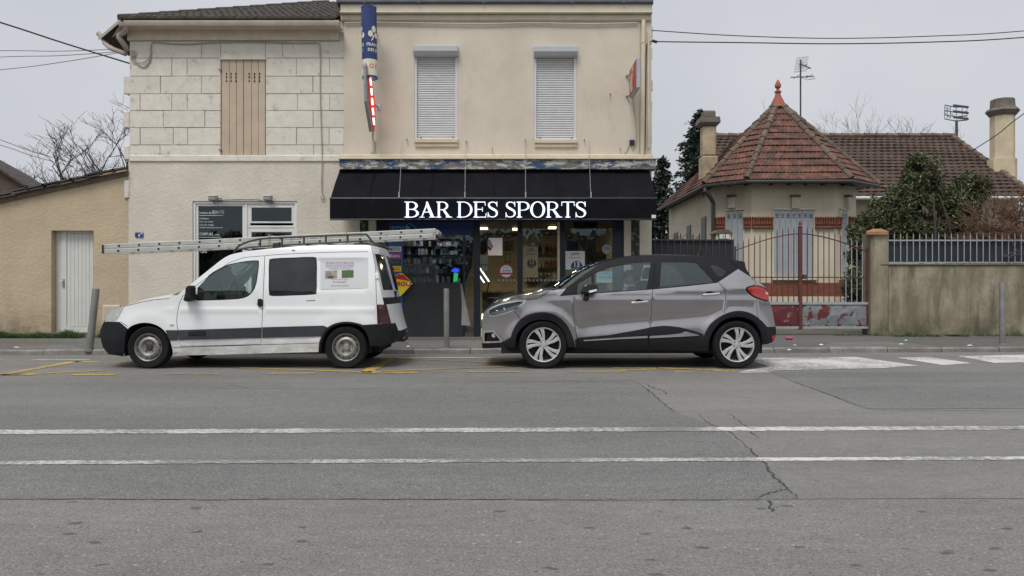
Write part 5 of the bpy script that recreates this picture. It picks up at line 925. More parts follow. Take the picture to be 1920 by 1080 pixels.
# ------------------------------------------------------------------ trees and shrubs
M['bark'] = mat('grey_bark', (.075, .062, .052), .9, var=.3, vs=10); M['bark_brown'] = mat('brown_twig', (.16, .095, .06), .9, var=.3, vs=10)
def leafmat(name, c, rnd=.5, rough=.5):
    m, nt, b, L = base(name); n = noise_n(nt, 6, 4, .6); g_ = nn(nt, 'ShaderNodeNewGeometry'); L(mix(nt, .6, ramp(nt, n.outputs['Fac'], .3, .7, tuple(x*(1-rnd) for x in c)+(1,), tuple(x*(1+rnd) for x in c)+(1,)), ramp(nt, g_.outputs['Random Per Island'], 0, 1, tuple(x*.5 for x in c)+(1,), tuple(x*1.7 for x in c)+(1,))), b.inputs['Base Color']); b.inputs['Roughness'].default_value = rough; return m
M['needle'] = leafmat('needle', (.022, .038, .022)); M['laurel'] = leafmat('laurel_leaf', (.058, .070, .030), .45, .4); M['laurel_light'] = leafmat('laurel_light', (.085, .105, .045), .4, .4); M['yleaf'] = leafmat('yellow_leaf', (.17, .15, .04), .4, .45); M['grass'] = leafmat('grass_blade', (.06, .11, .03), .5)
def bare(name, label, base_p, h, spread, seed, m='bark', levels=6, r0=.12, lean=(0, 0), grp=None, twig=.008, nk=3):
    t = thing(name, label, 'tree' if h > 3 else 'shrub', base_p, grp); rn = random.Random(seed); tr = MB(); br = MB()
    def grow(p, d, l, r, lv):
        pts = [p]; q = p; dd = d
        for k in range(3):
            dd = (dd+Vector((rn.uniform(-1, 1), rn.uniform(-1, 1), rn.uniform(-.35, .7)))*.16).normalized(); q = q+dd*l/3; pts.append(q)
        (tr if lv == 0 else br).tube(pts, [lerp(r, r*.62, k/3) for k in range(4)], 7 if lv < 2 else (4 if lv < 4 else 3), cap=False)
        if lv >= levels: return
        for k in range(nk if lv else nk+1):
            i = rn.choice((1, 2, 3)) if k else 3; nd = (dd+Vector((rn.gauss(0, 1), rn.gauss(0, 1), rn.gauss(.15, .5)))*spread).normalized(); grow(pts[i], nd, l*rn.uniform(.58, .82), max(twig, r*(.62 if i == 3 else .5)), lv+1)
    grow(Vector(base_p), Vector((lean[0], lean[1], 1)).normalized(), h*(.40 if h > 4 else .36), r0, 0); tr.build('trunk', M[m], t, smooth=True); tag(br.build('branches', M[m], t), kind='stuff'); return t
for px, py, top, sd_, lab, sp in ((137, 342, 218, 3, 'bare tree with rounded crown behind the lean-to roof', .62), (218, 342, 213, 11, 'bare tree against the stone house corner behind the lean-to', .62), (40, 345, 290, 23, 'low bare tree beside the far brown gable', .75)):
    D = 34.0; zt_ = PZ(top, D); bare('bare_tree', lab, (PX(px, D), D, 0), zt_*(.90 if px > 50 else .8), sp, sd_, levels=6, r0=.14, lean=((px-137)*.002, 0), grp=None, twig=.009)
for px, top, sd_, lab, D, k in ((1568, 203, 5, 'bare tree rising behind the wing roof near the bay', 42.0, 1), (1618, 222, 9, 'smaller bare tree behind the middle of the wing roof', 44.0, 1), (1692, 244, 15, 'bare treetop just showing over the wing ridge', 46.0, 1)):
    bare('bare_tree', lab, (PX(px, D), D, 0), PZ(top, D)*.92, .45, sd_+20, levels=6, r0=.09, twig=.0065, lean=(-.06, 0))
bare('brown_shrub', 'tangled leafless brown shrub behind the railings by the chimney', (PX(1895, 18), 18, 0), 4.0, .85, 31, 'bark_brown', 6, .06, (-.05, 0), None, .006, 4); bare('brown_shrub', 'leafless brown shrub leaning over the railings beside the big evergreen', (PX(1845, 18.3), 18.3, 0), 3.6, .85, 37, 'bark_brown', 6, .05, (.1, 0), None, .006, 4)
bare('brown_shrub', 'leafless brown shrub behind the dark screened fence', (PX(1245, 17.2), 17.2, 0), 2.9, .8, 41, 'bark_brown', 5, .04, (.05, 0), None, .006, 4)
def conifer(name, label, px, top, D, rad, seed, z0=1.5, n=120, lf=26):
    p = Vector((PX(px, D), D, 0)); H = PZ(top, D); t = thing(name, label, 'tree', tuple(p)); rn = random.Random(seed); MB().tube([p, p+Vector((0, 0, H*.98))], [.22, .02], 8, cap=False).build('trunk', M['bark'], t); b = MB(); lb_ = MB()
    for i in range(n):
        f_ = (i+rn.random())/n; z = lerp(z0, H*.985, f_); L_ = rad*(1-f_)**.75*rn.uniform(.55, 1.15)+.12; a = rn.uniform(0, 6.283); d = Vector((math.cos(a), math.sin(a), 0)); st_ = p+Vector((0, 0, z)); en = st_+d*L_+Vector((0, 0, rn.uniform(-.32, .15)*L_))
        lb_.tube([st_, lerp(st_, en, .5)+Vector((0, 0, .06*L_)), en], [.03, .02, .008], 3, cap=False)
        for k in range(int(lf*(.5+L_/rad))):
            s = rn.uniform(.15, 1)**.7; c = lerp(st_, en, s)+Vector((rn.gauss(0, .13), rn.gauss(0, .13), rn.gauss(-.03, .09)))*(.5+.6*L_/rad); u = (d*rn.uniform(.2, 1)+Vector((rn.gauss(0, .6), rn.gauss(0, .6), rn.gauss(-.1, .45)))).normalized(); v_ = u.cross(Vector((rn.gauss(0, 1), rn.gauss(0, 1), rn.gauss(0, 1)))).normalized(); l = rn.uniform(.10, .24); w = l*.28
            b.add([c-u*l*.5, c+v_*w, c+u*l*.6, c-v_*w], [(0, 1, 2, 3)])
    tag(lb_.build('boughs', M['bark'], t), kind='stuff'); tag(b.build('crown', M['needle'], t), kind='stuff'); return t
conifer('conifer_tree', 'dark conifer rising behind the villa chimney', 1313, 203, 38.0, 2.7, 2, n=400, lf=52); conifer('conifer_tree', 'smaller dark conifer close to the bar corner', 1243, 293, 33.0, 1.15, 6, z0=1.2, n=150, lf=36)
def shrub(name, label, D, blobs, seed, mats, n, size=.075, stems=()):
    t = thing(name, label, 'shrub', (PX(blobs[0][0], D), D, 0)); rn = random.Random(seed); bs_ = [MB() for _ in mats]; tot = sum(q[2]*q[3] for q in blobs)
    for (px, py, rx, ry, *dd) in blobs:
        c = Vector(P(px, py, D+(dd[0] if dd else 0))); sx, sz = rx*D/F, ry*D/F; sy = (sx+sz)*.42
        for i in range(int(n*rx*ry/tot)):
            while True:
                u = Vector((rn.gauss(0, 1), rn.gauss(0, 1), rn.gauss(0, 1)))
                if u.length > .1: break
            u.normalize(); lump = 1+.28*noise.noise(u*2.3+Vector((px, py, seed))*.37); r_ = rn.random()**.33*lump
            q = c+Vector((u.x*sx, u.y*sy, u.z*sz))*r_
            if noise.noise(q*2.6+Vector((seed, 0, 0))) < -.16: continue                # gaps between clumps
            a = Vector((rn.gauss(0, 1), rn.gauss(0, 1), rn.gauss(-.35, .8))).normalized(); w = a.cross(Vector((rn.gauss(0, 1), rn.gauss(0, 1), rn.gauss(0, 1)))).normalized(); l = size*rn.uniform(.7, 1.3); nrm = a.cross(w)
            k = 0 if rn.random() < .62 else (1 if rn.random() < .82 else min(2, len(mats)-1))
            bs_[k].add([q-a*l, q-a*l*.2+w*l*.36-nrm*l*.08, q+a*l, q-a*l*.2-w*l*.36-nrm*l*.08], [(0, 1, 2, 3)])
    for b_, m_ in zip(bs_, mats): tag(b_.build('foliage', M[m_], t), kind='stuff')
    for pts, r_ in stems: MB().tube([P(a, c, D+e) for a, c, e in pts], r_, 6).build('stem', M['bark'], t, smooth=True)
shrub('evergreen_shrub', 'big glossy evergreen shrub towering over the gate pillar', 18.6, [(1728, 345, 38, 58), (1718, 318, 24, 30), (1690, 400, 62, 52), (1775, 400, 52, 52), (1640, 432, 48, 34), (1822, 352, 38, 30), (1800, 385, 42, 38), (1608, 470, 22, 46, -.4), (1610, 540, 26, 50, -.6), (1722, 440, 110, 30), (1840, 445, 60, 22)], 4, ('laurel', 'laurel_light', 'yleaf'), 66000, .046,
      [([(1755, 470, -.75), (1750, 365, -.8)], [.035, .02]), ([(1790, 470, -.8), (1772, 395, -.8), (1760, 365, -.8)], [.03, .02, .015]), ([(1745, 450, -.85), (1703, 415, -.9)], [.02, .015]), ([(1730, 640, 0), (1728, 420, 0)], [.09, .04])])
# trees across the road (mirrored in the shop and car glass)
M['far_leaf'] = leafmat('far_leaf', (.035, .048, .026), .4, .6)
def leafy(px_x, y, H, seed):
    t = thing('roadside_tree', 'leafy tree on the opposite side of the road', 'tree', (px_x, y, 0), 'trees across the road'); rn = random.Random(seed); b = MB()
    MB().tube([(px_x, y, -.03), (px_x+.1, y, H*.5), (px_x, y, H*.8)], [.25, .16, .05], 8).build('trunk', M['bark'], t)
    for k in range(9):
        c = Vector((px_x+rn.uniform(-1.9, 1.9), y+rn.uniform(-1.2, 1.2), H*rn.uniform(.28, .82))); r_ = rn.uniform(1.1, 1.9)
        for i in range(420):
            u = Vector((rn.gauss(0, 1), rn.gauss(0, 1), rn.gauss(0, 1))).normalized(); q = c+u*r_*rn.random()**.4; a = Vector((rn.gauss(0, 1), rn.gauss(0, 1), rn.gauss(0, 1))).normalized(); w = a.cross(u).normalized(); l = rn.uniform(.14, .28); b.add([q-a*l, q+w*l*.6, q+a*l, q-w*l*.6], [(0, 1, 2, 3)])
    tag(b.build('crown', M['far_leaf'], t), kind='stuff'); return t
lt = [leafy(0, -17, 4.4, 1), leafy(4.6, -18, 5.6, 2)]
for i, x_ in enumerate((-24, -19.5, -15, -10.5, -5.5, 10.0, 15, 20, 25)): copy_tree(lt[i % 2], (x_-lt[i % 2].location.x, (i % 3)*-.8, 0))
# weeds at the wall foot
def tufts(name, label, spots, seed, hmax, D0):
    rn = random.Random(seed); b = MB()
    for x0, x1, y_, n in spots:
        for i in range(n):
            x = lerp(x0, x1, rn.random()); y = y_+rn.uniform(-.14, .08); z = paveZ(y, x)-.01; h = hmax*rn.uniform(.3, 1)*(.45+.55*abs(noise.noise(Vector((x*3, 0, seed)))*2)); a = rn.uniform(0, 6.28); dx, dy = math.cos(a)*.006, math.sin(a)*.006; lx, ly = rn.gauss(0, .05), rn.gauss(-.02, .04)
            b.add([(x-dx, y-dy, z), (x+dx, y+dy, z), (x+lx*.5+dx*.7, y+ly*.5, z+h*.6), (x+lx, y+ly, z+h)], [(0, 1, 2, 3)])
    return tag(b.build(name, M['grass']), label, 'grass', kind='stuff')
tufts('grass', 'strip of short grass along the foot of the ochre wall', [(X(-150), X(160), FD-.12, 7000), (X(175), X(235), FD-.05, 250)], 3, .20, FD); tufts('weeds', 'green weeds along the foot of the garden wall', [(PX(1660, BD), PX(1745, BD), BD-.28, 900), (PX(1765, BD), PX(1800, BD), BD-.2, 800), (PX(1820, BD), PX(2100, BD), BD-.15, 900), (PX(1560, BD), PX(1660, BD), BD-.1, 200)], 8, .10, BD)
# ------------------------------------------------------------------ vehicles
M['rubber'] = mat('tyre_rubber', (.012, .012, .0125), .85, var=.25, vs=12, bs=.3, bscale=80, spec=.22); M['plastic'] = mat('black_plastic', (.012, .013, .016), .6, var=.12, vs=5, spec=.25); M['plastic_grey'] = mat('faded_plastic', (.042, .044, .052), .65, var=.15, vs=5, spec=.3); M['inside'] = mat('car_interior', (.035, .036, .038), .85, var=.2); M['under'] = mat('underbody', (.010, .010, .010), .95, var=0)
M['van_white'] = mat('van_white', (.84, .855, .865), .3, var=.02, vs=2, coat=.6, stain=(.66, .66, .63), st=(.66, .9), sscale=3); M['gloss_black'] = mat('gloss_black', (.008, .008, .010), .2, var=0, spec=.35)
m, nt, b_, L = base('grey_metallic'); b_.inputs['Base Color'].default_value = (.255, .245, .245, 1); b_.inputs['Metallic'].default_value = .92; b_.inputs['Roughness'].default_value = .27; b_.inputs['Coat Weight'].default_value = .9; b_.inputs['Coat Roughness'].default_value = .04; M['grey_paint'] = m
nf = noise_n(nt, 3, 5, .6); L(ramp(nt, nf.outputs['Fac'], .3, .7, (.395, .375, .380, 1), (.43, .41, .416, 1)), b_.inputs['Base Color'])
_nt = M['van_white'].node_tree; _b = _nt.nodes['Principled BSDF']; _s = _b.inputs['Base Color'].links[0].from_socket; _tc = nn(_nt, 'ShaderNodeTexCoord'); _sx = nn(_nt, 'ShaderNodeSeparateXYZ'); _nt.links.new(_tc.outputs['Object'], _sx.inputs[0])
_mr = nn(_nt, 'ShaderNodeMapRange'); _mr.inputs[1].default_value = .62; _mr.inputs[2].default_value = .18; _nt.links.new(_sx.outputs['Z'], _mr.inputs[0]); _m2 = nn(_nt, 'ShaderNodeMath', operation='MULTIPLY'); _nt.links.new(_mr.outputs[0], _m2.inputs[0]); _nt.links.new(ramp(_nt, noise_n(_nt, 4, 7, .7, stretch=(1, 1, 2)).outputs['Fac'], .36, .66), _m2.inputs[1])
_nt.links.new(mix(_nt, _m2.outputs[0], _s, (.46, .44, .40)), _b.inputs['Base Color'])      # road film on the sills
M['chrome'] = mat('chrome', (.72, .73, .75), .12, metal=1, var=0); M['alloy'] = mat('alloy_silver', (.74, .74, .73), .32, metal=.75, var=.06, vs=8); M['steel_rim'] = mat('steel_rim', (.30, .295, .28), .5, metal=.5, var=.25, vs=8, stain=(.12, .09, .07), st=(.55, .75), sscale=10); M['dark_hub'] = mat('dark_hub', (.05, .05, .05), .6, metal=.3, var=.2)
M['lamp_glass'] = mat('lamp_lens', (.50, .53, .52), .12, var=.15, vs=10, coat=1); M['lamp_clear'] = glass('clear_lens', (.86, .89, .90), .10); M['tail_red'] = mat('tail_red', (.42, .012, .010), .2, var=.1, vs=8, coat=1); M['tail_dark'] = mat('tail_dark_red', (.055, .006, .010), .25, var=.1, coat=1)
M['car_glass'] = glass('car_glass', (.80, .93, .90), .075); M['van_glass'] = glass('van_glass', (.76, .89, .85), .09); M['dark_glass'] = mat('privacy_glass', (.022, .026, .028), .08, var=.4, vs=3, spec=.6); M['seam'] = mat('panel_gap', (.008, .008, .009), .9, var=0); M['seat'] = mat('seat_cloth', (.07, .075, .08), .9, var=.2, vs=10); M['amber'] = mat('amber', (.6, .6, .56), .25, var=0, coat=1)
class Car:
    def __init__(s, root, yc, half): s.root, s.yc, s.half = root, yc, half
    def xz(s, px, py):
        h = .8
        for _ in range(12):
            D = s.yc-h; x, z = PX(px, D), PZ(py, D); h = .5*h+.5*s.half(x, z)
        return x, z
    def at(s, px, py, off=0): x, z = s.xz(px, py); return Vector((x, s.yc-s.half(x, z)-off, z))
    def nrm(s, x, z):
        e = .008; hx = (s.half(x+e, z)-s.half(x-e, z))/(2*e); hz = (s.half(x, z+e)-s.half(x, z-e))/(2*e); return Vector((-hx, -1, -hz)).normalized()
    def side(s, outline, regions, seams, basemat, grid=.035):
        O = [s.xz(*p) for p in outline]; regs = [(n, [s.xz(*p) for p in poly], m, i, pa) for n, poly, m, i, pa in regions]
        for pts in seams:
            q = [Vector(s.xz(*p)) for p in pts]; a, b = [], []
            for i, p in enumerate(q):
                t = (q[min(i+1, len(q)-1)]-q[max(0, i-1)]).normalized(); w = .0035; a.append((p.x-t.y*w, p.y+t.x*w)); b.append((p.x+t.y*w, p.y-t.x*w))
            regs.append(('panel_gap', a+b[::-1], M['seam'], .006, None))
        V_, E_ = [], []
        def ring(poly):
            b = len(V_); V_.extend(Vector(p) for p in poly); n = len(poly); E_.extend((b+i, b+(i+1) % n) for i in range(n))
        ring(O); [ring(r[1]) for r in regs]
        segs = [(V_[a], V_[b]) for a, b in E_]; xs = [p[0] for p in O]; zs_ = [p[1] for p in O]; x = min(xs)
        cells = {}
        for a, b in segs:
            L_ = (b-a).length; n = max(1, int(L_/.01))
            for k in range(n+1): q = a.lerp(b, k/n); cells[(int(q.x/.016), int(q.y/.016))] = 1
        while x < max(xs):
            z = min(zs_)
            while z < max(zs_):
                i, j = int(x/.016), int(z/.016)
                if pip((x, z), O) and not any((i+u, j+w) in cells for u in (-1, 0, 1) for w in (-1, 0, 1)): V_.append(Vector((x, z)))
                z += grid
            x += grid
        vo, eo, fo, *_ = delaunay_2d_cdt(V_, E_, [], 0, 1e-5); out = {}
        for f in fo:
            c = sum((vo[i] for i in f), Vector((0, 0)))/len(f)
            if not pip(c, O): continue
            k = -1
            for r in range(len(regs)-1, -1, -1):
                if pip(c, regs[r][1]): k = r; break
            out.setdefault(k, []).append(f)
        objs = {}
        merged = {}
        for k, fs in out.items():
            nm = 'body_side' if k < 0 else regs[k][0]
            for q, isl in enumerate(sorted(islands(fs), key=len, reverse=True)):
                if len(isl) > 4 or q == 0: merged[(k, q)] = isl
        order = sorted(merged)
        for sgn in (-1, 1):
            made = {}
            for kk in order:
                k = kk[0]; nm, m_, ins, pa = ('body_side', basemat, 0, None) if k < 0 else (regs[k][0], regs[k][2], regs[k][3], regs[k][4])
                idx = {}; vs, ns, ff = [], [], []
                for f in merged[kk]:
                    g_ = []
                    for i in f:
                        if i not in idx:
                            idx[i] = len(vs); x, z = vo[i]; n = s.nrm(x, z); p = Vector((x, s.yc-s.half(x, z), z))-n*ins
                            if sgn > 0: p.y = 2*s.yc-p.y; n = Vector((n.x, -n.y, n.z))
                            vs.append(tuple(p-ORG[s.root])); ns.append(n)
                        g_.append(idx[i])
                    a, b, c = (Vector(vs[i]) for i in g_[:3]); ff.append(tuple(g_) if (b-a).cross(c-a).dot(ns[g_[0]]) > 0 else tuple(g_[::-1]))
                me = bpy.data.meshes.new(nm); me.from_pydata(vs, [], ff); me.shade_smooth(); me.normals_split_custom_set_from_vertices([tuple(n) for n in ns])
                par = made.get(pa, s.root); o = link_mesh(nm, me, m_, par); made.setdefault(nm, o); made[k] = o
                if sgn < 0: objs.setdefault(nm, []).append(o)
        s.objs = objs; return objs
    def strip(s, prof, nt_=16):               # prof: (px, py, crown, bow, region) ; skin across the car
        pts = [(s.xz(p[0], p[1]), p) for p in prof]; rows = []
        for (x, z), p in pts:
            h = s.half(x, z); row = []
            for k in range(nt_+1):
                t = -1+2*k/nt_; c = 1-abs(t)**2.6; row.append(Vector((x+p[3]*c, s.yc+t*h, z+p[2]*c)))
            rows.append(row)
        groups = {}
        for i in range(len(rows)-1):
            for k in range(nt_):
                t = -1+2*(k+.5)/nt_; nm = prof[i][4]; nm = nm(t) if callable(nm) else nm; groups.setdefault(nm, []).append((i, k))
        for nm, cells in groups.items():
            name, m_ = nm
            for isl in islands([((i, k), (i, k+1), (i+1, k+1), (i+1, k)) for i, k in cells]):
                idx = {}; b = MB()
                for q in isl:
                    for e in q:
                        if e not in idx: idx[e] = len(b.v); b.v.append(tuple(rows[e[0]][e[1]]))
                    b.f.append(tuple(idx[e] for e in q))
                b.build(name, m_, s.root, smooth='all')
    def liner(s, arch_px, depth=.5):
        pts = [s.xz(*p) for p in arch_px]
        for sg in (-1, 1):
            b = MB()
            for x, z in pts: h = s.half(x, z); b.v += [(x, s.yc+sg*h, z), (x, s.yc+sg*(h-depth), z)]
            n = len(pts); b.f = [(2*i, 2*i+1, 2*i+3, 2*i+2) for i in range(n-1)]; b.build('wheel_arch_liner', M['under'], s.root)
    def decal(s, name, poly, m_, off=.004, par=None, n=0):
        if len(poly) == 4:
            b = MB(); K = 10
            for j in range(K+1):
                for i in range(K+1):
                    l = [lerp(poly[0][q], poly[3][q], j/K) for q in (0, 1)]; r_ = [lerp(poly[1][q], poly[2][q], j/K) for q in (0, 1)]; b.v.append(tuple(s.at(lerp(l[0], r_[0], i/K), lerp(l[1], r_[1], i/K), off)))
            b.f = [(j*(K+1)+i, j*(K+1)+i+1, (j+1)*(K+1)+i+1, (j+1)*(K+1)+i) for j in range(K) for i in range(K)]; return b.build(name, m_, par or s.root, smooth='all')
        pts = [s.at(*p, off) for p in poly]; return MB().add(pts, [tuple(range(len(pts)))]).build(name, m_, par or s.root)
    def lump(s, name, poly, m_, o0, o1, par=None, bevel=.006):
        pts = [s.at(*p) for p in poly]; y0 = min(p.y for p in pts); n = len(poly); a = [p-Vector((0, o0, 0)) for p in pts]; c = [p-Vector((0, o1, 0)) for p in pts]
        return MB().add(a+c, [tuple(range(n)), tuple(range(n, 2*n))]+[(i, (i+1) % n, (i+1) % n+n, i+n) for i in range(n)]).build(name, m_, par or s.root, bevel=bevel, seg=2)
def wheel(root, x, yo, z, r, rim, kind, sg=1, w=.19):      # sg=1: outer face towards -y
    o = Vector((x, yo, z)); T = lambda pr: [(a, h*sg) for a, h in pr]
    ty = MB().lathe(T([(rim*.97, .02), (rim*1.02, .006), (rim*1.10, -.004), (r*.93, -.006), (r*.975, .012), (r*.992, .03), (r, .06), (r, w-.06), (r*.985, w-.02), (rim, w)]), o, 56, 'y').build('tyre', M['rubber'], root, smooth=True)
    tr = MB()
    for k in range(60):
        a = 2*math.pi*k/60; c, d = math.cos(a), math.sin(a); p = o+Vector((c*r*.985, .03*sg, d*r*.985)); tr.add([p+Vector((-d*.006, -.008*sg, c*.006)), p+Vector((d*.006, -.008*sg, -c*.006)), p+Vector((d*.006+c*.007, .025*sg, -c*.006+d*.007)), p+Vector((-d*.006+c*.007, .025*sg, c*.006+d*.007))], [(0, 1, 2, 3)])
    tag(tr.build('tread_block', M['rubber'], ty), kind='stuff')
    if kind == 'steel':
        rm = MB().lathe(T([(rim*1.02, .004), (rim*1.0, -.004), (rim*.96, .002), (rim*.93, .03), (rim*.86, .045), (rim*.80, .03), (rim*.70, .012), (rim*.60, .006), (rim*.52, .02), (rim*.44, .04), (rim*.36, .042), (.0, .042)]), o, 48, 'y').build('rim', M['steel_rim'], root, smooth=True)
        for k in range(12):
            a = 2*math.pi*(k+.5)/12; MB().lathe(T([(0, -.004), (rim*.055, -.004), (rim*.055, .02)]), o+Vector((math.cos(a)*rim*.80, .028*sg, math.sin(a)*rim*.80)), 8, 'y').build('vent_hole', M['hole'], rm)
        MB().lathe(T([(0, .02), (rim*.2, .022), (rim*.26, .035), (rim*.26, .05)]), o, 20, 'y').build('hub', M['dark_hub'] if x < -4 else M['steel_rim'], rm, smooth=True)
        for k in range(4): a = R(45+90*k); MB().lathe(T([(0, .018), (rim*.05, .02), (rim*.05, .05)]), o+Vector((math.cos(a)*rim*.35, 0, math.sin(a)*rim*.35)), 6, 'y').build('wheel_bolt', M['dark_hub'], rm)
    else:
        rm = MB().lathe(T([(rim*1.02, .003), (rim*1.0, -.006), (rim*.955, -.003), (rim*.93, .02), (rim*.90, .09), (rim*.90, .16)]), o, 56, 'y').build('rim', M['alloy'], root, smooth=True)
        MB().lathe(T([(0, .075), (rim*.86, .075), (rim*.86, .09)]), o, 32, 'y').build('brake_disc', M['under'], rm)
        for k in range(5):
            th = R(90+72*k+ (8 if x < 1.5 else -18))
            for br in (-1, 1):                # twin spokes splitting towards the rim
                pr = [(rim*.13, br*R(15)), (rim*.36, br*R(11.5)+R(1)), (rim*.64, br*R(11)+R(4)), (rim*.95, br*R(11)+R(9))]; ws = [.040, .033, .042, .058]; top, bot_ = [], []
                for (q, a), w_ in zip(pr, ws):
                    c, d = math.cos(th+a), math.sin(th+a); ctr = Vector((c*q, 0, d*q)); tn = Vector((-d, 0, c))*w_*.5; top.append(ctr+tn); bot_.append(ctr-tn)
                b = MB(); yf = [.014, .010, .004, .004]; n = 4
                v_ = [o+p+Vector((0, y_*sg, 0)) for p, y_ in zip(top, yf)]+[o+p+Vector((0, y_*sg, 0)) for p, y_ in zip(bot_, yf)]; v_ += [p+Vector((0, .045*sg, 0)) for p in v_]
                b.v = [tuple(p) for p in v_]; b.f = [(i, i+1, i+5, i+4) for i in range(3)]+[(i+8, i+9, i+13, i+12) for i in range(3)]+[(i, i+1, i+9, i+8) for i in range(3)]+[(i+4, i+5, i+13, i+12) for i in range(3)]; b.build('spoke', M['alloy'], rm, bevel=.005, seg=2)
        MB().lathe(T([(0, .008), (rim*.12, .010), (rim*.24, .014), (rim*.27, .05)]), o, 24, 'y').build('hub', M['alloy'], rm, smooth=True)
        for k in range(5): a = R(54+72*k); MB().lathe(T([(0, .006), (rim*.035, .006), (rim*.035, .02)]), o+Vector((math.cos(a)*rim*.19, 0, math.sin(a)*rim*.19)), 8, 'y').build('wheel_bolt', M['hole'], rm)
def seat(root, x, y, z, w=.48, back=.62, rear=False):
    st = MB(); st.box(x-.25, y-w/2, z-.12, x+.22, y+w/2, z+.08); so = st.build('seat', M['seat'], root, bevel=.05, seg=3)
    MB().prism([(x+.13, z), (x+.27, z-.02), (x+.44, z+back), (x+.33, z+back+.01)], lambda a, c: (a, y-w*.48, c), (0, w*.96, 0)).build('seat_back', M['seat'], so, bevel=.05, seg=3)
    hw = w*.26
    for yy in ((y,) if not rear else (y-w*.3, y+w*.3)): MB().prism([(x+.36, z+back+.03), (x+.45, z+back+.02), (x+.48, z+back+.20), (x+.40, z+back+.21)], lambda a, c: (a, yy-.13, c), (0, .26, 0)).build('headrest', M['seat'], so, bevel=.04, seg=3)
# ---------------- white panel van
van = thing('white_van', 'white panel van with roof rack and black bumpers', 'van', (-3.6, 11.34, 0)); VY = 11.34
def vhalf(x, z):
    h = .86-.045*ss(.42, .12, z)-.15*max(0, z-1.06)**1.15/.7**.15-.05*ss(1.60, 1.80, z)
    d = max(0, (-5.02-x)/.80); h -= .26*d**2.4
    d = max(0, (x+1.98)/.26); h -= .09*d**2.2
    h += .010*math.exp(-((z-.80)/.035)**2)*ss(-4.9, -4.4, x)                                    # waist crease
    h += .014*math.exp(-((x+4.955)**2+(z-.29)**2-.40**2)**2/.012)*(1 if z > .2 else 0)+.014*math.exp(-((x+2.263)**2+(z-.29)**2-.40**2)**2/.012)*(1 if z > .2 else 0)
    u = ss(-2.70, -2.66, x)*ss(-1.98, -2.03, x)*ss(1.04, 1.075, z)*ss(1.52, 1.485, z); h -= .012*u      # pressed recess behind the rear side window
    return max(.25, h)
V = Car(van, VY, vhalf)
farch = cr([(233, 668), (235, 640), (239, 618), (252, 608.6), (271.7, 605), (291, 608.6), (306, 618), (316, 632), (322, 649), (325, 667)], 3); rarch = cr([(601, 660), (603.6, 640.5), (613, 621), (630, 610), (652, 606.7), (674, 611), (688, 625), (694, 649)], 3)
top = cr([(231, 574.5), (263, 565), (291, 560), (316, 557), (331, 554.5)], 3)+[(350, 539), (370, 523), (390, 507)]+cr([(410.5, 490.5), (430, 478.5), (458, 472), (500, 467), (563, 462), (619, 460), (680, 459.5), (695, 461.5)], 3)
rear = cr([(695, 461.5), (702, 490), (711, 530), (720, 571), (725, 590), (729, 607), (732, 622), (728, 640), (720, 649)], 2)
front = cr([(206, 664), (195, 652), (190, 634), (189, 621), (196, 603), (202, 590), (210.5, 582), (231, 574.5)], 2)
vout = front+top[1:]+rear[1:]+rarch[::-1]+[(550, 661), (500, 662.5), (420, 664.5)]+farch[::-1]
dwin = [(371.7, 562.5)]+cr([(371.7, 538.5), (386, 524), (402, 511), (430, 497), (458, 491), (480, 489.5), (484, 493), (482, 515), (476, 540), (463, 554.5), (444, 559.6), (410, 561.5)], 2); swin = cr([(506, 492), (512, 486), (550, 484), (586, 483), (592.3, 489), (592.5, 520), (592, 546), (587, 551), (550, 552.8), (512, 554), (505.8, 547.5), (505.5, 520)], 2, True)
fdoor = [(342, 556), (336, 570), (332, 590), (331.5, 604), (334, 627), (338, 649.5), (489, 646), (491.5, 600), (496.7, 479.5), (458, 483), (430, 493), (402, 511.5), (369, 535)]
def grow(poly, px): cx = sum(p[0] for p in poly)/len(poly); cy = sum(p[1] for p in poly)/len(poly); return [(p[0]+(px if p[0] > cx else -px), p[1]+(px*.8 if p[1] > cy else -px*.8)) for p in poly]
vreg = [('front_bumper', [(170, 602.5), (224, 603.5), (233, 611), (240, 617), (236, 640), (234, 672), (170, 675)], M['plastic'], -.012, None), ('headlight', cr([(196, 602), (199, 590), (210, 580), (232, 573.5), (226, 588), (217, 601.5)], 2, True), M['lamp_glass'], -.003, None),
 ('door', fdoor, M['van_white'], 0, None), ('window_seal', grow(dwin, 1.7), M['plastic'], .001, 'door'), ('window_pane', dwin, M['van_glass'], .006, 'door'), ('window_seal', grow(swin, 1.6), M['plastic'], .001, None), ('side_window', swin, M['dark_glass'], .004, None),
 ('rub_strip', [(311, 619), (332.5, 619), (334.5, 637.5), (318, 638.5)], M['plastic_grey'], -.010, None), ('rub_strip', [(333.3, 619), (490, 614), (489.4, 633.5), (335.5, 637.5)], M['plastic_grey'], -.010, 'door'), ('rub_strip', [(492, 613.6), (606, 610.5), (617, 615), (603.6, 630.5), (491.4, 633.5)], M['plastic_grey'], -.010, None),
 ('wheel_arch_trim', [(597, 662), (599, 640)]+cr([(600, 638), (610, 618), (628, 606.5), (652, 603), (676, 607.5), (684, 613)], 3)+[(688, 625), (660, 640), (610, 662)], M['plastic'], -.012, None), ('rear_bumper', [(676, 609.5), (720, 607), (742, 606.5), (748, 660), (690, 660), (692, 640), (687, 624)], M['plastic'], -.014, None), ('tail_light', [(706, 571), (745, 570.5), (745, 606.5), (707.5, 607)], M['tail_dark'], -.004, None)]
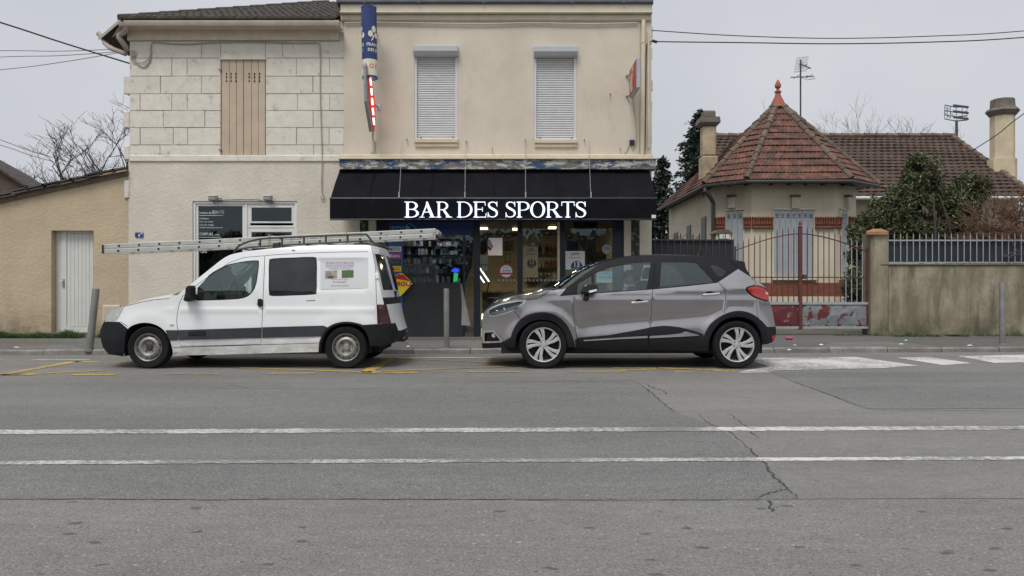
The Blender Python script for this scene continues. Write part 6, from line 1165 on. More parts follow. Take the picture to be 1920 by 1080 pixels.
vseam = [fdoor[:7]+[(491.5, 600), (496.7, 479.5)], [(497, 479.5), (458, 482.6), (430, 492.5), (402, 511), (369, 534.5), (342, 556)], [(226, 603), (239, 612)], [(697, 463), (704, 500), (706, 571)], [(498, 479), (560, 475), (640, 472.5), (690, 472)], [(324, 651.7), (490, 646.5), (602, 643)], [(231, 575), (263, 567), (291, 562), (318, 559.5)]]
V.side(vout, vreg, vseam, M['van_white'])
gl = lambda t: ('rear_window', M['dark_glass']) if .10 < abs(t) < .84 else ('rear_door', M['van_white'])
body, bump_, fglass = ('body_top', M['van_white']), ('bumper_cover', M['plastic']), ('windscreen', M['van_glass'])
pr = [(206, 664, 0, -.10, bump_), (195, 652, 0, -.13, bump_), (190, 634, 0, -.14, bump_), (189, 621, 0, -.14, bump_), (196, 603, 0, -.14, ('grille', M['plastic_grey'])), (202, 590, 0, -.13, body), (210.5, 582, .01, -.12, body), (231, 574.5, .03, -.10, body), (263, 565, .05, -.05, body), (291, 560, .055, -.04, body), (316, 557, .05, -.05, body), (331, 554.5, .03, -.14, fglass), (350, 539, .01, -.15, fglass), (370, 523, .01, -.15, fglass), (390, 507, .01, -.13, fglass), (410.5, 490.5, .015, -.09, body), (430, 478.5, .03, -.05, body), (458, 472, .035, -.02, body), (500, 467, .035, 0, body), (563, 462, .035, 0, body), (619, 460, .035, 0, body), (680, 459.5, .03, .01, body), (695, 461.5, .015, .03, body), (699, 475, 0, .04, gl), (703, 495, 0, .05, gl), (711, 530, 0, .055, gl), (714, 544, 0, .06, lambda t: ('rear_door', M['van_white'])), (717, 558, 0, .06, ('door_strip', M['plastic'])), (720, 571, 0, .06, lambda t: ('rear_door', M['van_white']) if abs(t) < .86 else ('rear_lamp', M['tail_dark'])), (725, 590, 0, .06, lambda t: ('rear_door', M['van_white']) if abs(t) < .86 else ('rear_lamp', M['tail_dark'])), (729, 607, 0, .07, lambda t: ('rear_door', M['van_white']) if abs(t) < .6 else bump_), (732, 622, 0, .10, bump_), (728, 640, 0, .10, bump_), (720, 649, 0, .04, bump_)]
V.strip(pr); V.liner(farch); V.liner(rarch)
ub = MB(); ub.box(-5.45, VY-.72, .20, -1.95, VY+.72, .34); ub.build('underbody', M['under'], van)
MB().box(-4.65, VY-.80, .30, -2.6, VY+.80, .36).build('floor', M['under'], van); MB().box(-3.02, VY-.78, .3, -2.98, VY+.78, 1.62).build('bulkhead', M['inside'], van)
for x, z in ((-4.955, .291), (-2.263, .291)):
    for sg, yy in ((1, VY-.862), (-1, VY+.862)):
        wt = bpy.data.objects.new('wheel', None); COL.objects.link(wt); wt.parent = van; ORG[wt] = ORG[van]; wheel(wt, x, yy, z, .291, .186, 'steel', sg, .175)
for x in (-4.955, -2.263): MB().box(x-.40, VY-.55, .2, x+.40, VY+.55, .72).build('inner_wheel_well', M['under'], van)
for yy in (VY-.38, VY+.38): seat(van, -3.62, yy, .62, .46, .55)
MB().prism([(-4.75, .55), (-4.1, .55), (-4.05, .98), (-4.2, 1.08), (-4.55, 1.06), (-4.75, .98)], lambda a, c: (a, VY-.72, c), (0, 1.44, 0)).build('dashboard', M['inside'], van, bevel=.03)
def steering(root, x, y, z): 
    b = MB(); pts = [Vector((x+math.sin(a)*.06, y+math.cos(a)*.18, z+math.sin(a)*.17)) for a in [2*math.pi*k/20 for k in range(20)]]; b.tube(pts, .015, 6, closed=True); o = b.build('steering_wheel', M['plastic'], root, smooth=True); MB().tube([(x, y-.17, z), (x, y+.17, z)], .016, 6).build('steering_spoke', M['plastic'], o); MB().tube([(x, y, z), (x-.25, y, z-.1)], .03, 8).build('steering_column', M['plastic'], o)
steering(van, -4.0, VY-.38, 1.0)
dv = V.objs['door'][0]
V.lump('door_handle', [(484, 560.5), (489, 560), (492.5, 562), (492, 574), (486, 575), (483, 572)], M['plastic'], -.01, .022, dv); V.lump('indicator', [(318, 608), (321, 606.3), (325.5, 607), (326, 609), (322, 610.5), (318.5, 609.5)], M['amber'], -.004, .012, van, .002)
def mirror(car, head, foot, m_, depth, par, base_off=.0):
    o = car.lump('mirror', head, m_, .05, .05+depth, par, .018); car.lump('mirror_foot', foot, m_, -.02, .12, o, .008)
    pts = [car.at(*p) for p in head]; yf = 2*car.yc; n = len(pts); a = [Vector((p.x, yf-p.y+.05, p.z)) for p in pts]; c = [q+Vector((0, depth, 0)) for q in a]; MB().add(a+c, [tuple(range(n)), tuple(range(n, 2*n))]+[(i, (i+1) % n, (i+1) % n+n, i+n) for i in range(n)]).build('mirror', m_, car.root, bevel=.018, seg=2)
mirror(V, [(359.5, 540), (364, 535.5), (369.5, 535), (371, 540), (370.5, 562), (363, 563), (358.5, 556)], [(350, 562), (353, 553), (361, 549), (371.5, 553), (372, 561.5), (366, 563.5), (355, 565.5)], M['plastic'], .17, dv)
V.lump('door_badge', [(354, 621.5), (386, 620.5), (386, 628.5), (354, 629.8)], M['plastic'], .008, .014, dv, .001)
p_ = V.at(370, 628, .0275); text('badge_lettering', 'CITROEN', .06, tuple(p_), M['plastic_grey'], dv, depth=.0006, width=.205, height=.035)
V.lump('side_badge', [(574, 563), (591, 562), (591, 563.6), (574, 564.4)], M['chrome'], -.003, .003, van, .001); V.lump('rear_hinge', [(704, 512), (710, 511.5), (711, 522), (705, 522.5)], M['van_white'], -.01, .015, van)
# tradesman's sticker
stp = V.decal('trade_sticker', [(601, 484), (690, 483), (690, 540), (601, 543)], mat('sticker_white', (.64, .65, .67), .4, var=.02), .004)
STK = mat('sticker_red', (.40, .10, .12), .5, var=0); STB = mat('sticker_blue', (.12, .18, .42), .5, var=0); STG = mat('sticker_ink', (.24, .24, .28), .5, var=0)
def vtext(body, px, py, w, h, m_, bold=0):
    q = V.at(px, py, .006); q2 = V.at(px, py-h, .006); a = math.atan2(q2.y-q.y, q2.z-q.z); text('sticker_lettering', body, .05, tuple(q), m_, stp, rot=(R(90)-a, 0, 0), depth=.0003, width=w*.00727, height=h*.00727, bold=bold)
for bdy, py, w, h, m_ in (('ARTISAN MULTI-SERVICES', 494.5, 53, 3.2, STK), ('PEINTURE - DECORATION EXTERIEUR', 498.2, 53, 2.3, STB), ('PETITE COUPURE DE MAÇONNERIE', 501.6, 52, 2.2, STB), ('TRAITEMENT ANTI-MOUSSE', 505, 41, 2.2, STG), ('travaux tous types', 525, 33, 2.0, STG), ('M. MIGUET', 530.5, 25, 3.4, STK), ('Tél. 07 85 58 99 62', 537, 33, 2.6, STG)): vtext(bdy, 637, py, w, h, m_)
V.decal('sticker_picture', [(609.5, 508), (632, 507), (632, 521.7), (609.5, 522.7)], mat('photo_print', (.36, .31, .26), .5, var=.5, vs=14, stain=(.08, .06, .06), st=(.5, .56), sscale=9), .006, stp); V.decal('sticker_picture', [(641, 507), (663, 506), (663, 520.4), (641, 521.4)], mat('photo_print_green', (.06, .15, .04), .5, var=.4, vs=10, stain=(.12, .07, .05), st=(.55, .62), sscale=9), .006, stp)
# rear details: plate, handle, tow bar
MB().box(-1.72, VY-.28, .62, -1.685, VY+.26, .74).build('number_plate', M['paper'], van); MB().box(-1.735, VY-.06, .92, -1.70, VY+.02, 1.06).build('rear_handle', M['plastic'], van)
MB().tube([(-1.75, VY, .34), (-1.60, VY, .33), (-1.55, VY, .36), (-1.55, VY, .44)], .022, 8).build('tow_bar', M['dark_hub'], van, smooth=True); MB().lathe([(0, -.025), (.018, -.02), (.027, 0), (.018, .02), (0, .026)], (-1.55, VY, .45), 12).build('tow_ball', M['dark_hub'], van, smooth=True)
# roof rack
rk = bpy.data.objects.new('roof_rack', None); COL.objects.link(rk); rk.parent = van; ORG[rk] = ORG[van]; M['rack'] = mat('rack_black', (.02, .02, .022), .5, var=.2)
for RD in (10.78, 11.9):
    q = 10.78; sh_ = lambda a, c: Vector((PX(a, q), RD, PZ(c, q)))
    MB().tube([sh_(a, c) for a, c in cr([(438, 473), (446, 463), (458, 456), (480, 449.5), (505, 446.5), (560, 444), (620, 441.5), (680, 439.5), (688, 441), (694, 448), (700, 455), (712, 460)], 4)], .014, 8).build('top_rail', M['rack'], rk, smooth=True); MB().tube([sh_(a, c) for a, c in ((440, 469), (470, 463.5), (520, 460), (600, 456), (690, 451.5), (698, 454))], .012, 8).build('lower_rail', M['rack'], rk, smooth=True)
    for u in (488, 529, 570, 611, 652): MB().tube([sh_(u, 447.5-(u-488)*.035), sh_(u, 461.5-(u-488)*.055)], .013, 6).build('upright', M['rack'], rk)
    for u in (519, 671): MB().prism([(u-6, 456), (u+7, 455.5), (u+4, 465), (u-7, 466)], lambda a, c: tuple(sh_(a, c)-Vector((0, .03, 0))), (0, .06, 0)).build('foot', M['rack'], rk)
for u, y_ in ((452, 466.5), (519, 460), (570, 457.5), (611, 455.5), (671, 452.5), (696, 453)): MB().tube([(PX(u, 10.78), 10.78, PZ(y_, 10.78)), (PX(u, 10.78), 11.9, PZ(y_, 10.78))], .011, 6).build('cross_bar', M['rack'], rk)
# aluminium ladder lashed on the rack
LDp = 10.93; lad = thing('aluminium_ladder', 'long aluminium extension ladder on the van roof rack', 'ladder', (PX(505, LDp), LDp, PZ(458, LDp))); M['alu'] = mat('dull_aluminium', (.50, .50, .47), .48, metal=.35, var=.12, vs=6, stain=(.34, .33, .30), st=(.55, .75), sscale=5)
def lpt(px, dz=0, y=LDp): f = (px-193)/(818-193); return Vector((PX(px, LDp), y, PZ(lerp(471.5, 441.5, f), LDp)+dz))
for sec, (u0, u1, dz) in enumerate(((193, 812, -.002), (195, 817, .068))):
    for y_ in (LDp, LDp+.38):
        a, c = lpt(u0 if y_ == LDp else u0+8, dz, y_), lpt(u1, dz, y_); b = MB()
        for p in (a, c): b.v += [tuple(p+Vector((0, -.012, -.032))), tuple(p+Vector((0, .024, -.032))), tuple(p+Vector((0, .024, .032))), tuple(p+Vector((0, -.012, .032)))]
        b.f = [(0, 1, 5, 4), (1, 2, 6, 5), (2, 3, 7, 6), (3, 0, 4, 7), (0, 3, 2, 1), (4, 5, 6, 7)]; b.build('stile', M['alu'], lad, bevel=.006, seg=2)
    for k in range(16):
        u = 222.5+k*37.75
        if u > 812: break
        u += sec*1.5; p = lpt(u, dz, LDp-.0135); rg = MB().tube([p+Vector((0, .01, 0)), p+Vector((0, .40, 0))], .014, 6).build('rung', M['alu'], lad); MB().box(p.x-.014, p.y-.002, p.z-.013, p.x+.014, p.y+.004, p.z+.013).build('rung_end', M['hole'], rg)
MB().tube([lpt(194, -.03, LDp-.02), lpt(194, .09, LDp-.02)], .012, 6).build('end_cap', M['rack'], lad); MB().tube([lpt(819, .05, LDp-.0), lpt(819, .05, LDp+.38)], .035, 10).build('end_roller', M['alu'], lad, smooth=True)
for u in (505, 649): MB().tube([lpt(u, -.10, LDp-.04), lpt(u+1, .04, LDp-.045), lpt(u, .12, LDp-.03), lpt(u, .12, LDp+.40), lpt(u, -.1, LDp+.41)], .007, 5).build('lashing_cord', mat('yellow_cord', (.40, .32, .16), .8, var=.2), lad)
# ---------------- grey crossover car
car = thing('grey_crossover', 'metallic grey crossover car with black roof and cladding', 'car', (1.6, 11.35, 0)); CY = 11.352
def chalf(x, z):
    h = .885-.06*ss(.40, .14, z); zb_ = 1.03+.06*ss(1.5, 3.2, x)
    h -= .34*max(0, z-zb_)+.10*max(0, z-zb_-.25)
    d = max(0, (.62-x)/1.05); h -= .30*d**2.3
    d = max(0, (x-3.05)/.60); h -= .17*d**2.1
    dm = ss(.75, 1.2, x)*ss(3.0, 2.5, x); zc = .60+.085*(x-1.1); h -= .030*dm*math.exp(-((z-zc)/.11)**2)                         # rising door scallop
    h += .012*math.exp(-((z-.93)/.05)**2)*ss(.3, .8, x)+.014*ss(.9, .5, x)*math.exp(-((z-.80)/.12)**2)
    for wx in (.428, 3.059): h += .022*math.exp(-(((x-wx)**2+(z-.33)**2)**.5-.43)**2/.006)*(1 if z > .15 else 0)
    return max(.25, h)
C = Car(car, CY, chalf)
cf = cr([(965.6, 651), (969, 629), (980, 613), (998, 602), (1018, 599), (1038, 603), (1053, 615.6), (1061, 629), (1065, 650)], 3); crr = cr([(1326.7, 658), (1329, 638), (1338, 618), (1353, 602), (1373, 594.5), (1395.6, 595), (1415.6, 605), (1426, 624.4), (1429, 646)], 3)
ctop = cr([(906.7, 587), (916, 579.5), (935.6, 570), (960, 565.5), (985, 562), (1009, 558), (1024, 550), (1038, 544.5), (1060, 541)], 2)+[(1081, 525.5), (1102, 510)]+cr([(1118, 499.5), (1133, 492), (1158, 484.4), (1191, 480.2), (1238, 478), (1293, 479.6), (1338, 483), (1382, 488.4), (1396, 490.5)], 2)
crear = cr([(1396, 490.5), (1399, 504), (1408, 519), (1424, 530), (1434, 538), (1440, 549), (1441, 562), (1447, 578), (1451, 598), (1454, 615), (1454, 629), (1447, 642), (1430, 646)], 2); cfront = cr([(905, 653), (903.5, 642), (903.5, 620), (904, 602), (906.7, 587)], 2)
cout = cfront+ctop[1:]+crear[1:]+crr[::-1]+[(1250, 656), (1150, 655.5)]+cf[::-1]
FA = cr([(958, 634), (963, 618), (976, 599), (996, 588.5), (1018, 585.5), (1040, 590), (1058, 603), (1069, 620), (1077, 642), (1079, 655)], 3); RA = cr([(1318, 634), (1329, 611), (1346.7, 595.6), (1366.7, 586), (1386.7, 583), (1406.7, 587.5), (1424, 599), (1437, 613)], 3)
qwin = [(1081, 551), (1084, 532), (1109, 516.5), (1110.5, 549)]; fwin = [(1113.5, 549)]+cr([(1115, 513.5), (1135, 504.5), (1158, 498), (1190, 492.5), (1220, 491)], 2)+[(1212.5, 542), (1160, 546)]; rwin = [(1237, 539.5), (1240.5, 490.9)]+cr([(1270, 491), (1302, 492), (1313, 500), (1326, 514), (1338, 527)], 2)+[(1335, 529.5)]; cwin = cr([(1332, 499), (1339, 496.5), (1352, 502), (1361, 508.5), (1357, 515), (1350, 519.5), (1343, 514)], 2, True)
fd = [(1076.7, 553), (1074, 580), (1078, 611), (1085.6, 648), (1214.5, 650), (1219, 613), (1222, 571), (1224, 542)]; rd = [(1224, 542), (1222, 571), (1219, 613), (1214.5, 650), (1316, 652), (1320, 630), (1330, 610.5), (1347, 595), (1358, 587), (1361, 560), (1360, 544), (1348, 529.5)]
gb, gpz, pl_, ch_ = M['gloss_black'], M['grey_paint'], M['plastic'], M['chrome']
belt = [(1049, 555.6), (1081, 552.4), (1160, 547.3), (1222, 543), (1290, 536.5), (1345, 530.3), (1384, 504.4), (1409, 520.5)]
creg = [('door', fd, gpz, 0, None), ('rear_side_door', rd, gpz, 0, None), ('greenhouse_trim', belt+[(1425, 500), (1410, 465), (1040, 465), (1030, 530), (1061, 541.5)], gb, 0, None),
 ('quarter_light', qwin, M['car_glass'], .006, 'door'), ('window_pane', fwin, M['car_glass'], .006, 'door'), ('window_pane', rwin, M['car_glass'], .006, 'rear_side_door'), ('rear_quarter_light', cwin, M['dark_glass'], .003, None),
 ('front_bumper_skirt', [(890, 643), (945, 640), (958, 632), (966, 620), (968, 665), (890, 665)], pl_, -.004, None), ('arch_cladding', FA+[(1064, 656), (1060, 640), (1018, 610), (975, 640), (966, 656), (959, 650)], pl_, -.014, None), ('arch_cladding', RA+[(1433, 650), (1428, 655), (1415, 612), (1373, 600), (1335, 630), (1327, 662), (1316, 660)], pl_, -.014, None), ('rear_bumper_skirt', [(1437, 613), (1460, 612), (1465, 650), (1428, 655), (1430, 630)], pl_, -.006, None),
 ('sill_cladding', [(1079.5, 656), (1078, 637), (1086, 633), (1140, 628.5), (1200, 618), (1219, 614)]+cr([(1219, 613.6), (1244, 611), (1271, 613.2), (1300, 620), (1319, 627)], 2)+[(1316, 660), (1200, 662)], pl_, -.012, None),
 ('chrome_strip', [(1093, 637.5), (1150, 633.4), (1213.5, 629.6), (1213.5, 633.6), (1150, 636.2), (1095, 639.2)], ch_, -.022, 'door'), ('chrome_strip', [(1217, 630), (1255, 627.5), (1275, 625), (1285, 621), (1311, 628), (1309, 629.5), (1270, 631.5), (1217, 634)], ch_, -.022, 'rear_side_door'),
 ('headlight_rim', cr([(914, 581.5), (935, 570.5), (960, 565.5), (987, 562.2), (977, 573), (964, 582), (944, 590), (921, 594.5), (916, 588)], 2, True), ch_, -.001, None), ('headlight', cr([(917, 582.5), (936, 572.5), (960, 567.5), (982, 564.8), (974, 573), (963, 580), (943, 587), (922, 591.5)], 2, True), M['dark_hub'], .02, 'headlight_rim'),
 ('fog_lamp_rim', [(905, 620), (927, 618.5), (943.5, 638), (941, 642), (905, 643.5)], ch_, -.006, None), ('fog_lamp_recess', [(909, 624), (925, 622.5), (938, 637.5), (937, 639), (909, 640)], pl_, .03, 'fog_lamp_rim'),
 ('tail_light_rim', cr([(1397.5, 543), (1404, 536.5), (1422, 535), (1440, 544), (1442, 563.5), (1427, 562.8), (1410, 556)], 2, True), gb, -.001, None), ('tail_light', cr([(1402, 543.5), (1407, 538.8), (1421, 537.5), (1440, 546), (1441, 562), (1428, 560.6), (1412, 553.6)], 2, True), M['tail_red'], -.008, 'tail_light_rim'), ('reflector', [(1446, 630), (1453, 628), (1453, 636), (1447, 638)], M['tail_red'], -.012, None)]
cseam = [[(1076.7, 555), (1074, 580), (1078, 611), (1081, 630), (1085.6, 650)], [(1224, 543), (1222, 571), (1219, 613), (1214.5, 650)], [(1348, 529.5), (1360, 544), (1361, 560), (1358, 587)], [(1228, 492), (1226, 515), (1224, 543)], [(987, 562.5), (1009, 559.5), (1021, 552), (1034, 545)], [(964, 583), (970, 590), (976, 598)], [(1409, 521), (1418, 530), (1412, 535)], [(1418, 562), (1420, 590), (1424, 600)], [(1369, 489), (1385, 503)]]
C.side(cout, creg, cseam, gpz)
cb, cbl = ('body_top', gpz), ('roof', gb); skt = ('skirt', pl_); ws_ = ('windscreen', M['car_glass']); grl = lambda t: ('grille', M['plastic']) if abs(t) < .8 else cb
cp = [(905, 653, 0, -.01, skt), (903.5, 642, 0, -.012, grl), (903.5, 620, 0, -.014, cb), (904, 602, 0, -.014, grl), (906.7, 587, .01, -.014, cb), (916, 579.5, .02, -.02, cb), (935.6, 570, .04, -.04, cb), (960, 565.5, .06, -.04, cb), (985, 562, .075, -.04, cb), (1009, 558, .085, -.04, cb), (1024, 550, .06, -.06, cb), (1038, 544.5, .03, -.10, ('wiper_cowl', pl_)), (1060, 541, .012, -.17, ws_), (1081, 525.5, .01, -.18, ws_), (1102, 510, .01, -.17, ws_), (1118, 499.5, .01, -.15, ws_), (1133, 492, .012, -.11, cbl), (1158, 484.4, .02, -.04, cbl), (1191, 480.2, .028, -.01, cbl), (1238, 478, .03, 0, cbl), (1293, 479.6, .03, 0, cbl), (1338, 483, .025, .01, cbl), (1382, 488.4, .015, .04, cbl), (1396, 490.5, .008, .07, ('spoiler', gb)), (1399, 504, 0, .03, ('rear_window', M['dark_glass'])), (1408, 519, 0, .05, ('rear_window', M['dark_glass'])), (1424, 530, 0, .08, ('tailgate', gpz)), (1434, 538, 0, .09, ('tailgate', gpz)), (1440, 549, 0, .09, ('tailgate', gpz)), (1441, 562, 0, .10, ('tailgate', gpz)), (1447, 578, 0, .11, cb), (1451, 598, 0, .12, cb), (1454, 615, 0, .12, skt), (1454, 629, 0, .12, skt), (1447, 642, 0, .08, skt), (1430, 646, 0, .05, skt)]
C.strip(cp, 20); C.liner(cf); C.liner(crr)
MB().box(-.15, CY-.74, .20, 3.45, CY+.74, .36).build('underbody', M['under'], car); MB().box(.85, CY-.80, .22, 2.62, CY+.80, .34).build('floor', M['under'], car)
for x in (.428, 3.059):
    for sg, yy in ((1, CY-.892), (-1, CY+.892)):
        wt = bpy.data.objects.new('wheel', None); COL.objects.link(wt); wt.parent = car; ORG[wt] = ORG[car]; wheel(wt, x, yy, .328, .328, .233, 'alloy', sg, .205)
for x in (.428, 3.059): MB().box(x-.42, CY-.55, .2, x+.42, CY+.55, .76).build('inner_wheel_well', M['under'], car)
for yy in (CY-.37, CY+.37): seat(car, 1.62, yy, .66, .48, .55)
seat(car, 2.55, CY, .66, 1.22, .52, True)
MB().prism([(.75, .5), (1.08, .55), (1.10, .92), (1.02, 1.02), (.72, 1.00), (.6, .9)], lambda a, c: (a, CY-.70, c), (0, 1.40, 0)).build('dashboard', M['inside'], car, bevel=.03); steering(car, 1.22, CY-.37, .95)
fdo, rdo = C.objs['door'][0], C.objs['rear_side_door'][0]
for (u, v_), par in (((1199, 566), fdo), ((1332.5, 551), rdo)):
    dz = v_-566; C.lump('handle_recess', [(u-10, v_-1), (u-6, v_-4.5), (u, v_-5.2), (u+6, v_-3.6), (u+8, v_)], gb, -.006, .003, par, .001); C.lump('door_handle', [(u-16, v_+1.2), (u-8, v_-.4), (u+16, v_-2.4), (u+16, v_+.8), (u-6, v_+3.2), (u-15, v_+3.0)], ch_ if False else M['alloy'], .010, .038, par, .007)
mirror(C, [(1091, 536), (1096, 533), (1110, 532.3), (1117, 535), (1118, 546), (1113, 549), (1098, 551), (1091, 548)], [(1094, 548), (1104, 548.5), (1103, 562), (1097, 565.5), (1092, 561)], gb, .2, fdo); C.lump('mirror_indicator', [(1100, 545), (1115, 542), (1115.5, 545.5), (1102, 549)], M['amber'], .246, .262, fdo, .002)
# lamp internals, badge, wipers, plates
for py, px, r_ in ((577.5, 948, .034), (578.5, 932, .028)): 
    q = C.at(px, py, -.012); MB().lathe([(0, .02), (r_*.6, .012), (r_, 0), (r_*1.1, .01)], q, 16, 'y').build('lamp_reflector', M['chrome'], C.objs['headlight'][0] if False else car, smooth=True)
q = C.at(926, 629, -.025); MB().lathe([(0, .0), (.03, .0), (.035, .02)], q, 14, 'y').build('fog_lamp', M['lamp_glass'], car); C.decal('headlight_lens', cr([(917, 582.5), (936, 572.5), (960, 567.5), (982, 564.8), (974, 573), (963, 580), (943, 587), (922, 591.5)], 2, True), M['lamp_clear'], .0)
C.lump('reverse_lamp', [(1434, 547), (1439, 548.5), (1440, 553), (1435.5, 552)], M['lamp_glass'], .006, .012, car, .001)
for y_ in (CY-.3, CY+.1): MB().tube([(.88, y_, 1.075), (1.1, y_+.45, 1.21)], .008, 5).build('wiper', pl_, car)
MB().box(-.445, CY-.26, .40, -.43, CY+.26, .51).build('number_plate', M['paper'], car); MB().box(3.655, CY-.26, .72, 3.68, CY+.26, .83).build('number_plate', M['paper'], car); MB().prism([(CY-.06, .64), (CY, .72), (CY+.06, .64), (CY, .56)], lambda a, c: (-.444, a, c), (.02, 0, 0)).build('badge', ch_, car)
# ---------------- driver
hx, hy, hz = PX(1183, CY-.37), CY-.37, PZ(522, CY-.37)
drv = thing('person', 'driver in white collar and dark jacket, head bowed inside the car', 'person', (1.62, hy, .74)); M['skin'] = mat('skin', (.52, .33, .25), .55, var=.06, vs=8); M['hair'] = mat('dark_hair', (.014, .011, .010), .6, var=.3, vs=40); M['jacket'] = mat('dark_jacket', (.022, .025, .032), .85, var=.2, vs=8); M['shirt'] = mat('white_shirt', (.70, .70, .70), .8, var=.05)
ev = [(1.66, hy, .76), (1.70, hy, .90), (1.73, hy, 1.03), (1.72, hy, 1.115), (hx+.03, hy, 1.17), (1.71, hy-.19, 1.06), (1.55, hy-.25, .88), (1.33, hy-.16, .90), (1.24, hy-.12, .95), (1.71, hy+.19, 1.06), (1.55, hy+.25, .88), (1.33, hy+.16, .90), (1.24, hy+.12, .95), (1.58, hy-.1, .75), (1.20, hy-.12, .80), (1.02, hy-.12, .45), (1.58, hy+.1, .75), (1.20, hy+.12, .80), (1.02, hy+.12, .45)]
ee = [(0, 1), (1, 2), (2, 3), (3, 4), (2, 5), (5, 6), (6, 7), (7, 8), (2, 9), (9, 10), (10, 11), (11, 12), (0, 13), (13, 14), (14, 15), (0, 16), (16, 17), (17, 18)]; er = [.14, .14, .14, .06, .052, .07, .05, .04, .038, .07, .05, .04, .038, .085, .07, .05, .085, .07, .05]
sk = bpy.data.meshes.new('body'); sk.from_pydata([tuple(Vector(p)-ORG[drv]) for p in ev], ee, []); so = bpy.data.objects.new('body', sk); COL.objects.link(so); md = so.modifiers.new('s', 'SKIN'); sl = sk.skin_vertices[0].data
for i, r_ in enumerate(er): sl[i].radius = (r_, r_)
sl[0].use_root = True; sb_ = so.modifiers.new('sub', 'SUBSURF'); sb_.levels = 2; sb_.render_levels = 2; dg = bpy.context.evaluated_depsgraph_get(); dg.update(); bme = bpy.data.meshes.new_from_object(so.evaluated_get(dg)); bpy.data.objects.remove(so)
def headmesh(scale=1, hair=False):
    b = MB(); NU, NV = 32, 24; tilt = R(34); ct, st_ = math.cos(tilt), math.sin(tilt)
    for j in range(NV+1):
        ph_ = math.pi*j/NV
        for i in range(NU):
            th = 2*math.pi*i/NU; f_, s_, u = math.sin(ph_)*math.cos(th), math.sin(ph_)*math.sin(th), math.cos(ph_); lo = max(0, -u)
            F_, S_2, U_ = f_*(.100-.012*lo), s_*(.078-.020*lo), u*.122
            g_ = lambda a, c, e: math.exp(-((s_-a)**2+(u-c)**2)/e)
            if f_ > .3 and not hair: F_ += .026*g_(0, -.16, .012)+.006*g_(0, -.50, .01)+.010*g_(0, -.80, .03)-.010*(g_(.38, .05, .02)+g_(-.38, .05, .02))+.007*g_(0, .22, .05)
            if not hair: S_2 += (.018 if s_ > 0 else -.018)*math.exp(-((f_+.05)**2+(u+.05)**2)/.018)
            if hair:
                k = 1.07+.02*noise.noise(Vector((f_, s_, u))*4); F_ *= k; S_2 *= k; U_ *= k*1.02
            F2, U2 = F_*ct+U_*st_*.0+U_*0, U_; x_ = -(F_*ct+U_*st_)*scale; z_ = (-F_*st_+U_*ct)*scale; b.v.append((hx+x_, hy+S_2*scale, hz+z_))
    for j in range(NV):
        for i in range(NU):
            u = math.cos(math.pi*(j+.5)/NV); th = 2*math.pi*(i+.5)/NU; f_ = math.sin(math.pi*(j+.5)/NV)*math.cos(th)
            if hair and not (u > .30 + .25*max(0, f_) or (f_ < .05 and u > -.45)): continue
            b.f.append((j*NU+i, j*NU+(i+1) % NU, (j+1)*NU+(i+1) % NU, (j+1)*NU+i))
    return b
hm = headmesh(); bm = bmesh.new(); bm.from_mesh(bme); base_n = len(bm.verts); vv = [bm.verts.new(Vector(p)-ORG[drv]) for p in hm.v]; 
for f in bm.faces: f.material_index = 0 if f.calc_center_median().z+ORG[drv].z > 1.125 or f.calc_center_median().x+ORG[drv].x < 1.30 and f.calc_center_median().z+ORG[drv].z > .88 else 1
for f in hm.f:
    try: bm.faces.new([vv[i] for i in f]).material_index = 0
    except ValueError: pass
bmesh.ops.remove_doubles(bm, verts=bm.verts, dist=1e-5); bmesh.ops.recalc_face_normals(bm, faces=bm.faces); nm = bpy.data.meshes.new('body'); bm.to_mesh(nm); bm.free(); nm.materials.append(M['skin']); nm.materials.append(M['jacket']); nm.shade_smooth(); link_mesh('body', nm, None, drv)
headmesh(1, True).build('hair', M['hair'], drv, smooth='all')
MB().lathe([(.062, -.02), (.075, .0), (.066, .045), (.060, .05)], (1.70, hy, 1.10), 18).build('shirt_collar', M['shirt'], drv, smooth=True); MB().prism([(1.60, 1.10), (1.645, 1.13), (1.63, .98), (1.565, .93)], lambda a, c: (a-.005, hy-.07, c), (0, .14, 0)).build('shirt_front', M['shirt'], drv, bevel=.01)
for s_ in (-1, 1): MB().lathe([(0, -.012), (.010, -.006), (.012, 0), (.010, .006)], (hx-.082, hy+s_*.030, hz-.045), 8, 'x').build('eye', M['hair'], drv)
# ------------------------------------------------------------------ bollards, cables, litter
def bollard(label, px, pyt, pyb, lx, r=.055, m_='steel'):
    z = .088; a = Vector(G(px, pyb, z)); D = a.y; t = Vector((PX(px+lx, D), D, PZ(pyt, D))); o = thing('bollard', label, 'bollard', tuple(a), 'pavement bollards'); d = (t-a).normalized()
    MB().tube([a-d*.05, t-d*.012, t], [r, r, r*.86], 20).build('post', M[m_], o, smooth=True); MB().tube([a-d*.03, a+d*.015], [r*1.5, r*1.3], 16).build('footing', M['kerb'], o)
M['bollard'] = mat('weathered_post', (.20, .20, .195), .6, metal=.25, var=.2, vs=8, stain=(.10, .10, .095), st=(.5, .75), sscale=4)
bollard('leaning dark grey bollard beside the white van nose', 168, 541, 655, 12, .057, 'bollard'); bollard('straight grey bollard between the van and the car', 837.5, 541, 652, -.5, .047, 'bollard'); bollard('grey bollard by the garden wall beside the crossing', 1879.5, 530, 645, -.5, .052, 'bollard')
def wire(label, pts, r, grp=None): 
    q = [P(a, c, d) for a, c, d in pts]; o = MB().tube(cr(q, 6), r, 5).build('overhead_cable', M['cable'], org=q[0]); tag(o, label, 'cable', grp)
wire('thick black cable running to the stone house corner', [(-300, -50, 13.6), (0, 42, 14.5), (120, 81, 15.0), (243, 119, 15.46)], .016)
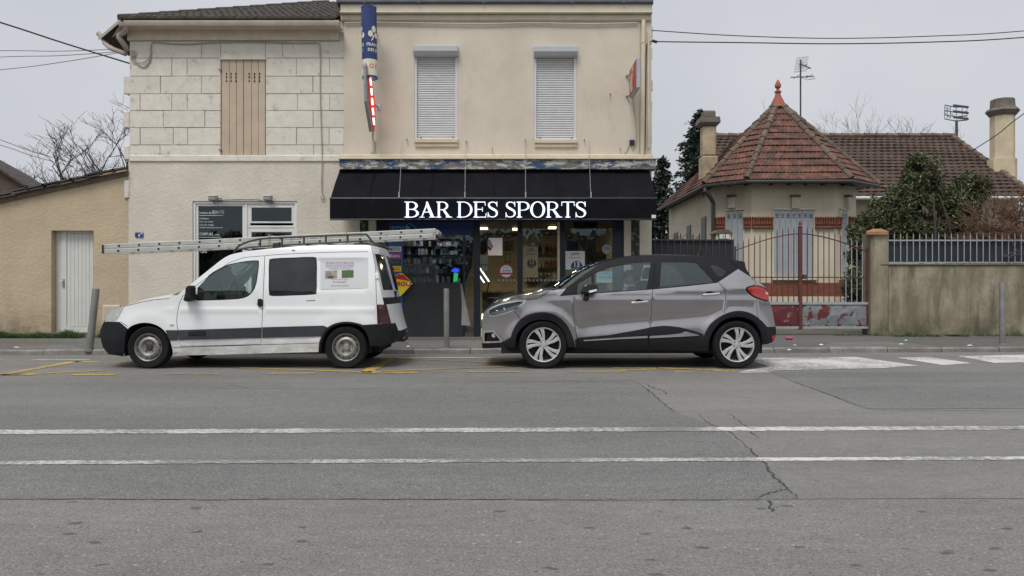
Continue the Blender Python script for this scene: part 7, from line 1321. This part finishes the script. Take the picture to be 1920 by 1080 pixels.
for py0, py1, lab in ((95, 92, 'top'), (107, 97, 'middle'), (131, 99, 'lowest')): wire('%s of three thin wires fanning from the stone house eave' % lab, [(-300, py0+ (8 if py0 > 100 else 2)+(py0-95)*.5, 17.5), (0, py0, 17), (110, lerp(py0, py1, .5)+2.5, 16.6), (222, py1, 16.2)], .007)
wire('upper thin wire dropping behind the bare trees', [(-200, 190, 30), (0, 262, 32), (60, 284, 33), (139, 306, 34)], .012); wire('lower thin wire dropping behind the bare trees', [(-200, 215, 30), (0, 272, 32), (60, 292, 33), (139, 313, 34)], .012)
wire('upper cable stretched from the bar corner over the villa', [(1222, 57, 15.5), (1380, 67, 15.6), (1560, 72, 15.8), (1740, 68, 16), (1920, 58, 16.2), (2300, 20, 16.6)], .010); wire('lower cable stretched from the bar corner over the villa', [(1222, 76, 15.5), (1235, 78, 15.5), (1400, 80, 15.6), (1560, 82, 15.8), (1740, 79, 16), (1920, 70, 16.2), (2300, 35, 16.6)], .012)
wire('slanting cable dropping to the wing roof', [(2100, 90, 20), (1920, 213, 22), (1870, 252, 23), (1822, 283, 24.3)], .014)
MB().tube([P(1222, 76, 15.5), P(1232, 79, 15.5)], .03, 8).build('cable_clamp', M['cable'], bar)
a = Vector(G(1473, 637, .1)); cn_ = thing('crushed_can', 'pink drinks can lying on the pavement by the gate', 'can', (a.x, a.y, .1)); MB().tube([a+Vector((0, 0, .03)), a+Vector((.005, 0, .03)), a+Vector((.13, .02, .032)), a+Vector((.14, .02, .032))], [.022, .032, .032, .022], 12).build('can_body', mat('can_pink', (.55, .09, .20), .35, metal=.3, var=.1), cn_, smooth=True); MB().tube([a+Vector((.139, .02, .032)), a+Vector((.145, .021, .032))], [.024, .02], 12).build('can_end', M['alloy'], cn_)
rl = random.Random(19); lit = [(1162, 660), (1178, 659), (1183, 661), (1480, 656), (1540, 647), (1490, 648), (765, 650), (1818, 648), (1690, 646), (432, 655), (745, 636), (30, 652), (1700, 640), (925, 660)]
for i, (u, w) in enumerate(lit):
    x, y, _ = G(u, w, .09 if w < 657 else .01); z0 = paveZ(y, x)+.004 if w < 657 else .012; b = MB(); n = 7
    ring = [(x+math.cos(k/n*6.28)*rl.uniform(.025, .06), y+math.sin(k/n*6.28)*rl.uniform(.02, .05), z0+rl.uniform(0, .012)) for k in range(n)]; b.v = ring+[(x, y, z0+.022)]; b.f = [(k, (k+1) % n, n) for k in range(n)]
    o = b.build('paper_scrap', M['paper'], org=(x, y, z0)); tag(o, 'crumpled white paper scrap lying by the kerb', 'litter', 'paper scraps along the kerb')
